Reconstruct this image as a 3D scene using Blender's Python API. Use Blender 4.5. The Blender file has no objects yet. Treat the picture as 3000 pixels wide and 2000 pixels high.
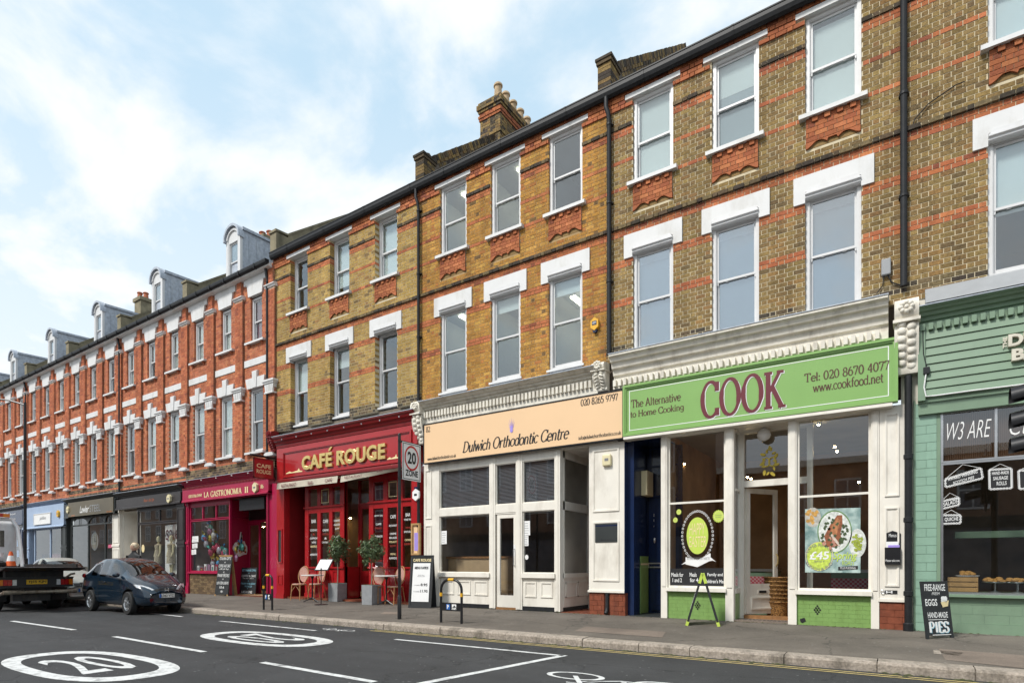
import bpy, math, random
from mathutils import Matrix, Vector
random.seed(7)
SC = bpy.context.scene
COL = SC.collection
R = math.radians

# ------------------------------------------------------------------ camera
F_PX, CX, YH, ALPHA = 1742.73, 1440.0, 1654.0, R(55.2272)
D0, H0 = 12.5, 1.33
cam_d = bpy.data.cameras.new('camera'); cam = bpy.data.objects.new('camera', cam_d); COL.objects.link(cam)
cam.location = (0, -D0, H0); cam.rotation_euler = (R(90), 0, R(90) - ALPHA)
cam_d.sensor_width = 36; cam_d.sensor_fit = 'HORIZONTAL'; cam_d.lens = 36 * F_PX / 3000
cam_d.shift_x = (1500 - CX) / 3000; cam_d.shift_y = (YH - 1000) / 3000
cam_d.clip_start = .1; cam_d.clip_end = 3000
SC.camera = cam

# ------------------------------------------------------------------ sky and sun
SUN_EL, SUN_AZ = R(48), R(200)      # azimuth measured clockwise from +Y
w = bpy.data.worlds.new('World'); SC.world = w; w.use_nodes = True
nt = w.node_tree; nt.nodes.clear()
N = lambda t: nt.nodes.new(t)
sky = N('ShaderNodeTexSky'); sky.sky_type = 'NISHITA'; sky.sun_disc = False
sky.sun_elevation = SUN_EL; sky.sun_rotation = SUN_AZ; sky.air_density = 1.0; sky.dust_density = 2.2; sky.ozone_density = 2.0
tc = N('ShaderNodeTexCoord'); sep = N('ShaderNodeSeparateXYZ'); nt.links.new(tc.outputs['Generated'], sep.inputs[0])
mz = N('ShaderNodeMath'); mz.operation = 'MAXIMUM'; mz.inputs[1].default_value = .06; nt.links.new(sep.outputs['Z'], mz.inputs[0])
mz2 = N('ShaderNodeMath'); mz2.operation = 'ADD'; mz2.inputs[1].default_value = .28; nt.links.new(mz.outputs[0], mz2.inputs[0])
dv = N('ShaderNodeVectorMath'); dv.operation = 'DIVIDE'; nt.links.new(tc.outputs['Generated'], dv.inputs[0])
cmb = N('ShaderNodeCombineXYZ')
for i in range(3): nt.links.new(mz2.outputs[0], cmb.inputs[i])
nt.links.new(cmb.outputs[0], dv.inputs[1])
mp = N('ShaderNodeMapping'); mp.inputs['Location'].default_value = (2.2, 6.3, 0); mp.inputs['Scale'].default_value = (1, 1, .15); nt.links.new(dv.outputs[0], mp.inputs[0])
nz = N('ShaderNodeTexNoise'); nz.inputs['Scale'].default_value = 2.7; nz.inputs['Detail'].default_value = 10; nz.inputs['Roughness'].default_value = .56; nz.inputs['Distortion'].default_value = .25
nt.links.new(mp.outputs[0], nz.inputs['Vector'])
cr = N('ShaderNodeValToRGB'); cr.color_ramp.elements[0].position = .40; cr.color_ramp.elements[1].position = .62
cr.color_ramp.interpolation = 'EASE'
nt.links.new(nz.outputs['Fac'], cr.inputs[0])
hz = N('ShaderNodeMapRange'); hz.inputs['From Min'].default_value = .15; hz.inputs['From Max'].default_value = .62
hz.inputs['To Min'].default_value = .75; hz.inputs['To Max'].default_value = 0; nt.links.new(sep.outputs['Z'], hz.inputs[0])   # thin white haze low down
mxf = N('ShaderNodeMath'); mxf.operation = 'MAXIMUM'; nt.links.new(cr.outputs['Color'], mxf.inputs[0]); nt.links.new(hz.outputs[0], mxf.inputs[1])
blue = N('ShaderNodeMix'); blue.data_type = 'RGBA'; blue.inputs[0].default_value = .75; blue.inputs[7].default_value = (3.75, 5.0, 5.8, 1)
nt.links.new(sky.outputs[0], blue.inputs[6])
cl = N('ShaderNodeMix'); cl.data_type = 'RGBA'; cl.inputs[7].default_value = (5.45, 5.6, 5.7, 1)
nt.links.new(mxf.outputs[0], cl.inputs[0]); nt.links.new(blue.outputs[2], cl.inputs[6])
bg = N('ShaderNodeBackground'); bg.inputs[1].default_value = .095; nt.links.new(cl.outputs[2], bg.inputs[0])
wo = N('ShaderNodeOutputWorld'); nt.links.new(bg.outputs[0], wo.inputs[0])
sl = bpy.data.lights.new('sun', 'SUN'); so = bpy.data.objects.new('sun', sl); COL.objects.link(so)
sl.energy = 1.8; sl.angle = R(11); sl.color = (1, .965, .91)
sdir = Vector((math.sin(SUN_AZ) * math.cos(SUN_EL), math.cos(SUN_AZ) * math.cos(SUN_EL), math.sin(SUN_EL)))   # towards the sun
so.rotation_euler = (-sdir).to_track_quat('-Z', 'Y').to_euler(); so.location = (0, -20, 40)
SC.view_settings.view_transform = 'Standard'; SC.view_settings.look = 'None'; SC.view_settings.gamma = 1
SC.view_settings.exposure = 1.0
SC.view_settings.use_curve_mapping = False
SC.render.engine = 'CYCLES'
SC.cycles.max_bounces = 8; SC.cycles.transparent_max_bounces = 16; SC.cycles.sample_clamp_indirect = 6; SC.cycles.use_denoising = True

# ------------------------------------------------------------------ pixel -> place
CA, SA = math.cos(ALPHA), math.sin(ALPHA)
XVP = CX - F_PX * math.tan(ALPHA)
def FX(x, Y=0.):                       # photo column on a plane parallel to the street -> X
    D = D0 + Y; Z = F_PX * D / CA / (x - XVP); return (D * SA - Z) / CA
def FZ(x, y, Y=0.):                    # photo point on that plane -> height
    D = D0 + Y; Z = F_PX * D / CA / (x - XVP); return H0 + (YH - y) * Z / F_PX
def FP(x, y, Y=0.): return (FX(x, Y), FZ(x, y, Y))
def GP(x, y, z=0.):                    # photo point on level ground z -> X, Y
    Z = F_PX * (H0 - z) / (y - YH); Xc = (x - CX) / F_PX * Z
    return (Xc * SA - Z * CA, Xc * CA + Z * SA - D0)
KY, PZ0, PZ1 = -3.70, .13, .21          # kerb line, pavement height at kerb and at the shops
def PZ(Y): return PZ0 + (PZ1 - PZ0) * min(1, max(0, (Y - KY) / -KY))
def PP(x, y):                           # photo point on the pavement
    z = .16
    for _ in range(6):
        X, Y = GP(x, y, z); z = PZ(Y)
    return X, Y, z
zz = lambda v: v + .06

# ------------------------------------------------------------------ materials
def nodes(name):
    m = bpy.data.materials.new(name); m.use_nodes = True; t = m.node_tree; b = t.nodes['Principled BSDF']
    return m, t, b
def mat(name, col, rough=.6, metal=0., var=.12, vs=6., bump=0., bs=60., spec=.5, coat=0., dirt=None, detail=6):
    m, t, b = nodes(name); L = t.links.new
    b.inputs['Roughness'].default_value = rough; b.inputs['Metallic'].default_value = metal
    b.inputs['Specular IOR Level'].default_value = spec; b.inputs['Coat Weight'].default_value = coat; b.inputs['Coat Roughness'].default_value = .04
    g = t.nodes.new('ShaderNodeNewGeometry'); n = t.nodes.new('ShaderNodeTexNoise'); n.inputs['Scale'].default_value = vs; n.inputs['Detail'].default_value = detail
    L(g.outputs['Position'], n.inputs['Vector'])
    mr = t.nodes.new('ShaderNodeMapRange'); mr.inputs['From Min'].default_value = .25; mr.inputs['From Max'].default_value = .75
    mr.inputs['To Min'].default_value = 1 - var; mr.inputs['To Max'].default_value = 1 + var; L(n.outputs['Fac'], mr.inputs[0])
    mu = t.nodes.new('ShaderNodeVectorMath'); mu.operation = 'SCALE'; mu.inputs[0].default_value = col; L(mr.outputs[0], mu.inputs['Scale'])
    out = mu.outputs[0]
    if dirt:
        dc, amt, ds = dirt
        n2 = t.nodes.new('ShaderNodeTexNoise'); n2.inputs['Scale'].default_value = ds; n2.inputs['Detail'].default_value = 9; n2.inputs['Roughness'].default_value = .65
        mp2 = t.nodes.new('ShaderNodeMapping'); mp2.inputs['Scale'].default_value = (1, 1, .35); L(g.outputs['Position'], mp2.inputs[0]); L(mp2.outputs[0], n2.inputs['Vector'])
        m2 = t.nodes.new('ShaderNodeMapRange'); m2.inputs['From Min'].default_value = .5; m2.inputs['From Max'].default_value = .72; m2.inputs['To Max'].default_value = amt; L(n2.outputs['Fac'], m2.inputs[0])
        mx = t.nodes.new('ShaderNodeMix'); mx.data_type = 'RGBA'; mx.inputs[7].default_value = (*dc, 1); L(m2.outputs[0], mx.inputs[0]); L(out, mx.inputs[6]); out = mx.outputs[2]
    L(out, b.inputs['Base Color'])
    if bump:
        n3 = t.nodes.new('ShaderNodeTexNoise'); n3.inputs['Scale'].default_value = bs; n3.inputs['Detail'].default_value = 5; L(g.outputs['Position'], n3.inputs['Vector'])
        bp = t.nodes.new('ShaderNodeBump'); bp.inputs['Strength'].default_value = bump; bp.inputs['Distance'].default_value = .01; L(n3.outputs['Fac'], bp.inputs['Height']); L(bp.outputs[0], b.inputs['Normal'])
    return m
def brick_mat(name, spots=.35):
    m, t, b = nodes(name); L = t.links.new
    a = t.nodes.new('ShaderNodeAttribute'); a.attribute_name = 'tint'
    g = t.nodes.new('ShaderNodeNewGeometry')
    n = t.nodes.new('ShaderNodeTexNoise'); n.inputs['Scale'].default_value = 26; n.inputs['Detail'].default_value = 6; n.inputs['Roughness'].default_value = .7; L(g.outputs['Position'], n.inputs['Vector'])
    mr = t.nodes.new('ShaderNodeMapRange'); mr.inputs['From Min'].default_value = .3; mr.inputs['From Max'].default_value = .72; mr.inputs['To Min'].default_value = 1.28; mr.inputs['To Max'].default_value = 1 - spots; L(n.outputs['Fac'], mr.inputs[0])
    n2 = t.nodes.new('ShaderNodeTexNoise'); n2.inputs['Scale'].default_value = 1.1; n2.inputs['Detail'].default_value = 6; mps = t.nodes.new('ShaderNodeMapping'); mps.inputs['Scale'].default_value = (2.2, 1, .45); L(g.outputs['Position'], mps.inputs[0]); L(mps.outputs[0], n2.inputs['Vector'])
    mr2 = t.nodes.new('ShaderNodeMapRange'); mr2.inputs['From Min'].default_value = .3; mr2.inputs['From Max'].default_value = .7; mr2.inputs['To Min'].default_value = .70; mr2.inputs['To Max'].default_value = 1.15; L(n2.outputs['Fac'], mr2.inputs[0])
    mm = t.nodes.new('ShaderNodeMath'); mm.operation = 'MULTIPLY'; L(mr.outputs[0], mm.inputs[0]); L(mr2.outputs[0], mm.inputs[1])
    mu = t.nodes.new('ShaderNodeVectorMath'); mu.operation = 'SCALE'; L(a.outputs['Color'], mu.inputs[0]); L(mm.outputs[0], mu.inputs['Scale']); L(mu.outputs[0], b.inputs['Base Color'])
    b.inputs['Roughness'].default_value = .88; b.inputs['Specular IOR Level'].default_value = .25
    n3 = t.nodes.new('ShaderNodeTexNoise'); n3.inputs['Scale'].default_value = 60; n3.inputs['Detail'].default_value = 4; L(g.outputs['Position'], n3.inputs['Vector'])
    bp = t.nodes.new('ShaderNodeBump'); bp.inputs['Strength'].default_value = .7; bp.inputs['Distance'].default_value = .012; L(n3.outputs['Fac'], bp.inputs['Height']); L(bp.outputs[0], b.inputs['Normal'])
    return m
def glass_mat(name, tint=(.86, .9, .9), ior=1.6, extra=.0, wob=.0):
    m = bpy.data.materials.new(name); m.use_nodes = True; t = m.node_tree; t.nodes.clear(); L = t.links.new
    o = t.nodes.new('ShaderNodeOutputMaterial'); mx = t.nodes.new('ShaderNodeMixShader'); tr = t.nodes.new('ShaderNodeBsdfTransparent'); gl = t.nodes.new('ShaderNodeBsdfGlossy')
    f0 = ((ior - 1) / (ior + 1)) ** 2 + extra        # same reflection from either side of the pane
    lw = t.nodes.new('ShaderNodeLayerWeight'); pw = t.nodes.new('ShaderNodeMath'); pw.operation = 'POWER'; pw.inputs[1].default_value = 4.5; L(lw.outputs['Facing'], pw.inputs[0])
    ad = t.nodes.new('ShaderNodeMapRange'); ad.inputs['To Min'].default_value = f0; L(pw.outputs[0], ad.inputs[0])
    tr.inputs[0].default_value = (*tint, 1); gl.inputs['Roughness'].default_value = .01; gl.inputs[0].default_value = (.95, .97, 1, 1)
    if wob:
        g = t.nodes.new('ShaderNodeNewGeometry'); n = t.nodes.new('ShaderNodeTexNoise'); n.inputs['Scale'].default_value = 1.6; L(g.outputs['Position'], n.inputs['Vector'])
        bp = t.nodes.new('ShaderNodeBump'); bp.inputs['Strength'].default_value = wob; bp.inputs['Distance'].default_value = .05; L(n.outputs['Fac'], bp.inputs['Height']); L(bp.outputs[0], gl.inputs['Normal'])
    L(ad.outputs[0], mx.inputs[0]); L(tr.outputs[0], mx.inputs[1]); L(gl.outputs[0], mx.inputs[2]); L(mx.outputs[0], o.inputs[0])
    return m
def emit_mat(name, col, s):
    m, t, b = nodes(name); b.inputs['Base Color'].default_value = (*col, 1); b.inputs['Emission Color'].default_value = (*col, 1); b.inputs['Emission Strength'].default_value = s; return m

M = {}
M['mortar_y'] = mat('mortar_yellow', (.58, .50, .345), .95, var=.2, vs=9, bump=.4)
M['mortar_o'] = mat('mortar_ochre', (.40, .27, .13), .95, var=.2, vs=9, bump=.4)
M['mortar_r'] = mat('mortar_red', (.48, .33, .24), .95, var=.2, vs=9, bump=.4)
M['mortar_d'] = mat('mortar_dark', (.16, .13, .10), .95, var=.2, vs=9, bump=.4)
M['brick'] = brick_mat('brick_stock', .58)
M['brick_red'] = brick_mat('brick_red', .22)
M['white'] = mat('white_masonry_paint', (.66, .66, .655), .55, var=.035, vs=3, bump=.08, dirt=((.42, .40, .35), .5, 2.6))
M['wframe'] = mat('white_gloss_paint', (.66, .66, .66), .32, var=.03, vs=5, dirt=((.5, .48, .44), .3, 6))
M['cream'] = mat('cream_gloss_paint', (.80, .76, .68), .38, var=.05, vs=3, bump=.05, dirt=((.36, .31, .24), .38, 3))
M['cream_old'] = mat('weathered_cream_stucco', (.74, .70, .61), .7, var=.1, vs=5, bump=.25, bs=40, dirt=((.26, .22, .17), .6, 4))
M['black'] = mat('black_gutter_paint', (.016, .017, .019), .5, spec=.3, var=.3, vs=12, bump=.1)
M['blackm'] = mat('black_metal', (.02, .02, .022), .35, .3, var=.2)
M['lead'] = mat('lead_sheet', (.40, .44, .50), .5, .15, var=.25, vs=9, bump=.15, bs=14, dirt=((.55, .58, .6), .5, 5))
M['slate'] = mat('grey_slate', (.07, .075, .085), .6, var=.3, vs=4, bump=.3, bs=20)
M['cement'] = mat('lichened_cement_render', (.23, .20, .13), .95, var=.3, vs=3, bump=.6, bs=30, dirt=((.07, .065, .04), .6, 3))
M['terra'] = mat('terracotta', (.42, .13, .06), .8, var=.2, vs=10)
M['pot_buff'] = mat('buff_clay', (.45, .33, .20), .85, var=.2, vs=12, dirt=((.08, .07, .05), .5, 6))
M['rouge'] = mat('red_gloss_paint', (.36, .013, .016), .22, var=.08, vs=3, coat=.3)
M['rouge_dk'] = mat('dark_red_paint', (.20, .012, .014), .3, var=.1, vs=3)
M['crimson'] = mat('crimson_paint', (.36, .010, .055), .3, var=.08, vs=3)
M['navy'] = mat('navy_gloss_paint', (.007, .019, .066), .25, var=.1, vs=4, coat=.2)
M['green_tile'] = mat('green_tile_paint', (.215, .36, .11), .3, var=.08, vs=5, bump=.05, dirt=((.13, .2, .05), .4, 8))
M['green_sign'] = mat('green_sign_board', (.225, .405, .118), .35, var=.035, vs=2)
M['sage'] = mat('sage_green_paint', (.185, .275, .185), .45, var=.07, vs=3, dirt=((.13, .18, .13), .4, 3))
M['mint'] = mat('mint_green_tile', (.26, .41, .315), .3, var=.06, vs=4, dirt=((.16, .25, .18), .35, 5))
M['peach'] = mat('peach_sign_board', (.82, .56, .33), .4, var=.02, vs=1.5)
M['ltblue'] = mat('pale_blue_paint', (.36, .46, .62), .5, var=.05, vs=3)
M['dkbrown'] = mat('charcoal_brown_paint', (.035, .03, .03), .35, var=.12, vs=4)
M['olive'] = mat('olive_brown_board', (.13, .11, .075), .45, var=.08, vs=3)
M['dkgrey'] = mat('dark_grey_green_paint', (.035, .04, .04), .4, var=.12, vs=4)
M['tile_red'] = mat('glazed_red_brick', (.22, .065, .035), .3, var=.25, vs=9, bump=.15, bs=30, dirt=((.06, .03, .025), .5, 5))
M['wood'] = mat('varnished_wood', (.30, .15, .06), .4, var=.25, vs=14)
M['ply'] = mat('plywood', (.42, .25, .10), .6, var=.2, vs=10)
M['chalk_bd'] = mat('chalkboard_black', (.018, .02, .022), .55, var=.3, vs=8)
M['chalk'] = mat('white_chalk_paint', (.85, .86, .84), .8, var=.06, vs=30)
M['ink'] = mat('black_ink', (.012, .012, .014), .6, var=.05)
M['inkgrey'] = mat('grey_ink', (.2, .2, .21), .6, var=.05)
M['maroon'] = mat('maroon_lettering', (.13, .012, .022), .45, var=.04)
M['brownink'] = mat('brown_lettering', (.085, .03, .016), .5, var=.04)
M['gold'] = mat('gilt_lettering', (.80, .60, .24), .25, .75, var=.12, vs=20)
M['goldp'] = mat('pale_gold_paint', (.80, .66, .36), .45, var=.1, vs=20)
M['lilac'] = mat('lilac_print', (.36, .27, .70), .5, var=.05)
M['paper'] = mat('white_paper', (.80, .80, .79), .7, var=.04, vs=6)
M['asphalt'] = None
M['room'] = mat('dim_shop_interior', (.30, .25, .20), .9, var=.45, vs=1.5)
M['room_warm'] = mat('warm_shop_interior', (.40, .25, .14), .85, var=.4, vs=1.7)
M['room_pale'] = mat('pale_shop_interior', (.30, .29, .25), .85, var=.15, vs=1.5)
M['room_up'] = mat('office_interior', (.34, .35, .35), .9, var=.1, vs=1)
M['blind'] = mat('white_roller_blind', (.74, .76, .75), .8, var=.03, vs=2)
M['grey_backing'] = mat('grey_pane_backing', (.30, .34, .37), .6, var=.05, vs=2)  # plain grey panel set close behind the glass, not a blind
M['slat'] = mat('dark_grey_blind_slat', (.15, .155, .18), .45, var=.06)
M['curtain'] = mat('cream_net_curtain', (.66, .64, .59), .9, var=.2, vs=9)
M['plum'] = mat('plum_curtain', (.20, .07, .11), .9, var=.2, vs=9)
M['glass'] = glass_mat('window_glass', ior=1.75, extra=.05, wob=.05)
M['glass_dim'] = glass_mat('shop_glass', (.84, .86, .85), 1.5, .085)
M['glass_frost'] = glass_mat('sky_reflecting_glass', (.75, .8, .82), 1.9, .16, wob=.04)
M['lamp_on'] = emit_mat('lit_tube', (1, .95, .72), 3.5)
M['bulb'] = emit_mat('lit_bulb', (1, .74, .38), 55)
M['yellow'] = mat('yellow_plastic', (.75, .40, .02), .4, var=.04)
M['alarm'] = mat('cream_plastic', (.72, .64, .40), .4, var=.05)
M['grey_pl'] = mat('grey_plastic', (.30, .31, .32), .5, var=.06)
M['lime'] = mat('lime_print', (.52, .66, .10), .5, var=.06)
M['rattan'] = mat('rattan_cane', (.40, .22, .09), .5, var=.25, vs=40)
M['seat'] = mat('red_white_woven_seat', (.48, .09, .07), .6, var=.3, vs=60)
M['planter'] = mat('grey_fibre_cement', (.26, .27, .28), .8, var=.14, vs=8, bump=.2)
M['leaf'] = mat('bay_leaf', (.085, .13, .052), .5, var=.45, vs=14)
M['bark'] = mat('grey_bark', (.22, .19, .15), .9, var=.25, vs=20, bump=.4)
M['marble'] = mat('white_table_top', (.68, .67, .64), .3, var=.06, vs=8)
M['steel'] = mat('brushed_steel', (.55, .56, .57), .3, .9, var=.1)
M['rubber'] = mat('tyre_rubber', (.018, .018, .018), .8, var=.2, vs=20)
M['redlens'] = mat('red_lens', (.45, .012, .012), .12, var=.1, coat=.5)
M['amber'] = mat('amber_lens', (.70, .20, .015), .12, var=.1, coat=.5)
M['skin'] = mat('skin', (.50, .30, .22), .5, var=.04)
M['blond'] = mat('blond_hair', (.70, .60, .42), .6, var=.25, vs=30)
M['rprint'] = mat('red_print', (.36, .03, .02), .5)
# ------------------------------------------------------------------ mesh helpers
WM, LOCAL = {}, set()
def thing(name, label, cat, loc=(0, 0, 0), rz=0, group=None, local=False):
    o = bpy.data.objects.new(name, None); COL.objects.link(o); o.empty_display_size = .2
    o.location = loc; o.rotation_euler = (0, 0, rz); o['label'] = label; o['category'] = cat
    if group: o['group'] = group
    WM[o] = Matrix.Translation(loc) @ Matrix.Rotation(rz, 4, 'Z')
    if local: LOCAL.add(o)
    return o
def tag(o, label, cat, group=None):
    o['label'] = label; o['category'] = cat
    if group: o['group'] = group
    return o
def put(name, me, parent=None, loc=None):
    o = bpy.data.objects.new(name, me); COL.objects.link(o)
    if loc is not None: o.location = loc
    if parent is not None:
        o.parent = parent
        if parent in LOCAL: LOCAL.add(o)
        else: o.matrix_parent_inverse = WM[parent].inverted()
    WM[o] = Matrix.Translation(loc) if loc is not None else Matrix.Identity(4)
    return o
class MB:
    def __init__(s): s.v, s.f, s.m, s.t, s.sm = [], [], [], [], []; s.M = None
    def add(s, vs, fs, m=0, tint=None, smooth=False):
        b = len(s.v)
        s.v += [tuple(s.M @ Vector(p)) for p in vs] if s.M is not None else [tuple(p) for p in vs]
        for q in fs: s.f.append([i + b for i in q]); s.m.append(m); s.t.append(tint); s.sm.append(smooth)
        return s
    def box(s, x0, y0, z0, x1, y1, z1, m=0, tint=None, skip=()):
        if x0 > x1: x0, x1 = x1, x0
        if y0 > y1: y0, y1 = y1, y0
        if z0 > z1: z0, z1 = z1, z0
        v = [(x0, y0, z0), (x1, y0, z0), (x1, y1, z0), (x0, y1, z0), (x0, y0, z1), (x1, y0, z1), (x1, y1, z1), (x0, y1, z1)]
        F = {'-z': (0, 3, 2, 1), '+z': (4, 5, 6, 7), '-y': (0, 1, 5, 4), '+x': (1, 2, 6, 5), '+y': (2, 3, 7, 6), '-x': (3, 0, 4, 7)}
        return s.add(v, [F[k] for k in F if k not in skip], m, tint)
    def prism(s, pts, a, b, axis='y', m=0, tint=None, smooth=False):
        # pts 2-D: axis y -> (x,z); axis x -> (y,z); axis z -> (x,y)
        n = len(pts)
        ar = sum(pts[i][0] * pts[(i + 1) % n][1] - pts[(i + 1) % n][0] * pts[i][1] for i in range(n))
        if ar < 0: pts = pts[::-1]
        g = {'y': lambda p, q: (p[0], q, p[1]), 'x': lambda p, q: (q, p[0], p[1]), 'z': lambda p, q: (p[0], p[1], q)}[axis]
        if axis == 'y': a, b = max(a, b), min(a, b)
        else: a, b = min(a, b), max(a, b)
        v = [g(p, a) for p in pts] + [g(p, b) for p in pts]
        s.add(v, [list(range(n))[::-1], list(range(n, 2 * n))], m, tint)
        return s.add(v, [(i, (i + 1) % n, n + (i + 1) % n, n + i) for i in range(n)], m, tint, smooth)
    def tube(s, pts, r, n=8, m=0, cap=True, tint=None):
        pts = [Vector(p) for p in pts]; rs = r if isinstance(r, (list, tuple)) else [r] * len(pts)
        rings = []; up = None
        for i, p in enumerate(pts):
            d = (pts[min(i + 1, len(pts) - 1)] - pts[max(i - 1, 0)]).normalized()
            if up is None: up = Vector((0, 0, 1)) if abs(d.z) < .9 else Vector((1, 0, 0))
            a = d.cross(up).normalized(); bb = d.cross(a).normalized(); up = -bb if bb.dot(up) < 0 else bb
            bb = up; a = d.cross(bb).normalized()
            rings.append([p + (a * math.cos(2 * math.pi * k / n) + bb * math.sin(2 * math.pi * k / n)) * rs[i] for k in range(n)])
        v = [q for rg in rings for q in rg]
        s.add(v, [(i * n + k, i * n + (k + 1) % n, (i + 1) * n + (k + 1) % n, (i + 1) * n + k) for i in range(len(pts) - 1) for k in range(n)], m, tint, True)
        if cap: s.add(v, [list(range(n))[::-1], [(len(pts) - 1) * n + k for k in range(n)]], m, tint)
        return s
    def lathe(s, prof, cx=0, cy=0, n=16, m=0, tint=None, smooth=True, cap=True):
        v = [(cx + r * math.cos(2 * math.pi * k / n), cy + r * math.sin(2 * math.pi * k / n), z) for r, z in prof for k in range(n)]
        L = len(prof)
        s.add(v, [(i * n + k, i * n + (k + 1) % n, (i + 1) * n + (k + 1) % n, (i + 1) * n + k) for i in range(L - 1) for k in range(n)], m, tint, smooth)
        return s.add(v, [list(range(n))[::-1], [(L - 1) * n + k for k in range(n)]], m, tint) if cap else s
    def frame(s, x0, z0, x1, z1, t, y0, y1, m=0, tb=None, tt=None):      # a picture frame in the XZ plane
        tb = t if tb is None else tb; tt = t if tt is None else tt
        s.box(x0, y0, z0, x0 + t, y1, z1, m); s.box(x1 - t, y0, z0, x1, y1, z1, m)
        s.box(x0 + t, y0, z0, x1 - t, y1, z0 + tb, m); return s.box(x0 + t, y0, z1 - tt, x1 - t, y1, z1, m)
    def mesh(s, name, mats):
        me = bpy.data.meshes.new(name); me.from_pydata(s.v, [], s.f)
        for k in (mats if isinstance(mats, (list, tuple)) else [mats]): me.materials.append(M[k] if isinstance(k, str) else k)
        me.polygons.foreach_set('material_index', s.m)
        if any(s.sm):
            me.polygons.foreach_set('use_smooth', s.sm); me.set_sharp_from_angle(angle=R(38))
        if any(t is not None for t in s.t):
            at = me.attributes.new('tint', 'FLOAT_COLOR', 'FACE')
            at.data.foreach_set('color', [c for t in s.t for c in ((*(t or (.3, .3, .3)), 1))])
        me.update(); return me
    def build(s, name, mats, parent=None, loc=None): return put(name, s.mesh(name, mats), parent, loc)
def bevel(o, w=.01, seg=2):
    b = o.modifiers.new('bevel', 'BEVEL'); b.width = w; b.segments = seg; b.limit_method = 'ANGLE'; b.angle_limit = R(35); return o
def kind(o, k): o['kind'] = k; return o
def copy_thing(src, loc, rz, label=None, group=None):
    c = src.copy(); COL.objects.link(c); c.location = loc; c.rotation_euler = (0, 0, rz)
    if label: c['label'] = label
    if group: c['group'] = group
    def rec(a, b):
        for ch in a.children:
            k = ch.copy(); COL.objects.link(k); k.parent = b; rec(ch, k)
    rec(src, c); return c

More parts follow.
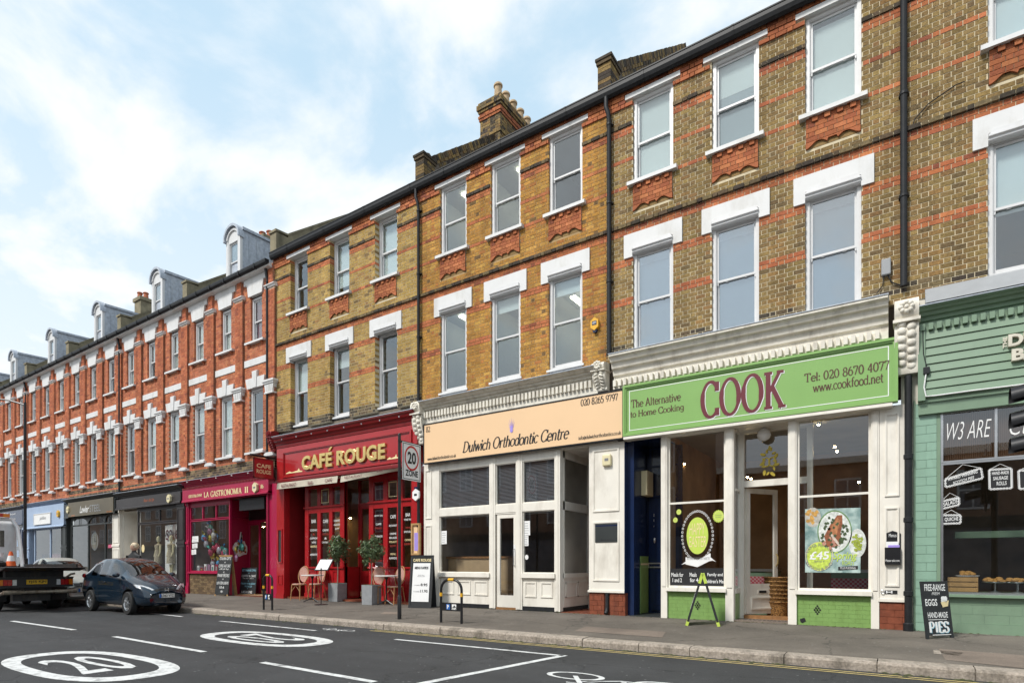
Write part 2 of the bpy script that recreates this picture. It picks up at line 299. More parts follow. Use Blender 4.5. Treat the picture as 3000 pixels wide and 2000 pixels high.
# ------------------------------------------------------------------ lettering
GL = {   # skeletons: l x0 y0 x1 y1 = line, a cx cy rx ry from to = arc, s x y w = serif, d x y = dot; first number is the width
 'o': '.6;a .3 .32 .26 .32 0 360', 'c': '.54;a .3 .32 .25 .32 40 318', 'e': '.56;l .06 .35 .53 .35;a .3 .32 .25 .32 5 318',
 'a': '.54;a .24 .17 .19 .17 0 360;l .44 .46 .44 .0;a .26 .46 .18 .18 0 165;s .48 0 .1', 'd': '.62;a .27 .32 .23 .32 0 360;l .5 0 .5 1;s .45 1 .1;s .54 0 .1',
 'h': '.64;l .12 0 .12 1;a .31 .4 .19 .24 0 170;l .5 .4 .5 0;s .12 0 .2;s .5 0 .2;s .08 1 .1', 'n': '.64;l .12 0 .12 .64;a .31 .4 .19 .24 0 170;l .5 .4 .5 0;s .12 0 .2;s .5 0 .2;s .08 .64 .1',
 'm': '.98;l .12 0 .12 .64;a .3 .4 .18 .24 0 170;l .48 .4 .48 0;a .66 .4 .18 .24 0 170;l .84 .4 .84 0;s .12 0 .18;s .48 0 .18;s .84 0 .18;s .08 .64 .1',
 'u': '.64;l .12 .64 .12 .24;a .3 .24 .18 .24 180 350;l .5 .64 .5 0;s .08 .64 .1;s .46 .64 .1;s .54 0 .1', 'r': '.46;l .12 0 .12 .64;a .3 .42 .18 .21 50 175;s .12 0 .22;s .08 .64 .1',
 'i': '.28;l .13 0 .13 .64;s .13 0 .22;s .09 .64 .1;d .13 .86', 'l': '.28;l .13 0 .13 1;s .13 0 .22;s .09 1 .1', 't': '.4;l .17 .88 .17 .15;a .29 .15 .12 .15 180 310;l .03 .64 .36 .64',
 'f': '.4;l .17 0 .17 .8;a .31 .8 .14 .2 50 180;l .03 .64 .34 .64;s .17 0 .22', 'g': '.58;a .27 .36 .22 .28 0 360;l .49 .62 .49 -.08;a .28 -.08 .21 .2 200 360',
 'k': '.6;l .12 0 .12 1;l .14 .28 .46 .62;l .25 .4 .52 0;s .12 0 .2;s .52 0 .16;s .44 .64 .18;s .08 1 .1', 'v': '.56;l .05 .64 .28 0;l .28 0 .5 .64;s .06 .64 .18;s .5 .64 .16',
 'w': '.84;l .04 .64 .24 0;l .24 0 .42 .62;l .42 .62 .6 0;l .6 0 .8 .64;s .05 .64 .18;s .8 .64 .16', 's': '.46;a .24 .47 .16 .17 35 265;a .22 .16 .18 .17 90 -145',
 '.': '.24;d .11 .05', ':': '.24;d .11 .06;d .11 .5', '@': '.98;a .48 .34 .42 .46 -50 300;a .46 .34 .19 .22 0 360;l .66 .56 .62 .16', ' ': '.34',
 'T': '.76;l .37 0 .37 1;l .04 1 .7 1;s .37 0 .28;l .05 1 .04 .8;l .69 1 .7 .8', 'A': '.82;l .1 0 .4 1;l .4 1 .72 0;l .2 .34 .6 .34;s .1 0 .22;s .72 0 .24',
 'H': '.9;l .15 0 .15 1;l .73 0 .73 1;l .15 .52 .73 .52;s .15 0 .26;s .73 0 .26;s .15 1 .26;s .73 1 .26', 'C': '.82;a .44 .5 .38 .5 42 318;l .73 .98 .73 .72;l .74 .03 .74 .24',
 'O': '.92;a .45 .5 .39 .5 0 360', 'D': '.86;l .15 0 .15 1;a .3 .5 .48 .5 -90 90;l .15 1 .32 1;l .15 0 .32 0;s .12 1 .2;s .12 0 .2', 'L': '.7;l .15 0 .15 1;l .15 0 .64 0;s .15 1 .26;l .64 0 .66 .24;s .1 0 .12',
 'G': '.86;a .44 .5 .38 .5 42 330;l .72 .42 .72 .05;s .72 .44 .28;l .73 .98 .73 .74', 'S': '.62;a .3 .75 .23 .25 30 268;a .29 .26 .25 .26 90 -150;l .53 .97 .53 .76;l .05 .05 .05 .26',
 'R': '.8;l .15 0 .15 1;a .36 .75 .22 .25 -90 90;l .15 1 .37 1;l .15 .5 .37 .5;l .38 .5 .7 0;s .15 0 .26;s .72 0 .14;s .1 1 .12', 'N': '.9;l .15 0 .15 1;l .15 1 .74 0;l .74 0 .74 1;s .15 0 .24;s .74 1 .24;s .1 1 .14',
 'M': '1.05;l .15 0 .17 1;l .17 1 .5 .04;l .5 .04 .85 1;l .85 1 .88 0;s .15 0 .24;s .88 0 .26;s .12 1 .14;s .88 1 .14', 'I': '.36;l .17 0 .17 1;s .17 0 .27;s .17 1 .27',
 'P': '.74;l .15 0 .15 1;a .36 .73 .24 .27 -90 90;l .15 1 .37 1;l .15 .46 .37 .46;s .15 0 .28;s .1 1 .12', 'E': '.7;l .15 0 .15 1;l .15 1 .58 1;l .15 .52 .48 .52;l .15 0 .62 0;l .58 1 .58 .8;l .62 0 .64 .22;s .1 1 .12;s .1 0 .12',
 'K': '.86;l .15 0 .15 1;l .17 .42 .64 .98;l .32 .58 .72 .02;s .15 0 .28;s .15 1 .28;s .72 0 .26;s .65 1 .24',
 '0': '.6;a .29 .5 .24 .5 0 360', '2': '.58;a .27 .73 .2 .27 160 -30;l .45 .6 .06 .02;l .06 .02 .5 .02;l .5 .02 .52 .2', '4': '.6;l .4 0 .4 1;l .4 1 .04 .3;l .04 .3 .55 .3;s .4 0 .2',
 '5': '.58;l .12 .98 .5 .98;l .12 .98 .09 .56;a .26 .32 .24 .32 130 -140', '6': '.58;a .29 .31 .22 .31 0 360;a .44 .34 .37 .66 100 180', '7': '.56;l .05 .98 .5 .98;l .5 .98 .2 0;l .06 .98 .05 .8',
 '8': '.58;a .28 .76 .18 .24 0 360;a .28 .26 .22 .27 0 360', '9': '.58;a .28 .69 .22 .31 0 360;a .13 .66 .37 .66 -80 0',
}
def serif_mesh(mb, text, thick=.16, thin=.055, track=.02, m=0, depth=.004, ear=1.0):
    """Thick-and-thin roman letters drawn as flat strokes in the XZ plane, front at y=0 and lower."""
    x = 0.; k = 0
    def ribbon(pts, fixed=None, closed=False):
        nonlocal k
        k += 1; y = -.0006 * (k % 9); n = len(pts); L, Rr = [], []
        for i, p in enumerate(pts):
            if closed: a, b = pts[(i - 1) % n], pts[(i + 1) % n]
            else: a, b = pts[max(i - 1, 0)], pts[min(i + 1, n - 1)]
            dx, dz = b[0] - a[0], b[1] - a[1]; d = math.hypot(dx, dz) or 1
            t = fixed or (thin + (thick - thin) * abs(dz / d) ** 1.5 * (1 if dx * dz <= 1e-9 or abs(dx) < .3 * abs(dz) else .45))
            nx, nz = -dz / d * t / 2, dx / d * t / 2
            L.append((p[0] + nx, y, p[1] + nz)); Rr.append((p[0] - nx, y, p[1] - nz))
        rng = range(n) if closed else range(n - 1)
        mb.add(L + Rr, [(i, n + i, n + (i + 1) % n, (i + 1) % n) for i in rng], m)
    for ch in text:
        g = GL.get(ch)
        if g is None: x += .4; continue
        parts = g.split(';')
        for st in parts[1:]:
            q = st.split(); v = [float(t) for t in q[1:]]
            if q[0] == 'l': ribbon([(x + v[0], v[1]), (x + v[2], v[3])])
            elif q[0] == 's': ribbon([(x + v[0] - v[2] / 2 * ear, v[1] + (thin / 2 if v[1] < .3 else -thin / 2)), (x + v[0] + v[2] / 2 * ear, v[1] + (thin / 2 if v[1] < .3 else -thin / 2))], fixed=thin)
            elif q[0] == 'd': ribbon([(x + v[0] - thick * .5, v[1]), (x + v[0] + thick * .5, v[1])], fixed=thick)
            else:
                cl = abs(v[5] - v[4]) >= 360; ns = max(6, int(abs(v[5] - v[4]) / 15))
                ribbon([(x + v[0] + v[2] * math.cos(R(v[4] + (v[5] - v[4]) * i / ns)), v[1] + v[3] * math.sin(R(v[4] + (v[5] - v[4]) * i / ns))) for i in range(ns if cl else ns + 1)], closed=cl)
        x += float(parts[0]) + track
    return x
_cu = {}
def bfont_pts(text, bold=0., shear=0., spacing=1., extr=0.):
    key = (text, bold, shear, spacing, extr)
    if key not in _cu:
        cu = bpy.data.curves.new('letters', 'FONT'); cu.body = text; cu.size = 1; cu.shear = shear; cu.offset = bold; cu.space_character = spacing; cu.resolution_u = 3
        cu.fill_mode = 'BOTH' if extr else 'FRONT'; cu.extrude = extr; cu.bevel_depth = extr * .5
        o = bpy.data.objects.new('letters', cu); me = bpy.data.meshes.new_from_object(o)
        _cu[key] = ([(v.co.x, -v.co.z, v.co.y) for v in me.vertices], [list(p.vertices) for p in me.polygons])
        bpy.data.objects.remove(o); bpy.data.curves.remove(cu); bpy.data.meshes.remove(me)
    return _cu[key]
def letters(text, style='sans', **kw):
    mb = MB()
    if style == 'serif':
        serif_mesh(mb, text, **{k: v for k, v in kw.items() if k in ('thick', 'thin', 'track', 'ear')})
        sh = kw.get('shear', 0)
        if sh: mb.v = [(a + c * sh, b, c) for a, b, c in mb.v]
    else:
        v, f = bfont_pts(text, kw.get('bold', 0.), kw.get('shear', 0.), kw.get('spacing', 1.), kw.get('extr', 0.)); mb.add(v, f)
    return mb
def lettering(text, x0, x1, z0, z1, Y, mk, parent, style='sans', name='lettering', fn=None, **kw):
    """Flat print fitted to a box on a plane facing the street (or mapped by fn(u, v, d))."""
    mb = letters(text, style, **kw)
    if not mb.v: return None
    us = [p[0] for p in mb.v]; vs = [p[2] for p in mb.v]; u0, u1, v0, v1 = min(us), max(us), min(vs), max(vs)
    if kw.get('base'): v0, v1 = (0., kw['base']) if kw['base'] is not True else (0., max(vs))
    out = []
    for a, b, c in mb.v:
        u = (a - u0) / ((u1 - u0) or 1); v = (c - v0) / ((v1 - v0) or 1)
        out.append(fn(u, v, b) if fn else (x0 + (x1 - x0) * u, Y + b, z0 + (z1 - z0) * v))
    mb.v = out
    return mb.build(name, mk, parent)
def px_letters(text, xl, yl, xr, yr, hl, Y, mk, parent, style='sans', **kw):
    """Lettering whose baseline runs from photo point (xl,yl) to (xr,yr), hl photo pixels tall at the left end, on the plane Y."""
    X0, X1 = FX(xl, Y), FX(xr, Y); Z0 = (FZ(xl, yl, Y) + FZ(xr, yr, Y)) / 2; Z1 = Z0 + FZ(xl, yl - hl, Y) - FZ(xl, yl, Y)
    return lettering(text, X0, X1, Z0, Z1, Y, mk, parent, style, **kw)

# ------------------------------------------------------------------ brickwork
CH = .0855; BL, BH = .2026, .1014; JT = .0125
def jit(c, a=.12):
    k = 1 + random.uniform(-a, a); return (c[0] * k, c[1] * k * (1 + random.uniform(-.03, .03)), c[2] * k * (1 + random.uniform(-.06, .06)))
def pick(pal):
    r = random.random() * sum(wt for wt, _ in pal)
    for wt, c in pal:
        r -= wt
        if r <= 0: return jit(c)
    return jit(pal[-1][1])
RED = [(5, (.43, .145, .062)), (3, (.36, .115, .052)), (1, (.48, .175, .075)), (.8, (.25, .08, .045))]
PAL80 = [(4, (.285, .192, .077)), (3, (.25, .165, .068)), (2, (.33, .226, .086)), (.6, (.19, .13, .062)), (1, (.29, .17, .068))]
PAL82 = [(5, (.50, .255, .058)), (3, (.42, .21, .05)), (2, (.56, .315, .075)), (.3, (.20, .12, .05)), (1, (.46, .19, .055))]
PAL84 = [(5, (.45, .292, .088)), (3, (.40, .255, .078)), (2, (.50, .335, .108)), (.7, (.25, .165, .066)), (.6, (.36, .205, .072))]
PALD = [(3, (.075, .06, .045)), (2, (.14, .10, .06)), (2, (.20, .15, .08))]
PALR = [(5, (.47, .15, .072)), (3, (.40, .122, .062)), (2, (.53, .19, .09)), (.7, (.29, .09, .055))]
SHARED = {}
def shared_brick(w, h, d, pal, red, i):
    key = (w, h, d, id(pal), red, i)
    if key not in SHARED:
        SHARED[key] = MB().box(-w / 2, 0, -h / 2, w / 2, d, h / 2, 0, pick(pal), skip=('+y',)).mesh('brick', 'brick_red' if red else 'brick')
    return SHARED[key]
def free(x0, x1, za, zb, ops):
    iv = [(x0, x1)]
    for a, b, c, d in ops:
        if d <= za + .02 or c >= zb - .02: continue
        nv = []
        for p, q in iv:
            if b <= p or a >= q: nv.append((p, q)); continue
            if a > p: nv.append((p, a))
            if b < q: nv.append((b, q))
        iv = nv
    return iv
def brickwork(parent, x0, x1, z0, z1, ops, rowspec, depth=.1, nobj=300, mortar='mortar_y', Y=0., jtop=True):
    """ops: openings (xa,xb,za,zb). rowspec(zc, x) -> (palette, proud, is_red). The largest 300 are objects, the rest one mesh."""
    # wall behind
    zs = sorted({z0, z1, *[max(z0, min(z1, o[2])) for o in ops], *[max(z0, min(z1, o[3])) for o in ops]})
    wb = MB()
    for a, b in zip(zs, zs[1:]):
        if b - a < 1e-4: continue
        for p, q in free(x0, x1, a, b, [(o[0], o[1], o[2] - .021, o[3] + .021) if False else o for o in ops]) if b - a > .05 else free(x0, x1, (a + b) / 2 - .03, (a + b) / 2 + .03, ops):
            wb.box(p + (.007 if p > x0 + .01 else 0), Y + .003, a, q - (.007 if q < x1 - .01 else 0), Y + .3, b)
    wb.build('wall', mortar, parent)
    n = int(round((z1 - z0) / CH)); bricks = []
    for r in range(n):
        za, zb = z0 + r * CH, z0 + (r + 1) * CH
        pal, proud, red = rowspec((za + zb) / 2)
        for p, q in free(x0, x1, za, zb, ops):
            x = x0 - (BL + BH) - (BL * .5 + BH * .5 if r % 2 else 0.); j = 0
            # lay from the house corner so the bond lines up across openings
            while x < q:
                w = BL if j % 2 == 0 else BH
                a, b = max(x, p), min(x + w, q)
                if b - a > .03: bricks.append((a + (JT / 2 if a > p + 1e-5 else 0), b - (JT / 2 if b < q - 1e-5 else 0), za + JT / 2, zb - JT / 2, pal, proud, red, abs((b - a) - w) < 1e-4, j % 2, a <= p + 1e-5 or b >= q - 1e-5))
                x += w; j += 1
    full = sorted([b for b in bricks if b[7] and not b[9]], key=lambda b: (b[0] * 1. ) ** 2 + (b[2] - 1.3) ** 2 * .6)
    single = set(id(b) for b in full[:nobj])
    rest = {False: MB(), True: MB()}
    for bk in bricks:
        a, b, c, d, pal, proud, red, _, hd, edge = bk
        y = Y - proud - random.uniform(0, .004)
        if id(bk) in single:
            o = bpy.data.objects.new('brick', shared_brick(round(b - a, 4), round(d - c, 4), .05 + proud, pal, red, random.randrange(14))); COL.objects.link(o)
            o.location = ((a + b) / 2, y, (c + d) / 2); o.parent = parent; o.matrix_parent_inverse = WM[parent].inverted()
        else: rest[red].box(a, y, c, b, Y + (depth if edge else .03), d, 0, pick(pal), skip=('+y',))
    for red, mb in rest.items():
        if mb.v: kind(mb.build('brickwork', 'brick_red' if red else 'brick', parent), 'stuff')

# ------------------------------------------------------------------ sash window (shared meshes, placed at its lower left corner)
WINC = {}
def sash_meshes(w, h, rz):
    key = (round(w, 3), round(h, 3), round(rz, 3))
    if key in WINC: return WINC[key]
    jb = .062
    fr = MB(); fr.frame(0, 0, w, h, jb, 0, .16, 0, tb=.045, tt=.07); fr.frame(jb, .045, w - jb, h - .07, .012, .012, .04)
    up = MB(); up.frame(jb + .012, rz - .02, w - jb - .012, h - .082, .036, .045, .075, 0, tb=.042, tt=.045)
    for sx in (jb + .03, w - jb - .03): up.prism([(sx - .016, rz - .02), (sx + .016, rz - .02), (sx + .010, rz - .075), (sx - .010, rz - .075)], .05, .072)
    lo = MB(); lo.frame(jb + .012, .057, w - jb - .012, rz + .02, .036, .082, .112, 0, tb=.075, tt=.04)
    for sx in (.3, .7): lo.tube([(w * sx - .03, .085, rz - .01), (w * sx - .02, .055, rz - .035), (w * sx + .02, .055, rz - .035), (w * sx + .03, .085, rz - .01)], .006, 6)
    pu = MB().box(jb + .048, .058, rz + .022, w - jb - .048, .062, h - .127); pl = MB().box(jb + .048, .095, .132, w - jb - .048, .099, rz - .02)
    WINC[key] = tuple(m_.mesh(n_, k_) for m_, n_, k_ in ((fr, 'window', 'wframe'), (up, 'upper_sash', 'wframe'), (lo, 'lower_sash', 'wframe'), (pu, 'pane', 'glass'), (pl, 'pane', 'glass')))
    return WINC[key]
def mesh_once(key, fn):
    if key not in SHARED: SHARED[key] = fn()
    return SHARED[key]
def sash_window(parent, xl, zb, w, h, rz, Y, look, frost=False, lamp=None):
    """look: 'dark', or (top, bottom, material) giving the height fractions covered by a blind or a grey backing panel."""
    fr, up, lo, pu, pl = sash_meshes(w, h, rz); loc = (xl, Y, zb)
    win = put('window', fr, parent, loc)
    def kid(n, me):
        o = bpy.data.objects.new(n, me); COL.objects.link(o); o.parent = win; WM[o] = WM[win]; return o
    kid('upper_sash', up); kid('lower_sash', lo); a = kid('pane', pu); b = kid('pane', pl)
    if frost:
        for o in (a, b):
            o.data = mesh_once((o.data.name, 'frost'), lambda d=o.data: _swap(d, 'glass_frost'))
    if look != 'dark':
        for i, (f0, f1, mk) in enumerate(look):
            kid('blind', mesh_once(('blind', round(w, 3), round(h, 3), f0, f1, mk), lambda f0=f0, f1=f1, mk=mk: MB().box(.05, .125 + .004 * i, .04 + f0 * (h - .1), w - .05, .132 + .004 * i, .04 + f1 * (h - .1)).mesh('blind', mk)))
    def rm():
        mb = MB(); x0, x1, y0, y1, z0, z1 = -.3, w + .3, .3, 5., -.2, h + .06
        v = [(x0, y0, z0), (x1, y0, z0), (x1, y1, z0), (x0, y1, z0), (x0, y0, z1), (x1, y0, z1), (x1, y1, z1), (x0, y1, z1)]
        mb.add(v, [(0, 1, 2, 3), (7, 6, 5, 4), (2, 1, 5, 6), (3, 2, 6, 7), (0, 3, 7, 4)]); return mb.mesh('room', 'room_up')
    kid('room', mesh_once(('room', round(w, 3), round(h, 3)), rm))
    if lamp:
        kid('tube_light', mesh_once(('lamp', round(w, 3), lamp), lambda: MB().box(w * lamp - .07, .5, h + .0, w * lamp + .07, 4.6, h + .04).mesh('tube_light', 'lamp_on')))
    return win
def _swap(d, mk):
    n = d.copy(); n.materials.clear(); n.materials.append(M[mk]); return n
# ------------------------------------------------------------------ ground, road, pavement
def asphalt_mat(name, base, fleck, scale=1.):
    m, t, b = nodes(name); L = t.links.new; g = t.nodes.new('ShaderNodeNewGeometry')
    def nse(s, d=4, r=.6):
        n = t.nodes.new('ShaderNodeTexNoise'); n.inputs['Scale'].default_value = s; n.inputs['Detail'].default_value = d; n.inputs['Roughness'].default_value = r; L(g.outputs['Position'], n.inputs['Vector']); return n
    def rng(o, a, b_, c, d):
        r = t.nodes.new('ShaderNodeMapRange'); r.inputs['From Min'].default_value = a; r.inputs['From Max'].default_value = b_; r.inputs['To Min'].default_value = c; r.inputs['To Max'].default_value = d; L(o, r.inputs[0]); return r.outputs[0]
    st = t.nodes.new('ShaderNodeMapping'); st.inputs['Scale'].default_value = (.12, 1.3, 1); L(g.outputs['Position'], st.inputs[0]); ns = t.nodes.new('ShaderNodeTexNoise'); ns.inputs['Scale'].default_value = .8; ns.inputs['Detail'].default_value = 5; L(st.outputs[0], ns.inputs['Vector']); trk = rng(ns.outputs['Fac'], .35, .65, .84, 1.16)
    big = rng(nse(1.1, 8, .7).outputs['Fac'], .3, .7, .74, 1.28); fine = rng(nse(95 * scale, 3).outputs['Fac'], .3, .7, .55, 1.5)
    mm = t.nodes.new('ShaderNodeMath'); mm.operation = 'MULTIPLY'; L(big, mm.inputs[0]); L(fine, mm.inputs[1])
    m0 = t.nodes.new('ShaderNodeMath'); m0.operation = 'MULTIPLY'; L(mm.outputs[0], m0.inputs[0]); L(trk, m0.inputs[1]); mm = m0
    wv = t.nodes.new('ShaderNodeVectorMath'); wv.operation = 'ADD'; wn = nse(1.7, 4); wsc = t.nodes.new('ShaderNodeVectorMath'); wsc.operation = 'SCALE'; wsc.inputs['Scale'].default_value = .7; L(wn.outputs['Color'], wsc.inputs[0]); L(g.outputs['Position'], wv.inputs[0]); L(wsc.outputs[0], wv.inputs[1])
    ck = t.nodes.new('ShaderNodeTexVoronoi'); ck.feature = 'DISTANCE_TO_EDGE'; ck.inputs['Scale'].default_value = .33; L(wv.outputs[0], ck.inputs['Vector']); crk = rng(ck.outputs['Distance'], .0015, .006, .45, 1.); m1 = t.nodes.new('ShaderNodeMath'); m1.operation = 'MULTIPLY'; L(m0.outputs[0], m1.inputs[0]); L(crk, m1.inputs[1]); mm = m1
    mu = t.nodes.new('ShaderNodeVectorMath'); mu.operation = 'SCALE'; mu.inputs[0].default_value = base; L(mm.outputs[0], mu.inputs['Scale'])
    v = t.nodes.new('ShaderNodeTexVoronoi'); v.inputs['Scale'].default_value = 8; L(g.outputs['Position'], v.inputs['Vector'])
    sp = rng(v.outputs['Distance'], .08, .13, .6, 0.)
    n4 = rng(nse(3.1, 2).outputs['Fac'], .48, .56, 0., 1.); m3 = t.nodes.new('ShaderNodeMath'); m3.operation = 'MULTIPLY'; L(sp, m3.inputs[0]); L(n4, m3.inputs[1])
    mx = t.nodes.new('ShaderNodeMix'); mx.data_type = 'RGBA'; mx.inputs[7].default_value = (*fleck, 1); L(m3.outputs[0], mx.inputs[0]); L(mu.outputs[0], mx.inputs[6]); L(mx.outputs[2], b.inputs['Base Color'])
    b.inputs['Roughness'].default_value = .85
    bp = t.nodes.new('ShaderNodeBump'); bp.inputs['Strength'].default_value = .6; bp.inputs['Distance'].default_value = .008; L(nse(120 * scale, 3).outputs['Fac'], bp.inputs['Height']); L(bp.outputs[0], b.inputs['Normal'])
    return m
M['asphalt'] = asphalt_mat('road_asphalt', (.034, .0348, .0362), (.30, .30, .30))
M['pave'] = asphalt_mat('pavement_asphalt', (.126, .108, .089), (.42, .40, .36), 1.2)
M['pave2'] = asphalt_mat('pavement_patch', (.19, .15, .12), (.40, .36, .32), 1.4)
M['kerb'] = mat('granite_kerb', (.34, .29, .24), .85, var=.4, vs=30, bump=.7, bs=50, dirt=((.08, .068, .05), .85, 4))
M['moss'] = mat('moss_and_grit', (.06, .065, .025), .95, var=.5, vs=30, bump=.8)
M['rpaint'] = mat('worn_white_road_paint', (.66, .67, .66), .65, var=.08, vs=20, dirt=((.11, .11, .11), .95, 6), bump=.3, bs=90)
M['ypaint'] = mat('worn_yellow_road_paint', (.55, .43, .17), .7, var=.1, vs=20, dirt=((.11, .10, .08), .8, 7))

def sheet(name, pts, z, mk, parent=None):
    return MB().add([(*p, z) if len(p) == 2 else p for p in pts], [list(range(len(pts)))]).build(name, mk, parent)
ground = kind(sheet('ground', [(-600, -600), (600, -600), (600, 600), (-600, 600)], -.02, 'pave'), 'structure')
XL, XR = -90., 22.
road = kind(sheet('road', [(XL, -11.2), (XR, -11.2), (XR, KY), (XL, KY)], 0., 'asphalt'), 'structure')
pv = MB(); pv.add([(XL, KY + .26, PZ(KY + .26)), (XR, KY + .26, PZ(KY + .26)), (XR, 6, PZ1), (XL, 6, PZ1), (XL, 0, PZ1), (XR, 0, PZ1)], [(0, 1, 5, 4), (4, 5, 2, 3)])
pavement = kind(pv.build('pavement', 'pave'), 'structure')
far_pavement = kind(MB().box(-90, -20, -.01, XR, -11.2, .13).build('far_pavement', 'pave'), 'structure')
# kerb stones, each a piece of the kerb
kerb = kind(MB().box(XL, KY + .02, -.015, XR, KY + .25, .10).build('kerb', 'kerb'), 'structure')
x = -46.; i = 0
while x < 9:
    L_ = random.choice([.78, .95, 1.25, 1.5, 1.05]); h = PZ0 + random.uniform(-.004, .006); y0 = KY + random.uniform(-.012, .008)
    k = MB().prism([(y0, -.01), (y0 - .004, h - .035), (y0 + .012, h - .008), (y0 + .035, h), (KY + .27, h + .004), (KY + .27, -.01)], x + .006, x + L_ - .006, 'x')
    k.build('kerb_stone', 'kerb', kerb); x += L_
mo = MB()
for _ in range(420):        # grit and moss along the gutter
    gx = random.uniform(-30, 4); gy = KY - .02 - abs(random.gauss(0, .07)); r = random.uniform(.008, .03)
    mo.add([(gx - r * 2, gy, .003), (gx, gy - r, .003), (gx + r * 2, gy, .003), (gx, gy + r, .003), (gx, gy, .003 + r * .6)], [(0, 1, 4), (1, 2, 4), (2, 3, 4), (3, 0, 4)])
for _ in range(260):        # at the foot of the shopfronts
    gx = random.uniform(-19, 2); gy = -.02 - abs(random.gauss(0, .05)); r = random.uniform(.006, .02)
    mo.add([(gx - r * 2, gy, PZ1), (gx, gy - r, PZ1), (gx + r * 2, gy, PZ1), (gx, gy + r, PZ1), (gx, gy, PZ1 + r * .7)], [(0, 1, 4), (1, 2, 4), (2, 3, 4), (3, 0, 4)])
kind(mo.build('gutter_moss', 'moss'), 'stuff')
def lay(px):                             # a pavement patch from photo points
    return [(a, b, c + .004) for a, b, c in (PP(*p) for p in px)]
g1 = lambda x, y: (x / 1.568, 1600 + y / 1.568); g2 = lambda x, y: (1500 + x / 1.568, 1600 + y / 1.568)
for pts in ([g2(340, 367), g2(708, 392), g2(690, 418), g2(285, 388)], [g2(1960, 470), g2(2352, 500), g2(2352, 560), g2(1990, 520)], [g1(1765, 300), g1(1835, 300), g1(1830, 312), g1(1745, 310)]):
    kind(MB().add(lay(pts), [list(range(len(pts)))]).build('pavement_patch', 'pave2'), 'structure')
kind(MB().add(lay([g2(1935, 475), g2(2075, 488), g2(2055, 502), g2(1938, 492)]), [(0, 1, 2, 3)]).build('drain_cover', 'kerb', None), 'structure')

# road markings
def mark(name, pts, mk='rpaint', z=.004): return kind(sheet(name, pts, z, mk), 'structure')
def line(p, q, wd, mk='rpaint', z=.004, name='lane_line'):
    d = Vector((q[0] - p[0], q[1] - p[1])); n = Vector((-d.y, d.x)).normalized() * wd / 2
    return mark(name, [(p[0] + n.x, p[1] + n.y), (q[0] + n.x, q[1] + n.y), (q[0] - n.x, q[1] - n.y), (p[0] - n.x, p[1] - n.y)][::-1], mk, z)
for a, b in ((g1(55, 342), g1(342, 383)), (g1(525, 413), g1(938, 484)), (g1(1205, 532), g1(1720, 622))): line(GP(*a), GP(*b), .105)
for k in range(5): line((-19.4 - k * 4.6, -7.25), (-22.4 - k * 4.6, -7.2), .10)
line((-3.2, -7.62), (-.2, -7.68), .105)
a, b, c = GP(*g1(1010, 342)), GP(*g1(1450, 386)), GP(*g1(1815, 426)); d = GP(*g2(215, 507))
line(a, b, .09); line(c, (d[0], c[1]), .09); line((d[0], c[1] + .05), (d[0] - .35, -7.5), .11)
line(GP(690 / 1.568, 1600 + 306 / 1.568), GP(837 / 1.568, 1600 + 322 / 1.568), .09)
for off in (.17, .30): line((-8.9, KY - off), (14, KY - off - .02), .045, 'ypaint', .0045, 'yellow_line')
line((-46, KY - .2), (-40, KY - .2), .05, 'ypaint', .004, 'yellow_line')
def flat_ring(name, cx, cy, ru, rv, t, ang, n=40, p=2.6):
    """a rounded ring painted on the road: ru along the street"""
    def sup(a, r1, r2):
        ca, sa = math.cos(a), math.sin(a); u = math.copysign(abs(ca) ** (2 / p), ca) * r1; v = math.copysign(abs(sa) ** (2 / p), sa) * r2
        return (cx + u * math.cos(ang) - v * math.sin(ang), cy + u * math.sin(ang) + v * math.cos(ang), .004)
    o = [sup(2 * math.pi * k / n, ru, rv) for k in range(n)]; q = [sup(2 * math.pi * k / n, ru - t * 1.75, rv - t) for k in range(n)]
    return MB().add(o + q, [(k, (k + 1) % n, n + (k + 1) % n, n + k) for k in range(n)]).build(name, 'rpaint')
def road_number(text, cx, cy, w, h, flip, ring):
    mb = letters(text, 'sans', bold=.008); us = [p[0] for p in mb.v]; vs = [p[2] for p in mb.v]
    u0, u1, v0, v1 = min(us), max(us), min(vs), max(vs)
    mb.v = [(cx + flip * ((c - v0) / (v1 - v0) - .5) * h, cy - flip * ((a - u0) / (u1 - u0) - .5) * w, .0045) for a, b, c in mb.v]
    return mb.build('lettering', 'rpaint', ring)
# the two 20 roundels
for cx_, cy_, ru, rv, fl in ((-9.0, -9.03, 1.66, .74, -1), (-9.55, -5.985, 1.57, .68, 1)):
    r_ = kind(flat_ring('speed_roundel', cx_, cy_, ru, rv, .185, 0), 'structure'); road_number('20', cx_, cy_, .72, 1.65, fl, r_)
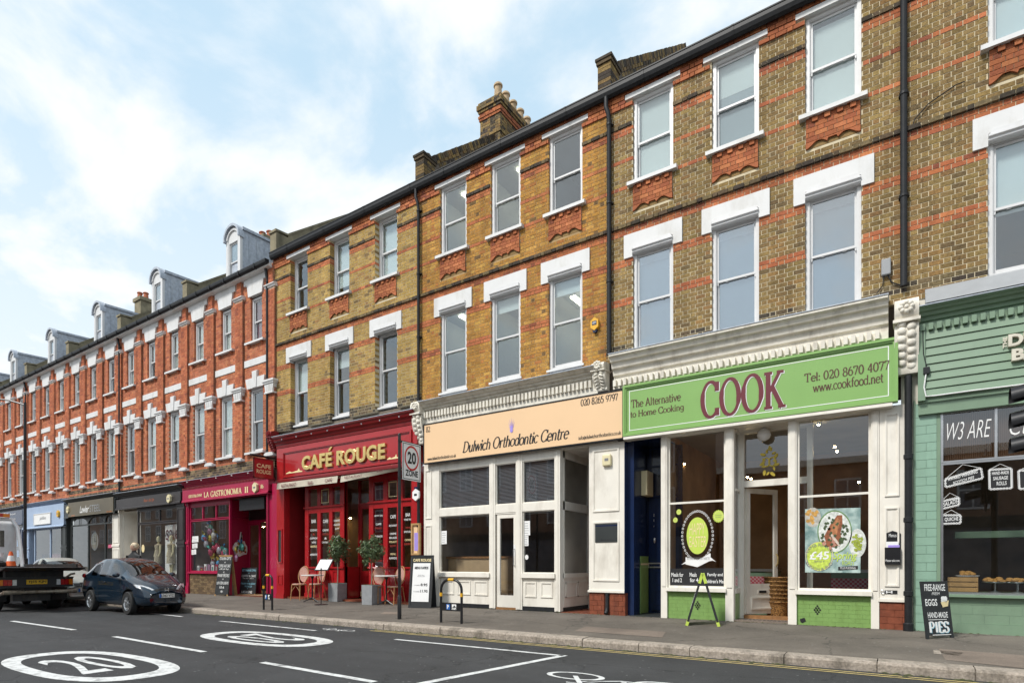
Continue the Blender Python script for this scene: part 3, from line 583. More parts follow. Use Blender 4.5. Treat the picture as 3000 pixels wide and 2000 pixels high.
# cycle symbols
def cycle_mark(cx_, cy_, s, ang=0):
    mb = MB(); k = [0]
    def T(u, v):
        u *= s * 1.7; v *= s; return (cx_ + u * math.cos(ang) - v * math.sin(ang), cy_ + u * math.sin(ang) + v * math.cos(ang))
    def rib(pts, t, closed=False):
        k[0] += 1; z = .004 + .0004 * k[0]; n = len(pts); A, B = [], []
        for i, p in enumerate(pts):
            a = pts[(i - 1) % n] if closed else pts[max(i - 1, 0)]; b = pts[(i + 1) % n] if closed else pts[min(i + 1, n - 1)]
            dx, dy = b[0] - a[0], b[1] - a[1]; d = math.hypot(dx, dy) or 1; nx, ny = -dy / d * t / 2, dx / d * t / 2
            A.append((*T(p[0] + nx, p[1] + ny), z)); B.append((*T(p[0] - nx, p[1] - ny), z))
        mb.add(A + B, [(i, n + i, n + (i + 1) % n, (i + 1) % n) for i in (range(n) if closed else range(n - 1))])
    for wx in (-.62, .62): rib([(wx + .38 * math.cos(2 * math.pi * i / 20), -.2 + .38 * math.sin(2 * math.pi * i / 20)) for i in range(20)], .085, True)
    rib([(-.62, -.2), (-.3, .32), (.38, .32), (-.05, -.2), (-.62, -.2)], .075); rib([(-.05, -.2), (-.36, .45)], .075); rib([(.62, -.2), (.34, .52), (.52, .58)], .075); rib([(-.5, .46), (-.22, .46)], .08)
    return kind(mb.build('cycle_symbol', 'rpaint'), 'structure')
cp = GP(*g2(430, 618)); cycle_mark(cp[0] + .12, cp[1] - .02, .52, R(180)); cp = GP(*g1(1550, 383)); cycle_mark(cp[0], cp[1] - .02, .26, R(180))

# ------------------------------------------------------------------ yellow-brick houses (upper floors)
ZB, ROWS = zz(5.80), 69
REDROWS = [(10.165, 10.265), (9.545, 9.635), (10.79, 10.965), (6.965, 7.135), (7.85, 8.01), (8.53, 8.715), (11.40, 11.75)]
def yellow_rows(pal):
    def f(zc):
        z = zc - .06
        if 8.715 < z < 8.80: return PALD, .055, False
        if 10.965 < z < 11.05: return PALD, .03, False
        if 11.40 < z < 11.49: return RED, .035, True
        if 11.57 < z < 11.66: return RED, .05, True
        for a, b in REDROWS:
            if a < z < b: return RED, .004, True
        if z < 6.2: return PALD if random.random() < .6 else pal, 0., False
        return pal, 0., False
    return f
def make_apron():
    """red brick apron under a second-floor sill: local, centre bottom at 0"""
    mb = MB(); W2 = .435; H = .56; pts = []
    n = 40
    for i in range(n + 1):
        u = -W2 + 2 * W2 * i / n; s = abs(u) / W2
        z = 0.055 - .055 * math.cos(s * math.pi * 2.0) * (1 if s > .18 else .2) if s > .18 else .085
        pts.append((u, max(0, min(.10, z))))
    mb.prism(pts + [(W2, .11), (-W2, .11)], -.045, .0, 'y', 0, jit(RED[0][1], .05))
    mb.box(-W2, -.032, .10, W2, .0, H, 0, (.40, .30, .20)); mb.box(-W2, -.008, 0, W2, .0, .11, 0, (.28, .18, .075))
    z = .118; r = 0
    while z < H - .01:
        h = .0765; dent = z > H - .185
        xx = -W2 - (BL * .75 if r % 2 else 0)
        j = 0
        while xx < W2:
            wd = BH if dent else (BL if j % 2 == 0 else BH)
            a, b = max(xx, -W2), min(xx + wd, W2)
            if b - a > .03: mb.box(a + .005, -.045 - (.028 if dent and (j + r) % 2 else 0) - random.uniform(0, .004), z, b - .005, 0, min(z + h, H), 0, pick(RED))
            xx += wd; j += 1
        z += CH; r += 1
    return mb.mesh('brick_apron', 'brick_red')
APRON = make_apron()
def lintel_mesh():
    mb = MB(); hw, ow = .64, .445; a, b, c = 0., .51, .235      # block with ears over a first-floor window
    mb.prism([(-hw, a), (-ow, a), (-ow, c - .04), (-ow + .06, c), (ow - .06, c), (ow, c - .04), (ow, a), (hw, a), (hw, b), (-hw, b)], -.04, .12)
    return mb.mesh('lintel', 'white')
LINTEL = lintel_mesh()
def head_mesh():
    mb = MB(); prof = [(.10, 0), (-.02, 0), (-.05, .03), (-.05, .06), (-.085, .085), (-.085, .115), (-.06, .125), (.10, .13)]
    n = len(prof)
    def ring(x, s): return [(x + s * min(0, -.0) , y, z) for y, z in prof]
    mb.prism([(y, z * .9 + .02) for y, z in prof], -.443, .443, 'x'); mb.prism([(-.44, .13), (.44, .13), (.38, .203), (-.38, .203)], -.06, .1)
    return mb.mesh('head_moulding', 'wframe')
HEADM = head_mesh()
SILL = MB().prism([(-.115, 0), (-.115, .075), (-.10, .085), (.12, .10), (.12, 0)], -.545, .545, 'x').mesh('sill', 'white')
SLAB = MB().box(-.605, -.05, 0, .605, .16, .10).mesh('lintel', 'white')
SILL1 = MB().prism([(-.07, 0), (-.07, .05), (.10, .07), (.10, 0)], -.49, .49, 'x').mesh('sill', 'white')
def gutter_profile(dy=0, dz=0): return [(y + dy, z + dz) for y, z in ((-.05, .06), (-.07, .01), (-.125, -.02), (-.18, .02), (-.21, .09), (-.21, .17), (-.222, .175), (-.222, .20), (-.05, .20))]
def downpipe(parent, X, ztop, zbot, y=-.085, r=.042, mk='black', neck=.10):
    mb = MB(); mb.tube([(X, -.14, ztop + .22), (X, -.14, ztop), (X + neck * .5, y - .04, ztop - .16), (X + neck * .5, y, ztop - .3), (X + neck * .5, y, zbot)], r, 10)
    z = ztop - .4
    while z > zbot + .3:
        mb.lathe([(r + .004, z), (r + .013, z + .006), (r + .013, z + .05), (r + .004, z + .056)], X + neck * .5, y, 10)
        mb.box(X + neck * .5 - .075, y + .01, z + .012, X + neck * .5 + .075, y + .09, z + .04); z -= 1.75
    return mb.build('downpipe', mk, parent)
def roof(parent, x0, x1, zc=11.88, rise=.70, dep=5.6, mk='slate'):
    mb = MB(); mb.prism([(-.05, zc), (dep, zc + rise * dep), (2 * dep, zc + .1), (2 * dep, zc - .2), (-.05, zc - .1)], x0, x1, 'x'); return mb.build('roof', mk, parent)
def yellow_house(name, label, x0, x1, xc, pal, Yw, looks2, looks1, frost=(0, 0, 0), lamps=(None,) * 6, mortar='mortar_y'):
    hs = thing(name, label, 'building', ((x0 + x1) / 2, 0, PZ1))
    w = .89; ops = []
    for c in xc:
        ops += [(c - w / 2, c + w / 2, zz(9.62), zz(11.50)), (c - w / 2, c + w / 2, zz(5.70), zz(8.25)), (c - .64, c + .64, zz(8.02), zz(8.53)), (c - .435, c + .435, zz(9.01), zz(9.57)), (c - .605, c + .605, zz(11.50), zz(11.60)), (c - .545, c + .545, zz(9.57), zz(9.66))]
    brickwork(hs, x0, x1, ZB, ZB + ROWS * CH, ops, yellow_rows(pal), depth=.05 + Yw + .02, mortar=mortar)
    for i, c in enumerate(xc):
        sash_window(hs, c - w / 2, zz(9.645), w, 1.865, .87, Yw, looks2[i], lamp=lamps[i])
        sash_window(hs, c - w / 2, zz(5.93), w, 2.22, 1.10, Yw, looks1[i], frost=frost[i], lamp=lamps[3 + i])
        put('lintel', SLAB, hs, (c, 0, zz(11.50))); put('lintel', LINTEL, hs, (c, 0, zz(8.02))); put('head_moulding', HEADM, hs, (c, 0, zz(8.06)))
        put('sill', SILL, hs, (c, 0, zz(9.565))); put('sill', SILL1, hs, (c, Yw - .02, zz(5.875))); put('brick_apron', APRON, hs, (c, .006, zz(9.01)))
    g = MB(); g.prism(gutter_profile(dz=11.725), x0, x1, 'x'); g.box(x0, -.055, 11.765, x1, -.004, 11.92)
    k = x0 + .9
    while k < x1: g.prism([(y - .008 if y < -.05 else y, z) for y, z in gutter_profile(dz=11.722)], k, k + .05, 'x'); k += 1.83
    g.build('gutter', 'black', hs); roof(hs, x0, x1)
    MB().box(x0, .125, 4.25, x1, .3, ZB + .01).build('wall', 'mortar_d', hs)
    return hs
def parapet(parent, X, t, mk, brick=True, z0=12.72, slope=.74, dep=5.6):
    mb = MB(); mb.prism([(-.06, 11.8), (-.06, z0 - .12), (.42, z0 - .12), (.42, z0 - .05), (dep, z0 - .05 + slope * (dep - .42)), (dep, 11.8)], X - t / 2, X + t / 2, 'x')
    o = mb.build('parapet', mk, parent)
    cp_ = MB()
    if brick:
        cp_.box(X - t / 2 - .03, -.1, z0 - .12, X + t / 2 + .03, .45, z0 - .04, 0, jit(PALD[1][1])); cp_.box(X - t / 2 - .05, -.12, z0 - .04, X + t / 2 + .05, .47, z0 + .02, 0, jit(PALD[0][1]))
        cp_.prism([(-.06, z0 + .02), (.42, z0 + .02), (.18, z0 + .12)], X - t / 2, X + t / 2, 'x', 0, jit(PALD[1][1]))
        n = int((dep - .45) / .09)
        for i in range(n):       # brick-on-edge coping and the courses below it
            y = .47 + i * .09; z = z0 - .05 + slope * (y - .42); cp_.M = Matrix.Translation((X, y, z)) @ Matrix.Rotation(math.atan(slope), 4, 'X')
            cp_.box(-t / 2 - .02, 0, .05, t / 2 + .02, .085, .20 + random.uniform(-.008, .008), 0, pick(PALD if random.random() < .6 else PAL80))
            if i % 2 == 0: cp_.box(-t / 2 - .035, 0, -.02, t / 2 + .035, .17, .045, 0, pick(PALD if random.random() < .4 else PAL80))
            for c in range(1, 6):
                if i % 2 == c % 2: cp_.box(-t / 2 - .006, 0, -.03 - c * .08, t / 2 + .006, .165, .04 - c * .08, 0, pick(PAL80 if random.random() < .7 else PALD))
        cp_.M = None
        for r in range(8):
            for j in range(3): cp_.box(X - t / 2 - .006, -.066 + .165 * j, 12.0 + r * CH, X + t / 2 + .006, -.066 + .165 * j + .155, 12.0 + r * CH + .075, 0, pick(PAL80 if random.random() < .6 else PALD))
        cp_.build('coping', 'brick', o)
    else:
        cp_.prism([(-.10, z0 - .12), (-.10, z0 - .04), (.42, z0), (.42, z0 - .06)], X - t / 2 - .03, X + t / 2 + .03, 'x'); cp_.prism([(.42, z0 - .05), (.42, z0 + .03), (dep, z0 + .03 + slope * (dep - .42)), (dep, z0 - .05 + slope * (dep - .42))], X - t / 2 - .02, X + t / 2 + .02, 'x')
        cp_.build('coping', mk, o)
    return o
X80, X82, X84, X84L = 0.03, -5.53, -11.05, -17.74
WHITE = [(0, 1, 'blind')]
h80 = yellow_house('brick_house', 'brown stock brick house above the green food shop with cream pilasters', X82, X80, [-4.455, -2.775, -1.08], PAL80, .055,
                   [WHITE, [(.62, 1, 'blind'), (0, .62, 'grey_backing')], [(0, .93, 'blind')]], [[(.9, 1, 'blind'), (0, .9, 'grey_backing')]] * 3, frost=(1, 1, 1))
h82 = yellow_house('brick_house', 'orange stock brick house above the peach dental practice sign', X84, X82, [-9.93, -8.255, -6.565], PAL82, .055,
                   ['dark', 'dark', 'dark'], ['dark', [(.82, 1, 'blind')], [(.82, 1, 'blind')]], lamps=(.4, .55, .6, .3, .6, .4), mortar='mortar_o')
h84 = yellow_house('brick_house', 'pale yellow stock brick house above the red cafe', X84L, X84, [-16.41, -14.43, -12.43], PAL84, .17,
                   ['dark', [(.2, 1, 'blind')], WHITE], [[(.5, 1, 'blind')], [(.72, 1, 'blind')], 'dark'])
h78 = yellow_house('brick_house', 'brown stock brick house above the sage green butcher shop at the right edge', X80, 5.6, [1.555, 3.23, 4.9], PAL80, .055,
                   [WHITE, WHITE, WHITE], [[(.46, 1, 'blind')], [(.46, 1, 'blind')], [(.46, 1, 'blind')]])
downpipe(h80, X82 + .06, zz(11.47), zz(5.95), r=.05); downpipe(h84, X84 - .09, zz(11.47), zz(.5)); downpipe(h78, X80 - .09, zz(11.47), zz(6.05), r=.055)
parapet(h80, X82 - .02, .30, 'mortar_d', slope=.80); parapet(h82, X84 - .02, .30, 'mortar_d', slope=.80); parapet(h84, X84L + .02, .34, 'cement', False, z0=12.78)
# red quoin pilaster where the cafe house meets the red terrace
def chimney(parent, x0, x1, y0, y1, z0, z1, pots, potm, pal=None, mk='mortar_y'):
    c = MB().box(x0 + .01, y0 + .01, z0, x1 - .01, y1, z1 - .05).build('chimney', mk, parent); b = MB()
    if pal:
        n = int((z1 - z0) / CH)
        for r in range(n):
            za = z0 + r * CH; top = n - r
            o = {1: .05, 2: .09, 3: .09, 4: .05, 5: .02, 6: .05, 7: .03, 14: .03}.get(top, 0.); P = RED if top in (5, 6, 7) else pal
            for side in (0, 1):
                L0, L1 = (x0 - o, x1 + o) if side == 0 else (y0 - o, y1 + o); u = L0 - (BH if r % 2 else 0); j = r
                while u < L1:
                    wd = BL if j % 2 else BH; a, e = max(u, L0), min(u + wd, L1)
                    if e - a > .02:
                        if side == 0: b.box(a + .006, y0 - o, za, e - .006, y0 - o + .08, za + CH - .011, 0, pick(P))
                        else: b.box(x1 + o - .08, a + .006 if a > L0 else a + .006, za, x1 + o + .001, e - .006, za + CH - .011, 0, pick(P))
                    u += wd; j += 1
            if o: b.box(x0 - o + .02, y0 - o + .02, za - .004, x1 + o - .02, y1 + o, za + CH - .015, 0, (.12, .1, .07))
        kind(b.build('brickwork', 'brick', c), 'stuff')
    else:
        MB().box(x0 - .06, y0 - .06, z1 - .24, x1 + .06, y1 + .06, z1 - .05).build('coping', mk, c)
    for px_, py_, h in pots:
        MB().lathe([(.15, z1 - .06), (.13, z1 + h * .3), (.115, z1 + h * .8), (.15, z1 + h * .82), (.15, z1 + h * .92), (.12, z1 + h)], px_, py_, 14).build('chimney_pot', potm, c)
    return c
chimney(h82, -11.50, -10.70, 3.40, 7.4, 13.6, 16.55, [(-10.93, 3.62 + .45 * k, .50) for k in range(5)] + [(-11.25, 3.9, .3)], 'pot_buff', PALD + PAL80, 'mortar_y')
# ------------------------------------------------------------------ shopfronts of the yellow houses
z3 = lambda x, y: (500 + x / 2.61375, 1200 + y / 2.61375); z4 = lambda x, y: (1100 + x / 1.96, 1100 + y / 1.96)
z5 = lambda x, y: (1700 + x / 1.96, 1100 + y / 1.96); z6 = lambda x, y: (2300 + x / 1.96, 1100 + y / 1.96); z7 = lambda x, y: (2300 + x / 2.24, 500 + y / 2.24)
def tiles(parent, x0, x1, z0, z1, Y, tw, th, mk, gap=.006, name='tile', pal=None, plane='y', d=.012):
    """wall tiles or glazed bricks, each a piece; plane 'y' faces the street, plane 'x' faces +X (x0,x1 are then Y values, Y is the X of the face)"""
    r = 0; z = z0
    while z < z1 - .012:
        h = min(th, z1 - z); u = x0 - (tw / 2 if r % 2 else 0)
        while u < x1 - .008:
            a, b = max(u, x0), min(u + tw, x1)
            if b - a > .015:
                wv, hv = round(b - a - gap, 4), round(h - gap, 4); key = ('tile', wv, hv, mk, plane, d, random.randrange(5) if pal else 0)
                def mkm():
                    mb = MB(); t = pick(pal) if pal else None
                    if plane == 'y': mb.box(-wv / 2, -d, -hv / 2, wv / 2, 0, hv / 2, 0, t, skip=('+y',))
                    else: mb.box(0, -wv / 2, -hv / 2, d, wv / 2, hv / 2, 0, t, skip=('-x',))
                    return mb.mesh(name, mk)
                c = ((a + b) / 2, Y - random.uniform(0, .0015), z + h / 2) if plane == 'y' else (Y + random.uniform(0, .0015), (a + b) / 2, z + h / 2)
                put(name, mesh_once(key, mkm), parent, c)
            u += tw
        z += th; r += 1
def glazing(parent, xs, zs, Y, t, fm, gm='glass_dim', skip=(), d=.07, name='shop_window', tx=None):
    """a glazed screen: xs, zs are the bar lines; every cell gets its own pane"""
    mb = MB()
    for i, a in enumerate(xs):
        mb.box(a - t / 2, Y - d / 2, zs[0] - t / 2, a + t / 2, Y + d / 2, zs[-1] + t / 2)
    for i in range(len(xs) - 1):
        for b in zs: mb.box(xs[i] + t / 2, Y - d / 2 + .004, b - t / 2, xs[i + 1] - t / 2, Y + d / 2 - .004, b + t / 2)
    o = mb.build(name, fm, parent)
    for i in range(len(xs) - 1):
        for j in range(len(zs) - 1):
            if (i, j) in skip: continue
            p = MB().add([(xs[i] + t / 2, Y, zs[j] + t / 2), (xs[i + 1] - t / 2, Y, zs[j] + t / 2), (xs[i + 1] - t / 2, Y, zs[j + 1] - t / 2), (xs[i] + t / 2, Y, zs[j + 1] - t / 2)], [(0, 1, 2, 3)]); p.build('pane', gm, o)
    return o
def mould_panel(mb, x0, z0, x1, z1, Y, t=.035, d=.022, m=0):
    """a raised panel moulding on a street-facing board"""
    mb.frame(x0, z0, x1, z1, t, Y - d, Y, m); mb.frame(x0 + t, z0 + t, x1 - t, z1 - t, t * .5, Y - d * .5, Y, m)
def room(parent, x0, x1, y0, y1, z0, z1, mk, floor='wood', ceil=None):
    mb = MB(); v = [(x0, y0, z0), (x1, y0, z0), (x1, y1, z0), (x0, y1, z0), (x0, y0, z1), (x1, y0, z1), (x1, y1, z1), (x0, y1, z1)]
    mb.add(v, [(0, 1, 2, 3)], 1); mb.add(v, [(7, 6, 5, 4)], 2); mb.add(v, [(2, 1, 5, 6), (3, 2, 6, 7), (0, 3, 7, 4)], 0)
    return mb.build('room', [mk, floor, ceil or mk], parent)
def dentils(mb, x0, x1, z0, z1, y0, y1, pitch, wd, m=0):
    n = int((x1 - x0) / pitch)
    for i in range(n): mb.box(x0 + i * pitch, y0, z0, x0 + i * pitch + wd, y1, z1, m)
def cornice(parent, x0, x1, zt, zb, proj, mk, dent=None, steps=None, flash='lead', name='cornice'):
    H = zt - zb; P = steps or [(0, 1), (1, .985), (1, .90), (.86, .84), (.80, .72), (.66, .68), (.60, .50), (.44, .46), (.40, .26), (.28, .22), (.28, 0), (0, 0)]
    mb = MB(); mb.prism([(-proj * a, zb + H * b) for a, b in P], x0, x1, 'x'); o = mb.build(name, mk, parent)
    if flash: MB().prism([(.02, zt + .06), (-proj * .4, zt + .035), (-proj - .015, zt + .004), (-proj - .015, zt - .012), (-proj + .01, zt - .006), (.02, zt + .01)], x0 - .01, x1 + .01, 'x').build('flashing', flash, o)
    if dent:
        db = MB(); dentils(db, x0 + .03, x1 - .03, dent[0], dent[1], -proj * dent[2], -.02, dent[3], dent[4]); db.build('dentil_row', mk, o)
    return o
def corbel(parent, xc, w, zt, zb, proj, mk, leaf=True):
    """carved console: scrolled top, tapering leaf body"""
    H = zt - zb; P = [(0, 1), (.55, 1), (.9, .95), (1, .86), (.97, .76), (.8, .7), (.72, .66), (.8, .60), (.82, .5), (.7, .36), (.52, .22), (.42, .12), (.46, .05), (.40, 0), (0, 0)]
    mb = MB(); mb.prism([(-proj * a, zb + H * b) for a, b in P], xc - w / 2, xc + w / 2, 'x', smooth=True)
    c = mb.build('corbel', mk, parent); lb = MB()
    lb.box(xc - w / 2 - .02, -proj * 1.02, zb + H * .66, xc + w / 2 + .02, .0, zb + H * .70)
    r = w * .36; lb.M = None
    for k in range(9):      # rosette
        a = 2 * math.pi * k / 8; cx_, cz = (xc + r * .62 * math.cos(a), zb + H * .85 + r * .62 * math.sin(a)) if k < 8 else (xc, zb + H * .85)
        lb.M = Matrix.Translation((cx_, -proj * 1.0, cz)); lb.add(*_blob(r * .36, .05), smooth=True)
    for k in range(12):     # leaves
        z = zb + H * (.10 + .05 * k); s = -1 if k % 2 else 1; y = -proj * (.42 + .42 * min(1, k / 8))
        lb.M = Matrix.Translation((xc + s * w * .20, y, z)) @ Matrix.Rotation(s * .5, 4, 'Y'); lb.add(*_blob(w * .2, .04, H * .055), smooth=True)
    lb.M = None; lb.build('carving', mk, c); return c
def _blob(rx, ry, rz=None):
    rz = rz or rx; n, m_ = 8, 5; v = []
    for i in range(m_ + 1):
        t = math.pi * i / m_
        for k in range(n): a = 2 * math.pi * k / n; v.append((rx * math.sin(t) * math.cos(a), ry * math.sin(t) * math.sin(a), rz * math.cos(t)))
    return v, [(i * n + k, i * n + (k + 1) % n, (i + 1) * n + (k + 1) % n, (i + 1) * n + k) for i in range(m_) for k in range(n)]
def board(parent, name, x0, x1, z0, z1, Y, d, mk, frame_mk=None, ft=.03, fd=.015):
    o = MB().box(x0, Y, z0, x1, Y + d, z1).build(name, mk, parent)
    if frame_mk: MB().frame(x0 - ft, z0 - ft, x1 + ft, z1 + ft, ft, Y - fd, Y + d - .002).build('sign_frame', frame_mk, o)
    return o
def disc(mb, cx, cz, rx, rz, Y, m=0, n=24, a0=0, a1=360):
    v = [(cx + rx * math.cos(2 * math.pi * k / n), Y, cz + rz * math.sin(2 * math.pi * k / n)) for k in range(n)]; mb.add(v, [list(range(n))], m)
def oring(mb, cx, cz, rx, rz, t, Y, m=0, n=28):
    v = [(cx + q * math.cos(2 * math.pi * k / n) * 1, Y, cz + q2 * math.sin(2 * math.pi * k / n)) for q, q2 in ((rx, rz), (rx - t, rz - t)) for k in range(n)]
    mb.add(v, [(k, (k + 1) % n, n + (k + 1) % n, n + k) for k in range(n)], m)
def quadpx(mb, pts, Y, m=0): mb.add([(FX(x, Y), Y, FZ(x, y, Y)) for x, y in pts], [list(range(len(pts)))], m)

# ---- number 80: food shop -------------------------------------------------
S = -.22
cornice(h80, X82 + .24, X80 - .26, FZ(2620, 857, -.4), FZ(2620, 960, -.3), .42, 'cream_old', dent=(FZ(2620, 984, -.22), FZ(2620, 960, -.22), .60, .118, .066))
MB().box(X82 + .24, -.17, FZ(2620, 992, -.2), X80 - .26, .05, FZ(2620, 958, -.3)).build('frieze', 'cream_old', h80)
sx0, sx1 = FX(1828, S), FX(2629, S); sz0 = (FZ(*z5(255, 345), S) + FZ(*z6(640, 150), S)) / 2; sz1 = FZ(*z7(740, 1100), S)
fas = board(h80, 'fascia_sign', sx0, sx1, sz0, sz1, S, .16, 'green_sign')
fb = MB(); fb.frame(sx0 - .01, sz0 - .01, sx1 + .01, sz1 + .02, .045, S - .05, S + .1); fb.frame(sx0 + .035, sz0 + .035, sx1 - .035, sz1 - .025, .03, S - .028, S); fb.build('sign_moulding', 'green_sign', fas)
fb = MB(); fb.frame(sx0 + .12, sz0 + .105, sx1 - .12, sz1 - .10, .014, S - .003, S); fb.build('border_line', 'paper', fas)
for dx, mk, y in ((.015, 'paper', -.004), (0, 'maroon', -.010)):
    X0, X1 = FX(2052, S) + dx, FX(2302, S) + dx; zb_ = FZ(2180, 1212, S) - dx * 1.2; zt_ = FZ(2180, 1098, S) - dx * 1.2
    lettering('COOK', X0, X1, zb_, zt_, S + y, mk, fas, 'serif', thick=.205, thin=.075, track=.06, ear=1.2)
px_letters('The Alternative', 1849, 1196, 1995, 1172, 24, S - .004, 'brownink', fas, 'serif', thick=.15, thin=.07)
px_letters('to Home Cooking', 1847, 1228, 2003, 1206, 24, S - .004, 'brownink', fas, 'serif', thick=.15, thin=.07)
px_letters('Tel: 020 8670 4077', 2356, 1119, 2606, 1084, 26, S - .004, 'brownink', fas, 'serif', thick=.15, thin=.07)
px_letters('www.cookfood.net', 2381, 1147, 2588, 1120, 26, S - .004, 'brownink', fas, 'serif', thick=.15, thin=.07, base=1.0)
MB().prism([(-.26, sz0 - .075), (-.26, sz0 - .02), (0, sz0 - .012), (0, sz0 - .075)], sx0, X80 - .20, 'x').build('drip_moulding', 'cream', h80)
corbel(h80, FX(2656, -.2), .34, FZ(2656, 866, -.35), FZ(2656, 1092, -.2), .36, 'cream_old'); corbel(h80, FX(1757, -.2), .30, FZ(1757, 1055, -.35), FZ(1757, 1142, -.25), .34, 'cream_old')
zh = sz0 - .06; zs_ = FZ(1957, 1719); zp = PZ1
pa, pb, pc, pd = [(FX(a), FX(b)) for a, b in ((1939, 1957), (2127, 2151), (2310, 2335), (2552, 2576))]
fr = MB()
for a, b in (pa, pb, pc, pd): fr.box(a, -.06, zp, b, .10, zh); fr.box(a + .025, -.075, zs_ + .02, b - .025, -.058, zh - .02)
fr.build('shopfront_posts', 'cream', h80)
MB().box(X82 + .3, -.05, zh, X80 - .3, .14, zh + .2).build('shopfront_head', 'cream', h80)
zt1 = FZ(1957, 1475 - 0); yw = .03
for (a, b), ztr in (((pa[1], pb[0]), FZ(2040, 1470)), ((pc[1], pd[0]), FZ(2440, 1449))):
    glazing(h80, [a + .02, b - .02], [zs_ + .02, ztr, zh - .02], yw, .04, 'cream')
    MB().box(a - .02, -.11, zs_ - .075, b + .02, .09, zs_).build('shop_sill', 'cream', h80)
    st = MB().box(a, .0, zp - .02, b, .08, zs_ - .075).build('stall_riser', 'green_tile', h80); tiles(st, a, b, zp, zs_ - .078, 0., .21, .078, 'green_tile', .003, d=.006)
    vent = MB(); cxv = (a + b) / 2 + (.03 if a < -3 else -.25); czv = zp + .29
    for r_, c_ in ((0, 1), (1, 2), (2, 1), (-1, 2), (-2, 1), (0, 3)):
        for q in range(c_): disc(vent, cxv + (q - (c_ - 1) / 2) * .045, czv + r_ * .036, .017, .017, -.0145, 0, 8)
    vent.build('air_brick', 'ink', st)
a, b = pc[1], pd[0]; mb = MB(); quadpx(mb, [z6(85, 1395), z6(112, 1388), z6(120, 1408), z6(100, 1418), z6(88, 1412)], -.0148); mb.build('damage_mark', 'ink', h80)
# door recess
rd = .52; xl = pb[1]
ret = MB().box(xl - .03, .1, zp, xl, rd, zs_ - .1).build('recess_side', 'green_tile', h80); tiles(ret, .1, rd - .07, zp, zs_ - .1, xl, .2, .078, 'green_tile', .003, plane='x', d=.006)
mb = MB(); mb.box(xl - .03, .1, zs_ - .1, xl + .02, rd, zs_); mb.box(xl - .03, rd - .07, zp, xl + .03, rd + .03, zh); mb.box(xl - .03, .1, zh - .06, xl + .02, rd, zh); mb.box(xl - .03, .08, FZ(2160, 1435), xl + .02, rd, FZ(2160, 1428)); mb.build('recess_frame', 'cream', h80)
MB().add([(xl - .005, .1, zs_), (xl - .005, rd - .07, zs_), (xl - .005, rd - .07, zh), (xl - .005, .1, zh)], [(0, 1, 2, 3)]).build('pane', 'glass_dim', h80)
dx0, dx1 = FX(2181, rd), FX(2315, rd) + .3; ztr = FZ(2240, 1412, rd); zfl = PZ1 + .10
mb = MB(); mb.box(xl + .03, rd - .05, zp, dx0, rd + .06, zh); mb.box(dx0, rd - .05, ztr - .08, dx1, rd + .06, ztr + .05); mb.box(dx0, rd - .05, zh - .05, dx1, rd + .06, zh); mb.box(dx1, rd - .05, zp, dx1 + .1, rd + .06, zh); mb.build('door_frame', 'cream', h80)
MB().add([(dx0, rd, ztr + .05), (dx1, rd, ztr + .05), (dx1, rd, zh - .05), (dx0, rd, zh - .05)], [(0, 1, 2, 3)]).build('pane', 'glass_dim', h80)
MB().box(xl, .1, zh - .01, dx1 + .1, rd, zh + .02).build('recess_ceiling', 'cream', h80)
stp = MB().box(xl, -.04, zp - .05, pc[0], rd - .05, zp + .03).build('door_step', 'pave2', h80)
mb = MB()
for k in range(16): mb.box(xl + .1 + k * .065, .24, zp + .03, xl + .14 + k * .065, .29, zp + .034)
for k in range(10): mb.box(xl + .15 + k * .09, .12, zp + .03, xl + .2 + k * .09, .14, zp + .034)
mb.build('mosaic', 'ink', stp); MB().box(dx0, rd - .06, zp - .05, dx1, rd + .06, zfl).build('threshold', 'wood', h80)
# door leaf standing open inwards
lw, lh = .86, ztr - .09 - zfl; leaf = thing_local = None
lm = MB(); lm.frame(0, zfl + .01, lw, zfl + lh, .10, -.02, .025, 0, tb=.62, tt=.1); mould_panel(lm, .12, zfl + .1, lw - .12, zfl + .36, -.02, .03)
lm.box(.3, -.03, zfl + .43, lw - .3, -.02, zfl + .5)
ang = R(57); T = Matrix.Translation((dx0 + .02, rd + .03, 0)) @ Matrix.Rotation(ang, 4, 'Z')
def xf(mb, T): mb.v = [tuple(T @ Vector(p)) for p in mb.v]; return mb
door = xf(lm, T).build('door', 'cream', h80); xf(MB().add([(.1, 0, zfl + .63), (lw - .1, 0, zfl + .63), (lw - .1, 0, zfl + lh - .1), (.1, 0, zfl + lh - .1)], [(0, 1, 2, 3)]), T).build('pane', 'glass_dim', door)
xf(MB().box(.33, -.035, zfl + .44, lw - .33, -.031, zfl + .49), T).build('letter_slot', 'ink', door); xf(MB().tube([(lw - .05, -.03, zfl + 1.0), (lw - .05, -.07, zfl + 1.05), (lw - .05, -.07, zfl + 1.2), (lw - .05, -.03, zfl + 1.25)], .012, 8), T).build('handle', 'gold', door)
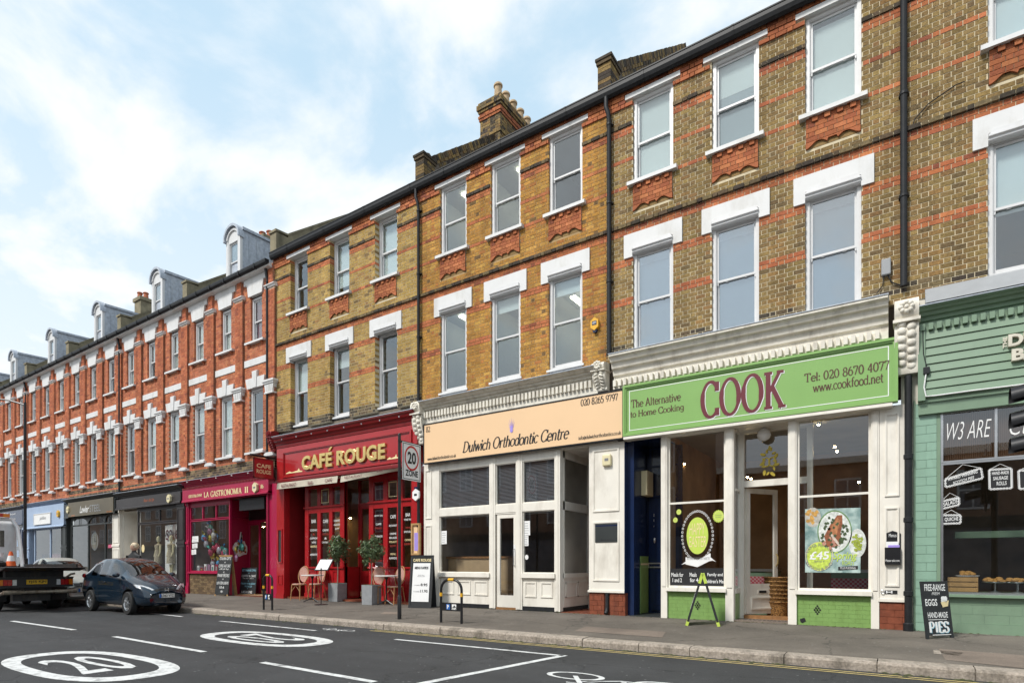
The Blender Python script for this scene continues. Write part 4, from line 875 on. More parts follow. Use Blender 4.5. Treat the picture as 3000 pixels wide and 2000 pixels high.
# crest on the fanlight, globe lamp
M['crestgold'] = mat('yellow_crest_print', (.60, .46, .05), .5); crest = MB(); cx_, cz_ = FX(*[z5(1085, 0)[0]], rd - .02), FZ(*z5(1085, 495), rd - .02)
oring(crest, cx_ - .055, cz_, .075, .10, .025, rd - .022); oring(crest, cx_ + .055, cz_, .075, .10, .025, rd - .023)
for k in range(14):
    a_ = 2 * math.pi * k / 14 + .1; q = .125 + .03 * math.cos(2 * a_) * -1 + .025 * (k % 2); crest.M = Matrix.Translation((cx_ + q * math.cos(a_), rd - .02 - .0005 * k, cz_ + q * 1.45 * math.sin(a_))) @ Matrix.Rotation(-a_ - .5 * (1 if k % 2 else -1), 4, 'Y'); L_ = .055 if k % 2 else .04; crest.add([(L_ * math.cos(t) * (1.3 if math.cos(t) > 0 else .8), 0, L_ * .55 * math.sin(t)) for t in [6.2832 * j / 10 for j in range(10)]], [list(range(10))])
crest.M = None; crest.add([(cx_ - .035, rd - .02, cz_ + .24), (cx_ + .035, rd - .02, cz_ + .24), (cx_, rd - .02, cz_ + .33)], [(0, 1, 2)]); crest.build('crest_decal', 'crestgold', h80)
gl = MB().lathe([(.02, zh - .01), (.05, zh - .03), (.11, zh - .09), (.13, zh - .16), (.1, zh - .23), (.03, zh - .27)], FX(2238, .3), .3, 16); gl.build('globe_lamp', 'paper', h80)
# window decals: Easter wreath, rosettes, text strip, roast poster
Yd = yw - .012
def arc_text(text, cx, cz, r, a0, a1, h, Y, mk, parent, style='sans', sq=1., flip=False):
    """letters set on a curve"""
    mb = letters(text, style); us = [p[0] for p in mb.v]; u0, u1 = min(us), max(us); vs = [p[2] for p in mb.v]; v0, v1 = min(vs), max(vs)
    out = []
    for a, b, c in mb.v:
        t = R(a0 + (a1 - a0) * (a - u0) / (u1 - u0)); q = (c - v0) / (v1 - v0); rr = r + (h * (1 - q) - h if flip else h * q)
        if flip: rr = r - h * q
        out.append((cx + rr * math.cos(t) * sq, Y + b, cz + rr * math.sin(t)))
    mb.v = out; return mb.build('lettering', mk, parent)
ex, ez = FP(*z5(672, 918), Yd); ew = (FX(*[z5(765, 0)[0]], Yd) - FX(*[z5(582, 0)[0]], Yd)) / 2; eh = (FZ(*z5(672, 785), Yd) - FZ(*z5(672, 1075), Yd)) / 2
dec = MB(); disc(dec, ex, ez + .0, ew * .68, eh * .73, Yd, 0, 32); dec = dec.build('easter_decal', 'lime', h80)
mb = MB()
for k in range(40):
    a_ = 2 * math.pi * k / 40; oring(mb, ex + ew * .96 * math.cos(a_), ez + eh * .97 * math.sin(a_), .022, .026, .009, Yd - .001 - .0003 * (k % 3), 0, 8)
kind(mb.build('wreath', 'paper', dec), 'stuff')
for ps, q in (([(605, 1040), (672, 1058), (748, 1018), (748, 1060), (672, 1098), (605, 1082)], .003), ([(580, 1085), (625, 1050), (640, 1085), (600, 1078)], .002), ([(780, 1068), (735, 1030), (722, 1068), (760, 1060)], .002)):
    mb = MB(); quadpx(mb, [z5(*p) for p in ps], Yd - q); mb.build('ribbon', 'paper', dec)
lettering('HAPPY', ex - ew * .5, ex + ew * .48, ez + .02, ez + eh * .5, Yd - .003, 'goldp', dec, bold=.0, shear=.1); lettering('EASTER', ex - ew * .52, ex + ew * .56, ez - eh * .45, ez - .01, Yd - .003, 'goldp', dec, shear=.1)
px_letters("WE COOK SO YOU DON'T HAVE TO", *z5(612, 1072), *z5(742, 1040), 8, Yd - .006, 'inkgrey', dec)
for (x_, y_), r_, fw in ((z5(793, 806), .115, 18), (z5(566, 782), .055, 12), (z5(546, 828), .052, 12)):
    mb = MB(); c0, c1_ = FP(x_, y_, Yd); n = fw * 2
    mb.add([(c0 + (r_ if k % 2 else r_ * .86) * math.cos(2 * math.pi * k / n), Yd, c1_ + (r_ if k % 2 else r_ * .86) * 1.15 * math.sin(2 * math.pi * k / n)) for k in range(n)], [list(range(n))]); ro = mb.build('rosette_decal', 'lime', h80)
    mb = MB(); oring(mb, c0, c1_, r_ * .7, r_ * .8, .006, Yd - .002); mb.build('rosette_print', 'goldp', ro)
    if r_ > .1: lettering('ALWAYS MADE', c0 - .06, c0 + .06, c1_ + .01, c1_ + .03, Yd - .002, 'inkgrey', ro); lettering('BY HAND', c0 - .05, c0 + .05, c1_ - .03, c1_ - .01, Yd - .002, 'inkgrey', ro)
mb = MB(); quadpx(mb, [z5(518, 1208), z5(845, 1212), z5(845, 1103), z5(518, 1107)], Yd - .001); strip = mb.build('window_strip', 'ink', h80)
for t_, p, q in (('Meals for', (523, 1153), (592, 1153)), ('1 and 2', (530, 1184), (583, 1184)), ('Meals', (628, 1153), (668, 1153)), ('for 4+', (630, 1184), (690, 1184)), ('Family and', (730, 1155), (818, 1155)), ("Children's Meals", (710, 1190), (843, 1190))):
    px_letters(t_, *z5(*p), *z5(*q), 12 if t_[0] != 'C' else 11, Yd - .004, 'paper', strip, bold=.012)
pm, pt, pbn = nodes('roast_poster_print'); Lk = pt.links.new
gg = pt.nodes.new('ShaderNodeNewGeometry'); vn = pt.nodes.new('ShaderNodeTexVoronoi'); vn.inputs['Scale'].default_value = 6.5; nn_ = pt.nodes.new('ShaderNodeTexNoise'); nn_.inputs['Scale'].default_value = 5; nn_.inputs['Detail'].default_value = 8
Lk(gg.outputs['Position'], vn.inputs['Vector']); Lk(gg.outputs['Position'], nn_.inputs['Vector']); rp = pt.nodes.new('ShaderNodeValToRGB'); Lk(nn_.outputs['Fac'], rp.inputs[0])
rp.color_ramp.elements[0].position = .35; rp.color_ramp.elements[0].color = (.15, .25, .24, 1); rp.color_ramp.elements[1].position = .62; rp.color_ramp.elements[1].color = (.48, .60, .56, 1); Lk(rp.outputs[0], pbn.inputs['Base Color']); M['poster'] = pm
P6 = lambda x, y: FP(*z6(x, y), Yd)
poster = MB(); poster.add([(FX(*[z6(115, 0)[0]], Yd), Yd, P6(115, 1128)[1]), (FX(*[z6(433, 0)[0]], Yd), Yd, P6(433, 1131)[1]), (FX(*[z6(433, 0)[0]], Yd), Yd, P6(433, 757)[1]), (FX(*[z6(115, 0)[0]], Yd), Yd, P6(115, 766)[1])], [(0, 1, 2, 3)]); poster = poster.build('roast_poster', 'poster', h80)
def food(name, col, pts, k, blobs=0, seed=1):
    """printed shapes on the poster"""
    mk = mat('print_' + name, col, .6, var=.35, vs=22); mb = MB()
    if blobs:
        rn = random.Random(seed); cx, cy, rx, ry, s = pts
        for i in range(blobs):
            a_, q = rn.uniform(0, 6.28), rn.random() ** .5; x_, y_ = cx + rx * q * math.cos(a_), cy + ry * q * math.sin(a_); n = 7
            quadpx(mb, [z6(x_ + s * rn.uniform(.6, 1.2) * math.cos(6.28 * t / n), y_ + s * rn.uniform(.6, 1.2) * math.sin(6.28 * t / n)) for t in range(n)][::-1], Yd - .001 * k - .00012 * i)
    elif len(pts) == 4 and not isinstance(pts[0], tuple):
        cx, cy, rx, ry = pts; quadpx(mb, [z6(cx + rx * math.cos(6.28 * t / 28), cy + ry * math.sin(6.28 * t / 28)) for t in range(28)][::-1], Yd - .001 * k)
    else: quadpx(mb, [z6(*p) for p in pts], Yd - .001 * k)
    return mb.build('food_print', mk, poster)
food('bowl', (.45, .43, .38), (160, 812, 46, 56), 1); food('potato', (.55, .30, .07), (157, 812, 34, 40, 13), 2, 12, 3)
food('rim', (.14, .25, .10), (285, 895, 100, 124), 1); food('plate', (.66, .68, .64), (285, 895, 93, 116), 2); food('herb', (.05, .08, .03), (283, 905, 78, 96, 9), 3, 60, 5); food('meat', (.26, .085, .035), [(240, 980), (225, 920), (262, 850), (300, 800), (328, 800), (330, 850), (318, 900), (325, 960), (290, 985)], 6); food('meat_lit', (.42, .17, .07), [(262, 930), (268, 860), (300, 815), (318, 830), (300, 900), (282, 940)], 7)
food('slice', (.50, .24, .17), (255, 955, 40, 35, 12), 8, 9, 8); food('bone', (.60, .50, .42), [(268, 905), (300, 945), (318, 970), (308, 978), (285, 950), (262, 918)], 9); food('bowl2', (.62, .64, .60), (416, 960, 50, 82), 1); food('salad', (.30, .36, .04), (415, 958, 30, 52, 9), 2, 34, 9)
seal = food('seal', (.50, .62, .09), (196, 1036, 70, 84), 3); sx_, sz_ = P6(196, 1036)
mb = MB(); oring(mb, sx_, sz_, .225, .27, .008, Yd - .005); mb.build('seal_ring', 'goldp', poster)
lettering('£45', sx_ - .16, sx_ + .16, sz_ - .06, sz_ + .09, Yd - .006, 'paper', poster, bold=.02, shear=.1); arc_text('LAMB ROAST', sx_, sz_, .185, 160, 20, .055, Yd - .006, 'inkgrey', poster); arc_text('LUNCH & PUD', sx_, sz_ - .02, .25, 205, 335, .055, Yd - .006, 'inkgrey', poster, flip=True)
lettering('SERVES 4', sx_ - .08, sx_ + .08, sz_ - .11, sz_ - .08, Yd - .006, 'inkgrey', poster)
px_letters('Spring', *z6(275, 1075), *z6(415, 1055), 28, Yd - .007, 'lime', poster, bold=.015, shear=.25); px_letters('ROAST', *z6(328, 1090), *z6(400, 1084), 14, Yd - .006, 'lime', poster)
mb = MB(); quadpx(mb, [z6(305, 1116), z6(418, 1110), z6(418, 1090), z6(305, 1096)], Yd - .006); mb.build('poster_ribbon', 'ink', poster); px_letters('PLUS PUDDING', *z6(318, 1112), *z6(405, 1106), 6, Yd - .009, 'paper', poster)
# interior of number 80
room(h80, pa[0] - .02, X80 - .3, .06, 5.2, PZ1 + .02, zh + .15, 'room_warm', 'wood', 'room_pale')
gm_, gt, gb = nodes('red_gingham'); ck = gt.nodes.new('ShaderNodeTexChecker'); ck.inputs['Scale'].default_value = 26; ck.inputs[1].default_value = (.45, .02, .05, 1); ck.inputs[2].default_value = (.55, .35, .36, 1)
gp = gt.nodes.new('ShaderNodeNewGeometry'); gt.links.new(gp.outputs['Position'], ck.inputs[0]); gt.links.new(ck.outputs[0], gb.inputs['Base Color']); M['gingham'] = gm_
def counter(x0, x1, y0, y1, label):
    t_ = thing('freezer_counter', label, 'counter', ((x0 + x1) / 2, (y0 + y1) / 2, PZ1 + .02)); z = PZ1 + .03
    MB().box(x0, y0, z, x1, y1, z + .95).build('cabinet', 'sage', t_); MB().box(x0 - .004, y0 - .004, z + .62, x1 + .004, y1 + .004, z + .84).build('gingham_band', 'gingham', t_); MB().box(x0 - .03, y0 - .03, z + .95, x1 + .03, y1 + .03, z + 1.0).build('counter_top', 'steel', t_)
counter(-1.15, -.45, .5, 1.3, 'sage freezer counter with red gingham band in the right food shop window'); counter(-3.2, -2.35, 1.6, 2.6, 'sage freezer counter with gingham band behind the open shop door')
wkm, wkt, wkb = nodes('wicker'); wg = wkt.nodes.new('ShaderNodeNewGeometry'); ws = wkt.nodes.new('ShaderNodeMapping'); ws.inputs['Scale'].default_value = (1, 1, 1.6); wkt.links.new(wg.outputs['Position'], ws.inputs[0]); wc = wkt.nodes.new('ShaderNodeTexVoronoi'); wc.inputs['Scale'].default_value = 38; wkt.links.new(ws.outputs[0], wc.inputs['Vector']); wr = wkt.nodes.new('ShaderNodeValToRGB'); wr.color_ramp.elements[0].color = (.46, .25, .08, 1); wr.color_ramp.elements[1].color = (.07, .03, .01, 1); wr.color_ramp.elements[0].position = .2; wr.color_ramp.elements[1].position = .75; wkt.links.new(wc.outputs['Distance'], wr.inputs[0]); wkt.links.new(wr.outputs[0], wkb.inputs['Base Color']); wkb.inputs['Roughness'].default_value = .6; M['wicker'] = wkm
bk = thing('basket_stack', 'stack of wicker shopping baskets just inside the open shop door', 'baskets', (FX(2278, 1.3), 1.3, PZ1 + .03)); bx_, bz_ = FX(2278, 1.3), PZ1 + .03
for k in range(7):
    z = bz_ + .0 + k * .085; mb = MB(); r0, r1 = .20, .265
    mb.lathe([(r0, z), (r0 + .02, z + .1), (r1 - .02, z + .24), (r1, z + .30), (r1 + .018, z + .315), (r1, z + .33), (r1 - .02, z + .30), (r0, z + .03)], bx_, 1.3, 20); mb.build('basket', 'wicker', bk)
for (x_, y_), Yb, lab in ((z5(597, 503), 1.6, 'behind the left food shop window'), (z6(192, 280), 1.2, 'topmost behind the right food shop window'), (z6(285, 405), 2.2, 'second highest behind the right food shop window'), (z6(298, 432), 2.4, 'third highest behind the right food shop window'), (z5(960, 580), 2.6, 'left of the two behind the crest fanlight'), (z5(980, 588), 2.6, 'right of the two behind the crest fanlight'), (z6(425, 607), 3., 'lowest behind the right food shop window')):
    X_, Z_ = FP(x_, y_, Yb); ls = thing('spot_lamp', 'small lit spot lamp ' + lab, 'lamp', (X_, Yb, Z_), group='lit spot lamps inside the food shop')
    MB().lathe([(.012, Z_ + .05), (.03, Z_ + .03), (.035, Z_ + .0)], X_, Yb, 8).build('lamp_shade', 'blackm', ls); bb = MB(); bb.M = Matrix.Translation((X_, Yb, Z_ - .01)); bb.add(*_blob(.024, .024), smooth=True); bb.build('bulb', 'bulb', ls)
# right pilaster of 80 with menu box, ring and plate
px0, px1 = FX(2577), FX(2650); zpl = FZ(2577, 1752)
pil = MB(); pil.box(px0, -.05, zpl, px1, .12, sz0 - .03); pil.box(px0 - .02, -.075, zpl - .05, px1, .12, zpl)
for za, zb2 in ((FZ(*z6(615, 1208)), FZ(*z6(615, 757))), (FZ(*z6(615, 693)), FZ(*z6(615, 220)))): mould_panel(pil, px0 + .075, za, px1 - .075, zb2, -.05, .025)
pil = pil.build('pilaster', 'cream', h80)
base = MB().box(px0, -.03, PZ1 - .05, px1, .12, zpl - .05).build('pilaster_base', 'tile_red', h80); tiles(base, px0, px1, PZ1 - .02, zpl - .052, -.03, .22, .12, 'tile_red', .006, 'glazed_brick')
mx0, mx1 = FX(z6(572, 0)[0], -.1), FX(z6(664, 0)[0], -.1); mz0, mz1 = FZ(*z6(615, 1083), -.1), FZ(*z6(615, 985), -.1)
mbx = thing('menu_holder', 'black menu leaflet box on the cream pilaster', 'leaflet box', ((mx0 + mx1) / 2, -.1, mz0))
MB().box(mx0, -.12, mz0, mx1, -.055, mz1).build('box', 'blackm', mbx); mb = MB(); mb.prism([(mx0, mz1), (mx1, mz1), (mx1, mz1 + .24), ((mx0 + mx1) / 2, mz1 + .29), (mx0, mz1 + .24)], -.07, -.055); mb.build('back_plate', 'blackm', mbx)
MB().box(mx0 + .02, -.105, mz0 + .16, mx1 - .03, -.085, mz1 + .10).build('leaflet', 'paper', mbx); MB().box(mx0 + .05, -.115, mz0 + .14, mx1 - .015, -.106, mz1 + .04).build('leaflet', 'lilac', mbx)
lettering('Menus', mx0 + .06, mx1 - .06, mz1 + .18, mz1 + .24, -.073, 'paper', mbx); lettering('Please take one', mx0 + .015, mx1 - .015, mz0 + .05, mz0 + .09, -.123, 'paper', mbx)
dp = thing('dog_ring', 'metal ring and black dog bone plate low on the cream pilaster', 'hook plate', (FX(2600), -.06, zpl)); X_, Z_ = FP(*z6(608, 1241), -.06)
MB().box(X_ - .09, -.062, Z_ - .03, X_ + .09, -.05, Z_ + .03).build('plate', 'ink', dp); mb = MB(); mb.box(X_ - .06, -.066, Z_ - .007, X_ + .01, -.062, Z_ + .007)
for q in ((-.062, .01), (-.062, -.01), (.012, .01), (.012, -.01)): disc(mb, X_ + q[0], Z_ + q[1], .012, .013, -.0665, 0, 10)
mb.build('bone_mark', 'paper', dp); mb = MB(); X_, Z_ = FP(*z6(560, 1240), -.08); mb.tube([(X_ + .025 * math.cos(6.28 * k / 12), -.075, Z_ + .03 * math.sin(6.28 * k / 12)) for k in range(13)], .006, 6); mb.build('ring', 'steel', dp)
# doorway 80A
bx0, bx1 = FX(1829) + .18, pa[0]; ry = 1.05; zdt = FZ(*z5(400, 710), ry)
mb = MB(); mb.box(bx0 - .02, ry, PZ1, bx1 + .1, ry + .08, zh); mb = mb.build('doorway_back', 'navy', h80)
d_ = MB(); dL, dR = bx0 + .05, bx1 + .06; d_.box(dL, ry - .05, PZ1 + .08, dR, ry - .01, zdt); d_ = d_.build('door', 'navy', h80)
mb = MB()
for za, zb2 in ((PZ1 + .2, PZ1 + .55), (PZ1 + .68, PZ1 + 1.0), (PZ1 + 1.15, zdt - .12)): mould_panel(mb, dL + .1, za, dR - .1, zb2, ry - .05, .03)
mb.build('door_panels', 'navy', d_)
X_, Z_ = FP(*z5(427, 1087), ry - .06); MB().frame(X_ - .16, Z_ - .06, X_ + .16, Z_ + .06, .03, ry - .075, ry - .05).build('letter_plate', 'steel', d_)
X_, Z_ = FP(*z5(428, 830), ry - .06)
for ch, dz in (('8', .12), ('0', 0), ('A', -.11)): lettering(ch, X_ - .03, X_ + .03, Z_ + dz - .04, Z_ + dz + .045, ry - .058, 'steel', d_)
X_, Z_ = FP(*z5(427, 945), ry - .06); kn = MB(); kn.M = Matrix.Translation((X_, ry - .07, Z_)); kn.add(*_blob(.03, .03, .07), smooth=True); kn.build('knocker', 'steel', d_)
mb = MB(); glz = [dL + .02, (dL + dR) / 2 + .05, dR]; mb = glazing(h80, glz, [zdt + .06, zdt + .75, zh - .05], ry - .03, .04, 'navy', name='fanlight')
MB().box(bx0 - .02, 0, zh - .02, bx1, ry, zh).build('recess_ceiling', 'navy', h80); MB().box(bx0 - .04, -.02, PZ1 - .03, bx1, ry, PZ1 + .012).build('recess_floor', 'dkgrey', h80)
gt_ = MB().box(bx0 - .2, .12, PZ1, bx0 - .004, ry, PZ1 + 1.45).build('recess_side', 'navy', h80); MB().box(bx0 - .19, .12, PZ1 + 1.45, bx0 - .004, ry, zh).build('recess_side', 'navy', h80)
rs = MB(); rs.box(bx0 - .004, .5, PZ1 + .02, bx0 + .012, .98, PZ1 + 1.32); rs.build('tiled_dado', 'green_tile', gt_); MB().box(bx0 - .004, .5, PZ1 + 1.12, bx0 + .016, .98, PZ1 + 1.16).build('tile_line', 'alarm', gt_)
mb = MB().box(bx0 - .004, .55, FZ(*z5(330, 690), .6), bx0 + .14, .95, FZ(*z5(330, 550), .6)); bevel(mb.build('meter_box', 'alarm', h80), .01)
# ---- number 82: dental practice --------------------------------------------
S = -.2
cornice(h82, X84 + .22, X82 - .14, FZ(*z4(245, 150), -.38), FZ(*z4(275, 208), -.26), .40, 'cream_old', dent=(FZ(*z4(275, 246), -.2), FZ(*z4(275, 208), -.26), .55, .105, .06))
MB().box(X84 + .22, -.15, FZ(*z4(275, 285), -.2), X82 - .14, .05, FZ(*z4(275, 206), -.26)).build('frieze', 'cream_old', h82)
corbel(h82, FX(z4(240, 0)[0], -.25), .33, FZ(*z4(240, 135), -.35), FZ(*z4(240, 392), -.2), .36, 'cream_old')
sx0, sx1 = FX(z4(280, 0)[0], S), FX(z4(1418, 0)[0], S); sz0 = (FZ(*z4(290, 500), S) + FZ(*z4(1420, 357), S)) / 2; sz1 = (FZ(*z4(275, 288), S) + FZ(*z4(1415, 82), S)) / 2
fas = board(h82, 'fascia_sign', sx0, sx1, sz0, sz1, S, .1, 'peach', 'black', .028, .012)
q4 = lambda t, a, b, h, mk='ink', **k: px_letters(t, *z4(*a), *z4(*b), h / 1.96, S - .004, mk, fas, 'serif', **k)
q4('Dulwich Orthodontic Centre', (500, 440), (1113, 360), 60, shear=.26, thick=.165, thin=.07, track=-.01, base=1.0)
q4('82', (290, 327), (314, 323), 34, thick=.15); q4('020 8265 9797', (1178, 176), (1392, 142), 40, thick=.16, thin=.07)
q4('www.dulwichorthodontics.co.uk', (298, 487), (462, 466), 18, thick=.16, thin=.09, base=1.0); q4('info@dulwichorthodontics.co.uk', (1166, 368), (1410, 336), 20, thick=.16, thin=.09, base=1.0)
lx, lz = FP(*z4(781, 308), S - .004); mb = MB()
for k in range(-4, 5):
    a_ = R(90 - k * 17); L_ = .30 - .018 * k * k; mb.add([(lx - .012 * math.sin(a_), S - .004 - .0004 * (k + 5), lz + .012 * math.cos(a_)), (lx + .012 * math.sin(a_), S - .004 - .0004 * (k + 5), lz - .012 * math.cos(a_)), (lx + L_ * math.cos(a_) * .8, S - .004 - .0004 * (k + 5), lz + L_ * math.sin(a_))], [(0, 1, 2)])
disc(mb, lx, lz - .02, .045, .06, S - .0095, 0, 16); mb.build('starburst_logo', 'lilac', fas)
zh = sz0 - .05; zp = PZ1; Q = lambda x: FX(z4(x, 0)[0])
zu0, zu1 = FZ(*z4(372, 765)), FZ(*z4(372, 548)); zl0, zl1 = FZ(*z4(372, 1128)), FZ(*z4(372, 808)); zs_ = FZ(*z4(372, 1152)); zbk = zp + .11
Xs = [Q(330), Q(345), Q(372), Q(660), Q(693), Q(812), Q(848), Q(1034), Q(1070)]
fr = MB()
fr.box(Q(345), -.05, zp, Q(372), .08, zh)
for a, b in ((660, 693), (812, 848), (1034, 1066)): fr.box(Q(a), -.055, zp + .02, Q(b), .10, zh); fr.box(Q(a) + .05, -.068, zp + .03, Q(b) - .05, -.053, zh)
for a, b in ((372, 660), (693, 812), (848, 1034)):
    fr.box(Q(a), -.04, zu0 - .012, Q(b), .08, zu0 + .0); fr.box(Q(a), -.045, zl1, Q(b), .08, zu0 - .012); fr.box(Q(a), -.04, zu1, Q(b), .08, zh)
    if a != 693: fr.box(Q(a) - .02, -.10, zs_, Q(b) + .02, .08, zl0 + .0); fr.box(Q(a), -.02, zbk, Q(b), .06, zs_)
fr.build('shopfront_frame', 'cream', h82)
for a, b in ((372, 660), (848, 1034)):
    pn = MB(); n = 3 if a == 372 else 2; w_ = (Q(b) - Q(a)) / n
    for k in range(n): mould_panel(pn, Q(a) + k * w_ + .06, zs_ - .47, Q(a) + (k + 1) * w_ - .06, zs_ - .10, -.02, .03, .02)
    sr = pn.build('stall_panel', 'cream', h82); MB().box(Q(a), -.03, zp - .01, Q(b), .06, zbk).build('plinth', 'black', sr)
def pane_at(parent, a, b, z0, z1, Y=.02, gm='glass_dim'):
    return MB().add([(a, Y, z0), (b, Y, z0), (b, Y, z1), (a, Y, z1)], [(0, 1, 2, 3)]).build('pane', gm, parent)
sw = []
for a, b in ((372, 660), (693, 812), (848, 1034)):
    f_ = MB(); f_.frame(Q(a), zu0, Q(b), zu1, .022, -.02, .04); f_ = f_.build('shop_window', 'cream', h82); pane_at(f_, Q(a) + .02, Q(b) - .02, zu0 + .02, zu1 - .02)
    bl = MB(); n = int((zu1 - zu0) / .034)
    for k in range(n): z = zu0 + .02 + k * .034; bl.add([(Q(a) + .03, .05, z), (Q(b) - .03, .05, z), (Q(b) - .03, .07, z + .024), (Q(a) + .03, .07, z + .024)], [(0, 1, 2, 3)])
    bl.build('venetian_blind', 'slat', f_)
    if a != 693:
        f_ = MB(); f_.frame(Q(a), zl0, Q(b), zl1, .022, -.02, .04); f_ = f_.build('shop_window', 'cream', h82); pane_at(f_, Q(a) + .02, Q(b) - .02, zl0 + .02, zl1 - .02)
        MB().box(Q(a) + .02, .09, zl1 - .06, Q(b) - .02, .13, zl1).build('rolled_blind', 'grey_pl', f_)
# posters on the glass
def notice(parent, pts, Y, mk='paper', lines=5):
    mb = MB(); quadpx(mb, pts, Y); o = mb.build('notice', mk, parent); xs_ = [FX(p[0], Y) for p in pts]; zs2 = [FZ(*p, Y) for p in pts]
    a, b, c, d = min(xs_), max(xs_), min(zs2), max(zs2); mb = MB()
    for k in range(lines): zc = d - (d - c) * (k + 1) / (lines + 1); mb.box(a + (b - a) * .15, Y - .003, zc - .004, b - (b - a) * random.uniform(.15, .35), Y - .002, zc + .004)
    mb.build('print', 'inkgrey', o); return o
for p in ([(377, 967), (409, 965), (409, 889), (377, 891)], [(850, 917), (888, 915), (887, 832), (850, 834)], [(851, 977), (879, 976), (878, 918), (851, 919)]): notice(h82, [z4(*q) for q in p], .012)
mb = MB(); X_, Z_ = FP(*z4(868, 1041), .012); disc(mb, X_, Z_, .05, .06, .012); mb.build('round_sticker', 'paper', h82)
# door of 82
dL, dR = Q(697), Q(812); dz1 = FZ(*z4(740, 795)); d_ = MB(); d_.frame(dL + .02, zp + .06, dR - .0, dz1, .085, -.02, .03, 0, tb=.30, tt=.10); d_ = d_.build('door', 'cream', h82); pane_at(d_, dL + .1, dR - .085, zp + .36, dz1 - .1)
MB().box(dL, -.03, zp - .01, dR, .1, zp + .055).build('threshold', 'wood', h82); MB().tube([(dR - .05, -.03, zp + 1.1), (dR - .05, -.075, zp + 1.12), (dR - .05, -.075, zp + 1.5), (dR - .05, -.03, zp + 1.52)], .012, 8).build('handle', 'steel', d_)
mb = MB(); quadpx(mb, [z4(793, 1035), z4(804, 1035), z4(804, 968), z4(793, 969)], -.022); mb.build('door_sticker', 'paper', d_)
MB().box(dL - .02, -.035, dz1 + .005, dR + .02, .05, zl1 + .0).build('door_head', 'cream', h82) if zl1 > dz1 + .02 else None
# return into the side lobby
xr = Q(1062); rdp = 1.55; mb = MB()
mb.box(xr - .02, .1, zbk, xr + .03, rdp, zs_); mb.box(xr - .02, .1, zs_, xr + .06, rdp, zl0); mb.box(xr - .02, .1, zl1, xr + .035, rdp, zu0); mb.box(xr - .02, .1, zu1, xr + .035, rdp, zh); mb.box(xr - .02, rdp - .1, zp, xr + .035, rdp, zh); mb.box(xr - .02, .1, zs_, xr + .035, .16, zh)
for k in range(2):
    y0, y1 = .2 + k * .66, .78 + k * .66; z0, z1 = zs_ - .47, zs_ - .1
    for a_, b_, c_, e_ in ((y0, y0 + .03, z0, z1), (y1 - .03, y1, z0, z1), (y0, y1, z0, z0 + .03), (y0, y1, z1 - .03, z1)): mb.box(xr + .03, a_, c_, xr + .048, b_, e_)
mb.build('lobby_screen', 'cream', h82); MB().box(xr - .02, .1, zp, xr + .03, rdp, zbk).build('plinth', 'black', h82)
for z0, z1 in ((zl0, zl1), (zu0, zu1)): MB().add([(xr, .16, z0), (xr, rdp - .1, z0), (xr, rdp - .1, z1), (xr, .16, z1)], [(0, 1, 2, 3)]).build('pane', 'glass_dim', h82)
MB().box(xr - .09, .2, zu0 + .02, xr - .075, rdp - .12, zu1).build('roller_blind', 'slat', h82)
pl0, pl1 = FX(z4(1226, 0)[0], -.05), FX(1829, -.05)
MB().box(xr, rdp, zp, pl0 + .3, rdp + .06, zh).build('lobby_back', 'cream', h82); MB().box(xr, -.02, zp - .03, pl0 + .2, rdp, zp + .012).build('lobby_floor', 'tile_red', h82); MB().box(xr, -.02, zh - .01, pl0 + .1, rdp, zh + .02).build('lobby_ceiling', 'cream', h82)
# pilaster between 82 and 80A
zpl = FZ(*z4(1235, 1228)); pil = MB(); pil.box(pl0, -.05, zpl, pl1, .12, sz0 + .1)
mould_panel(pil, pl0 + .10, FZ(*z4(1330, 1178)), pl1 - .12, FZ(*z4(1330, 838)), -.05, .03); mould_panel(pil, pl0 + .10, FZ(*z4(1330, 780)), pl1 - .12, FZ(*z4(1330, 424)), -.05, .03); pil.box(pl0 - .02, -.075, zpl - .05, pl1 + .01, .13, zpl)
pil = pil.build('pilaster', 'cream', h82); MB().box(pl1, -.045, zpl, pl1 + .012, .5, sz0 - .03).build('pilaster_side', 'navy', h82); MB().box(pl1 + .01, -.07, zpl - .05, pl1 + .02, .5, zpl).build('pilaster_trim', 'navy', h82)
MB().box(pl0 + .01, .12, zp, pl1, .5, sz0).build('pilaster_core', 'navy', h82)
xpipe = FX(z4(1328, 0)[0], -.05)
base = MB().box(pl0, -.01, zp - .05, pl1, .4, zpl - .05).build('pilaster_base', 'tile_red', h82); tiles(base, pl0, xpipe - .07, zp - .02, zpl - .052, -.012, .20, .112, 'tile_red', .006, 'glazed_brick', d=.02); tiles(base, xpipe + .07, pl1 + .01, zp - .02, zpl - .052, -.012, .20, .112, 'tile_red', .006, 'glazed_brick', d=.02); tiles(base, -.03, .4, zp - .02, zpl - .052, pl1, .20, .112, 'tile_red', .006, 'glazed_brick', plane='x', d=.012)
MB().tube([(xpipe, -.02, zpl - .06), (xpipe, -.03, zp + .18), (xpipe, -.05, zp + .1), (xpipe, -.10, zp + .03)], .045, 10).build('rainwater_shoe', 'black', h82)
al = thing('alarm_box', 'cream alarm box high on the dental practice pilaster', 'alarm', (FX(z4(1328, 0)[0], -.1), -.1, FZ(*z4(1328, 525), -.1))); X_, Z_ = FP(*z4(1328, 485), -.1)
bevel(MB().box(X_ - .105, -.13, Z_ - .13, X_ + .105, -.05, Z_ + .13).build('casing', 'alarm', al), .03, 3); MB().box(X_ - .04, -.133, Z_ - .02, X_ + .05, -.13, Z_ + .04).build('logo_print', 'inkgrey', al)
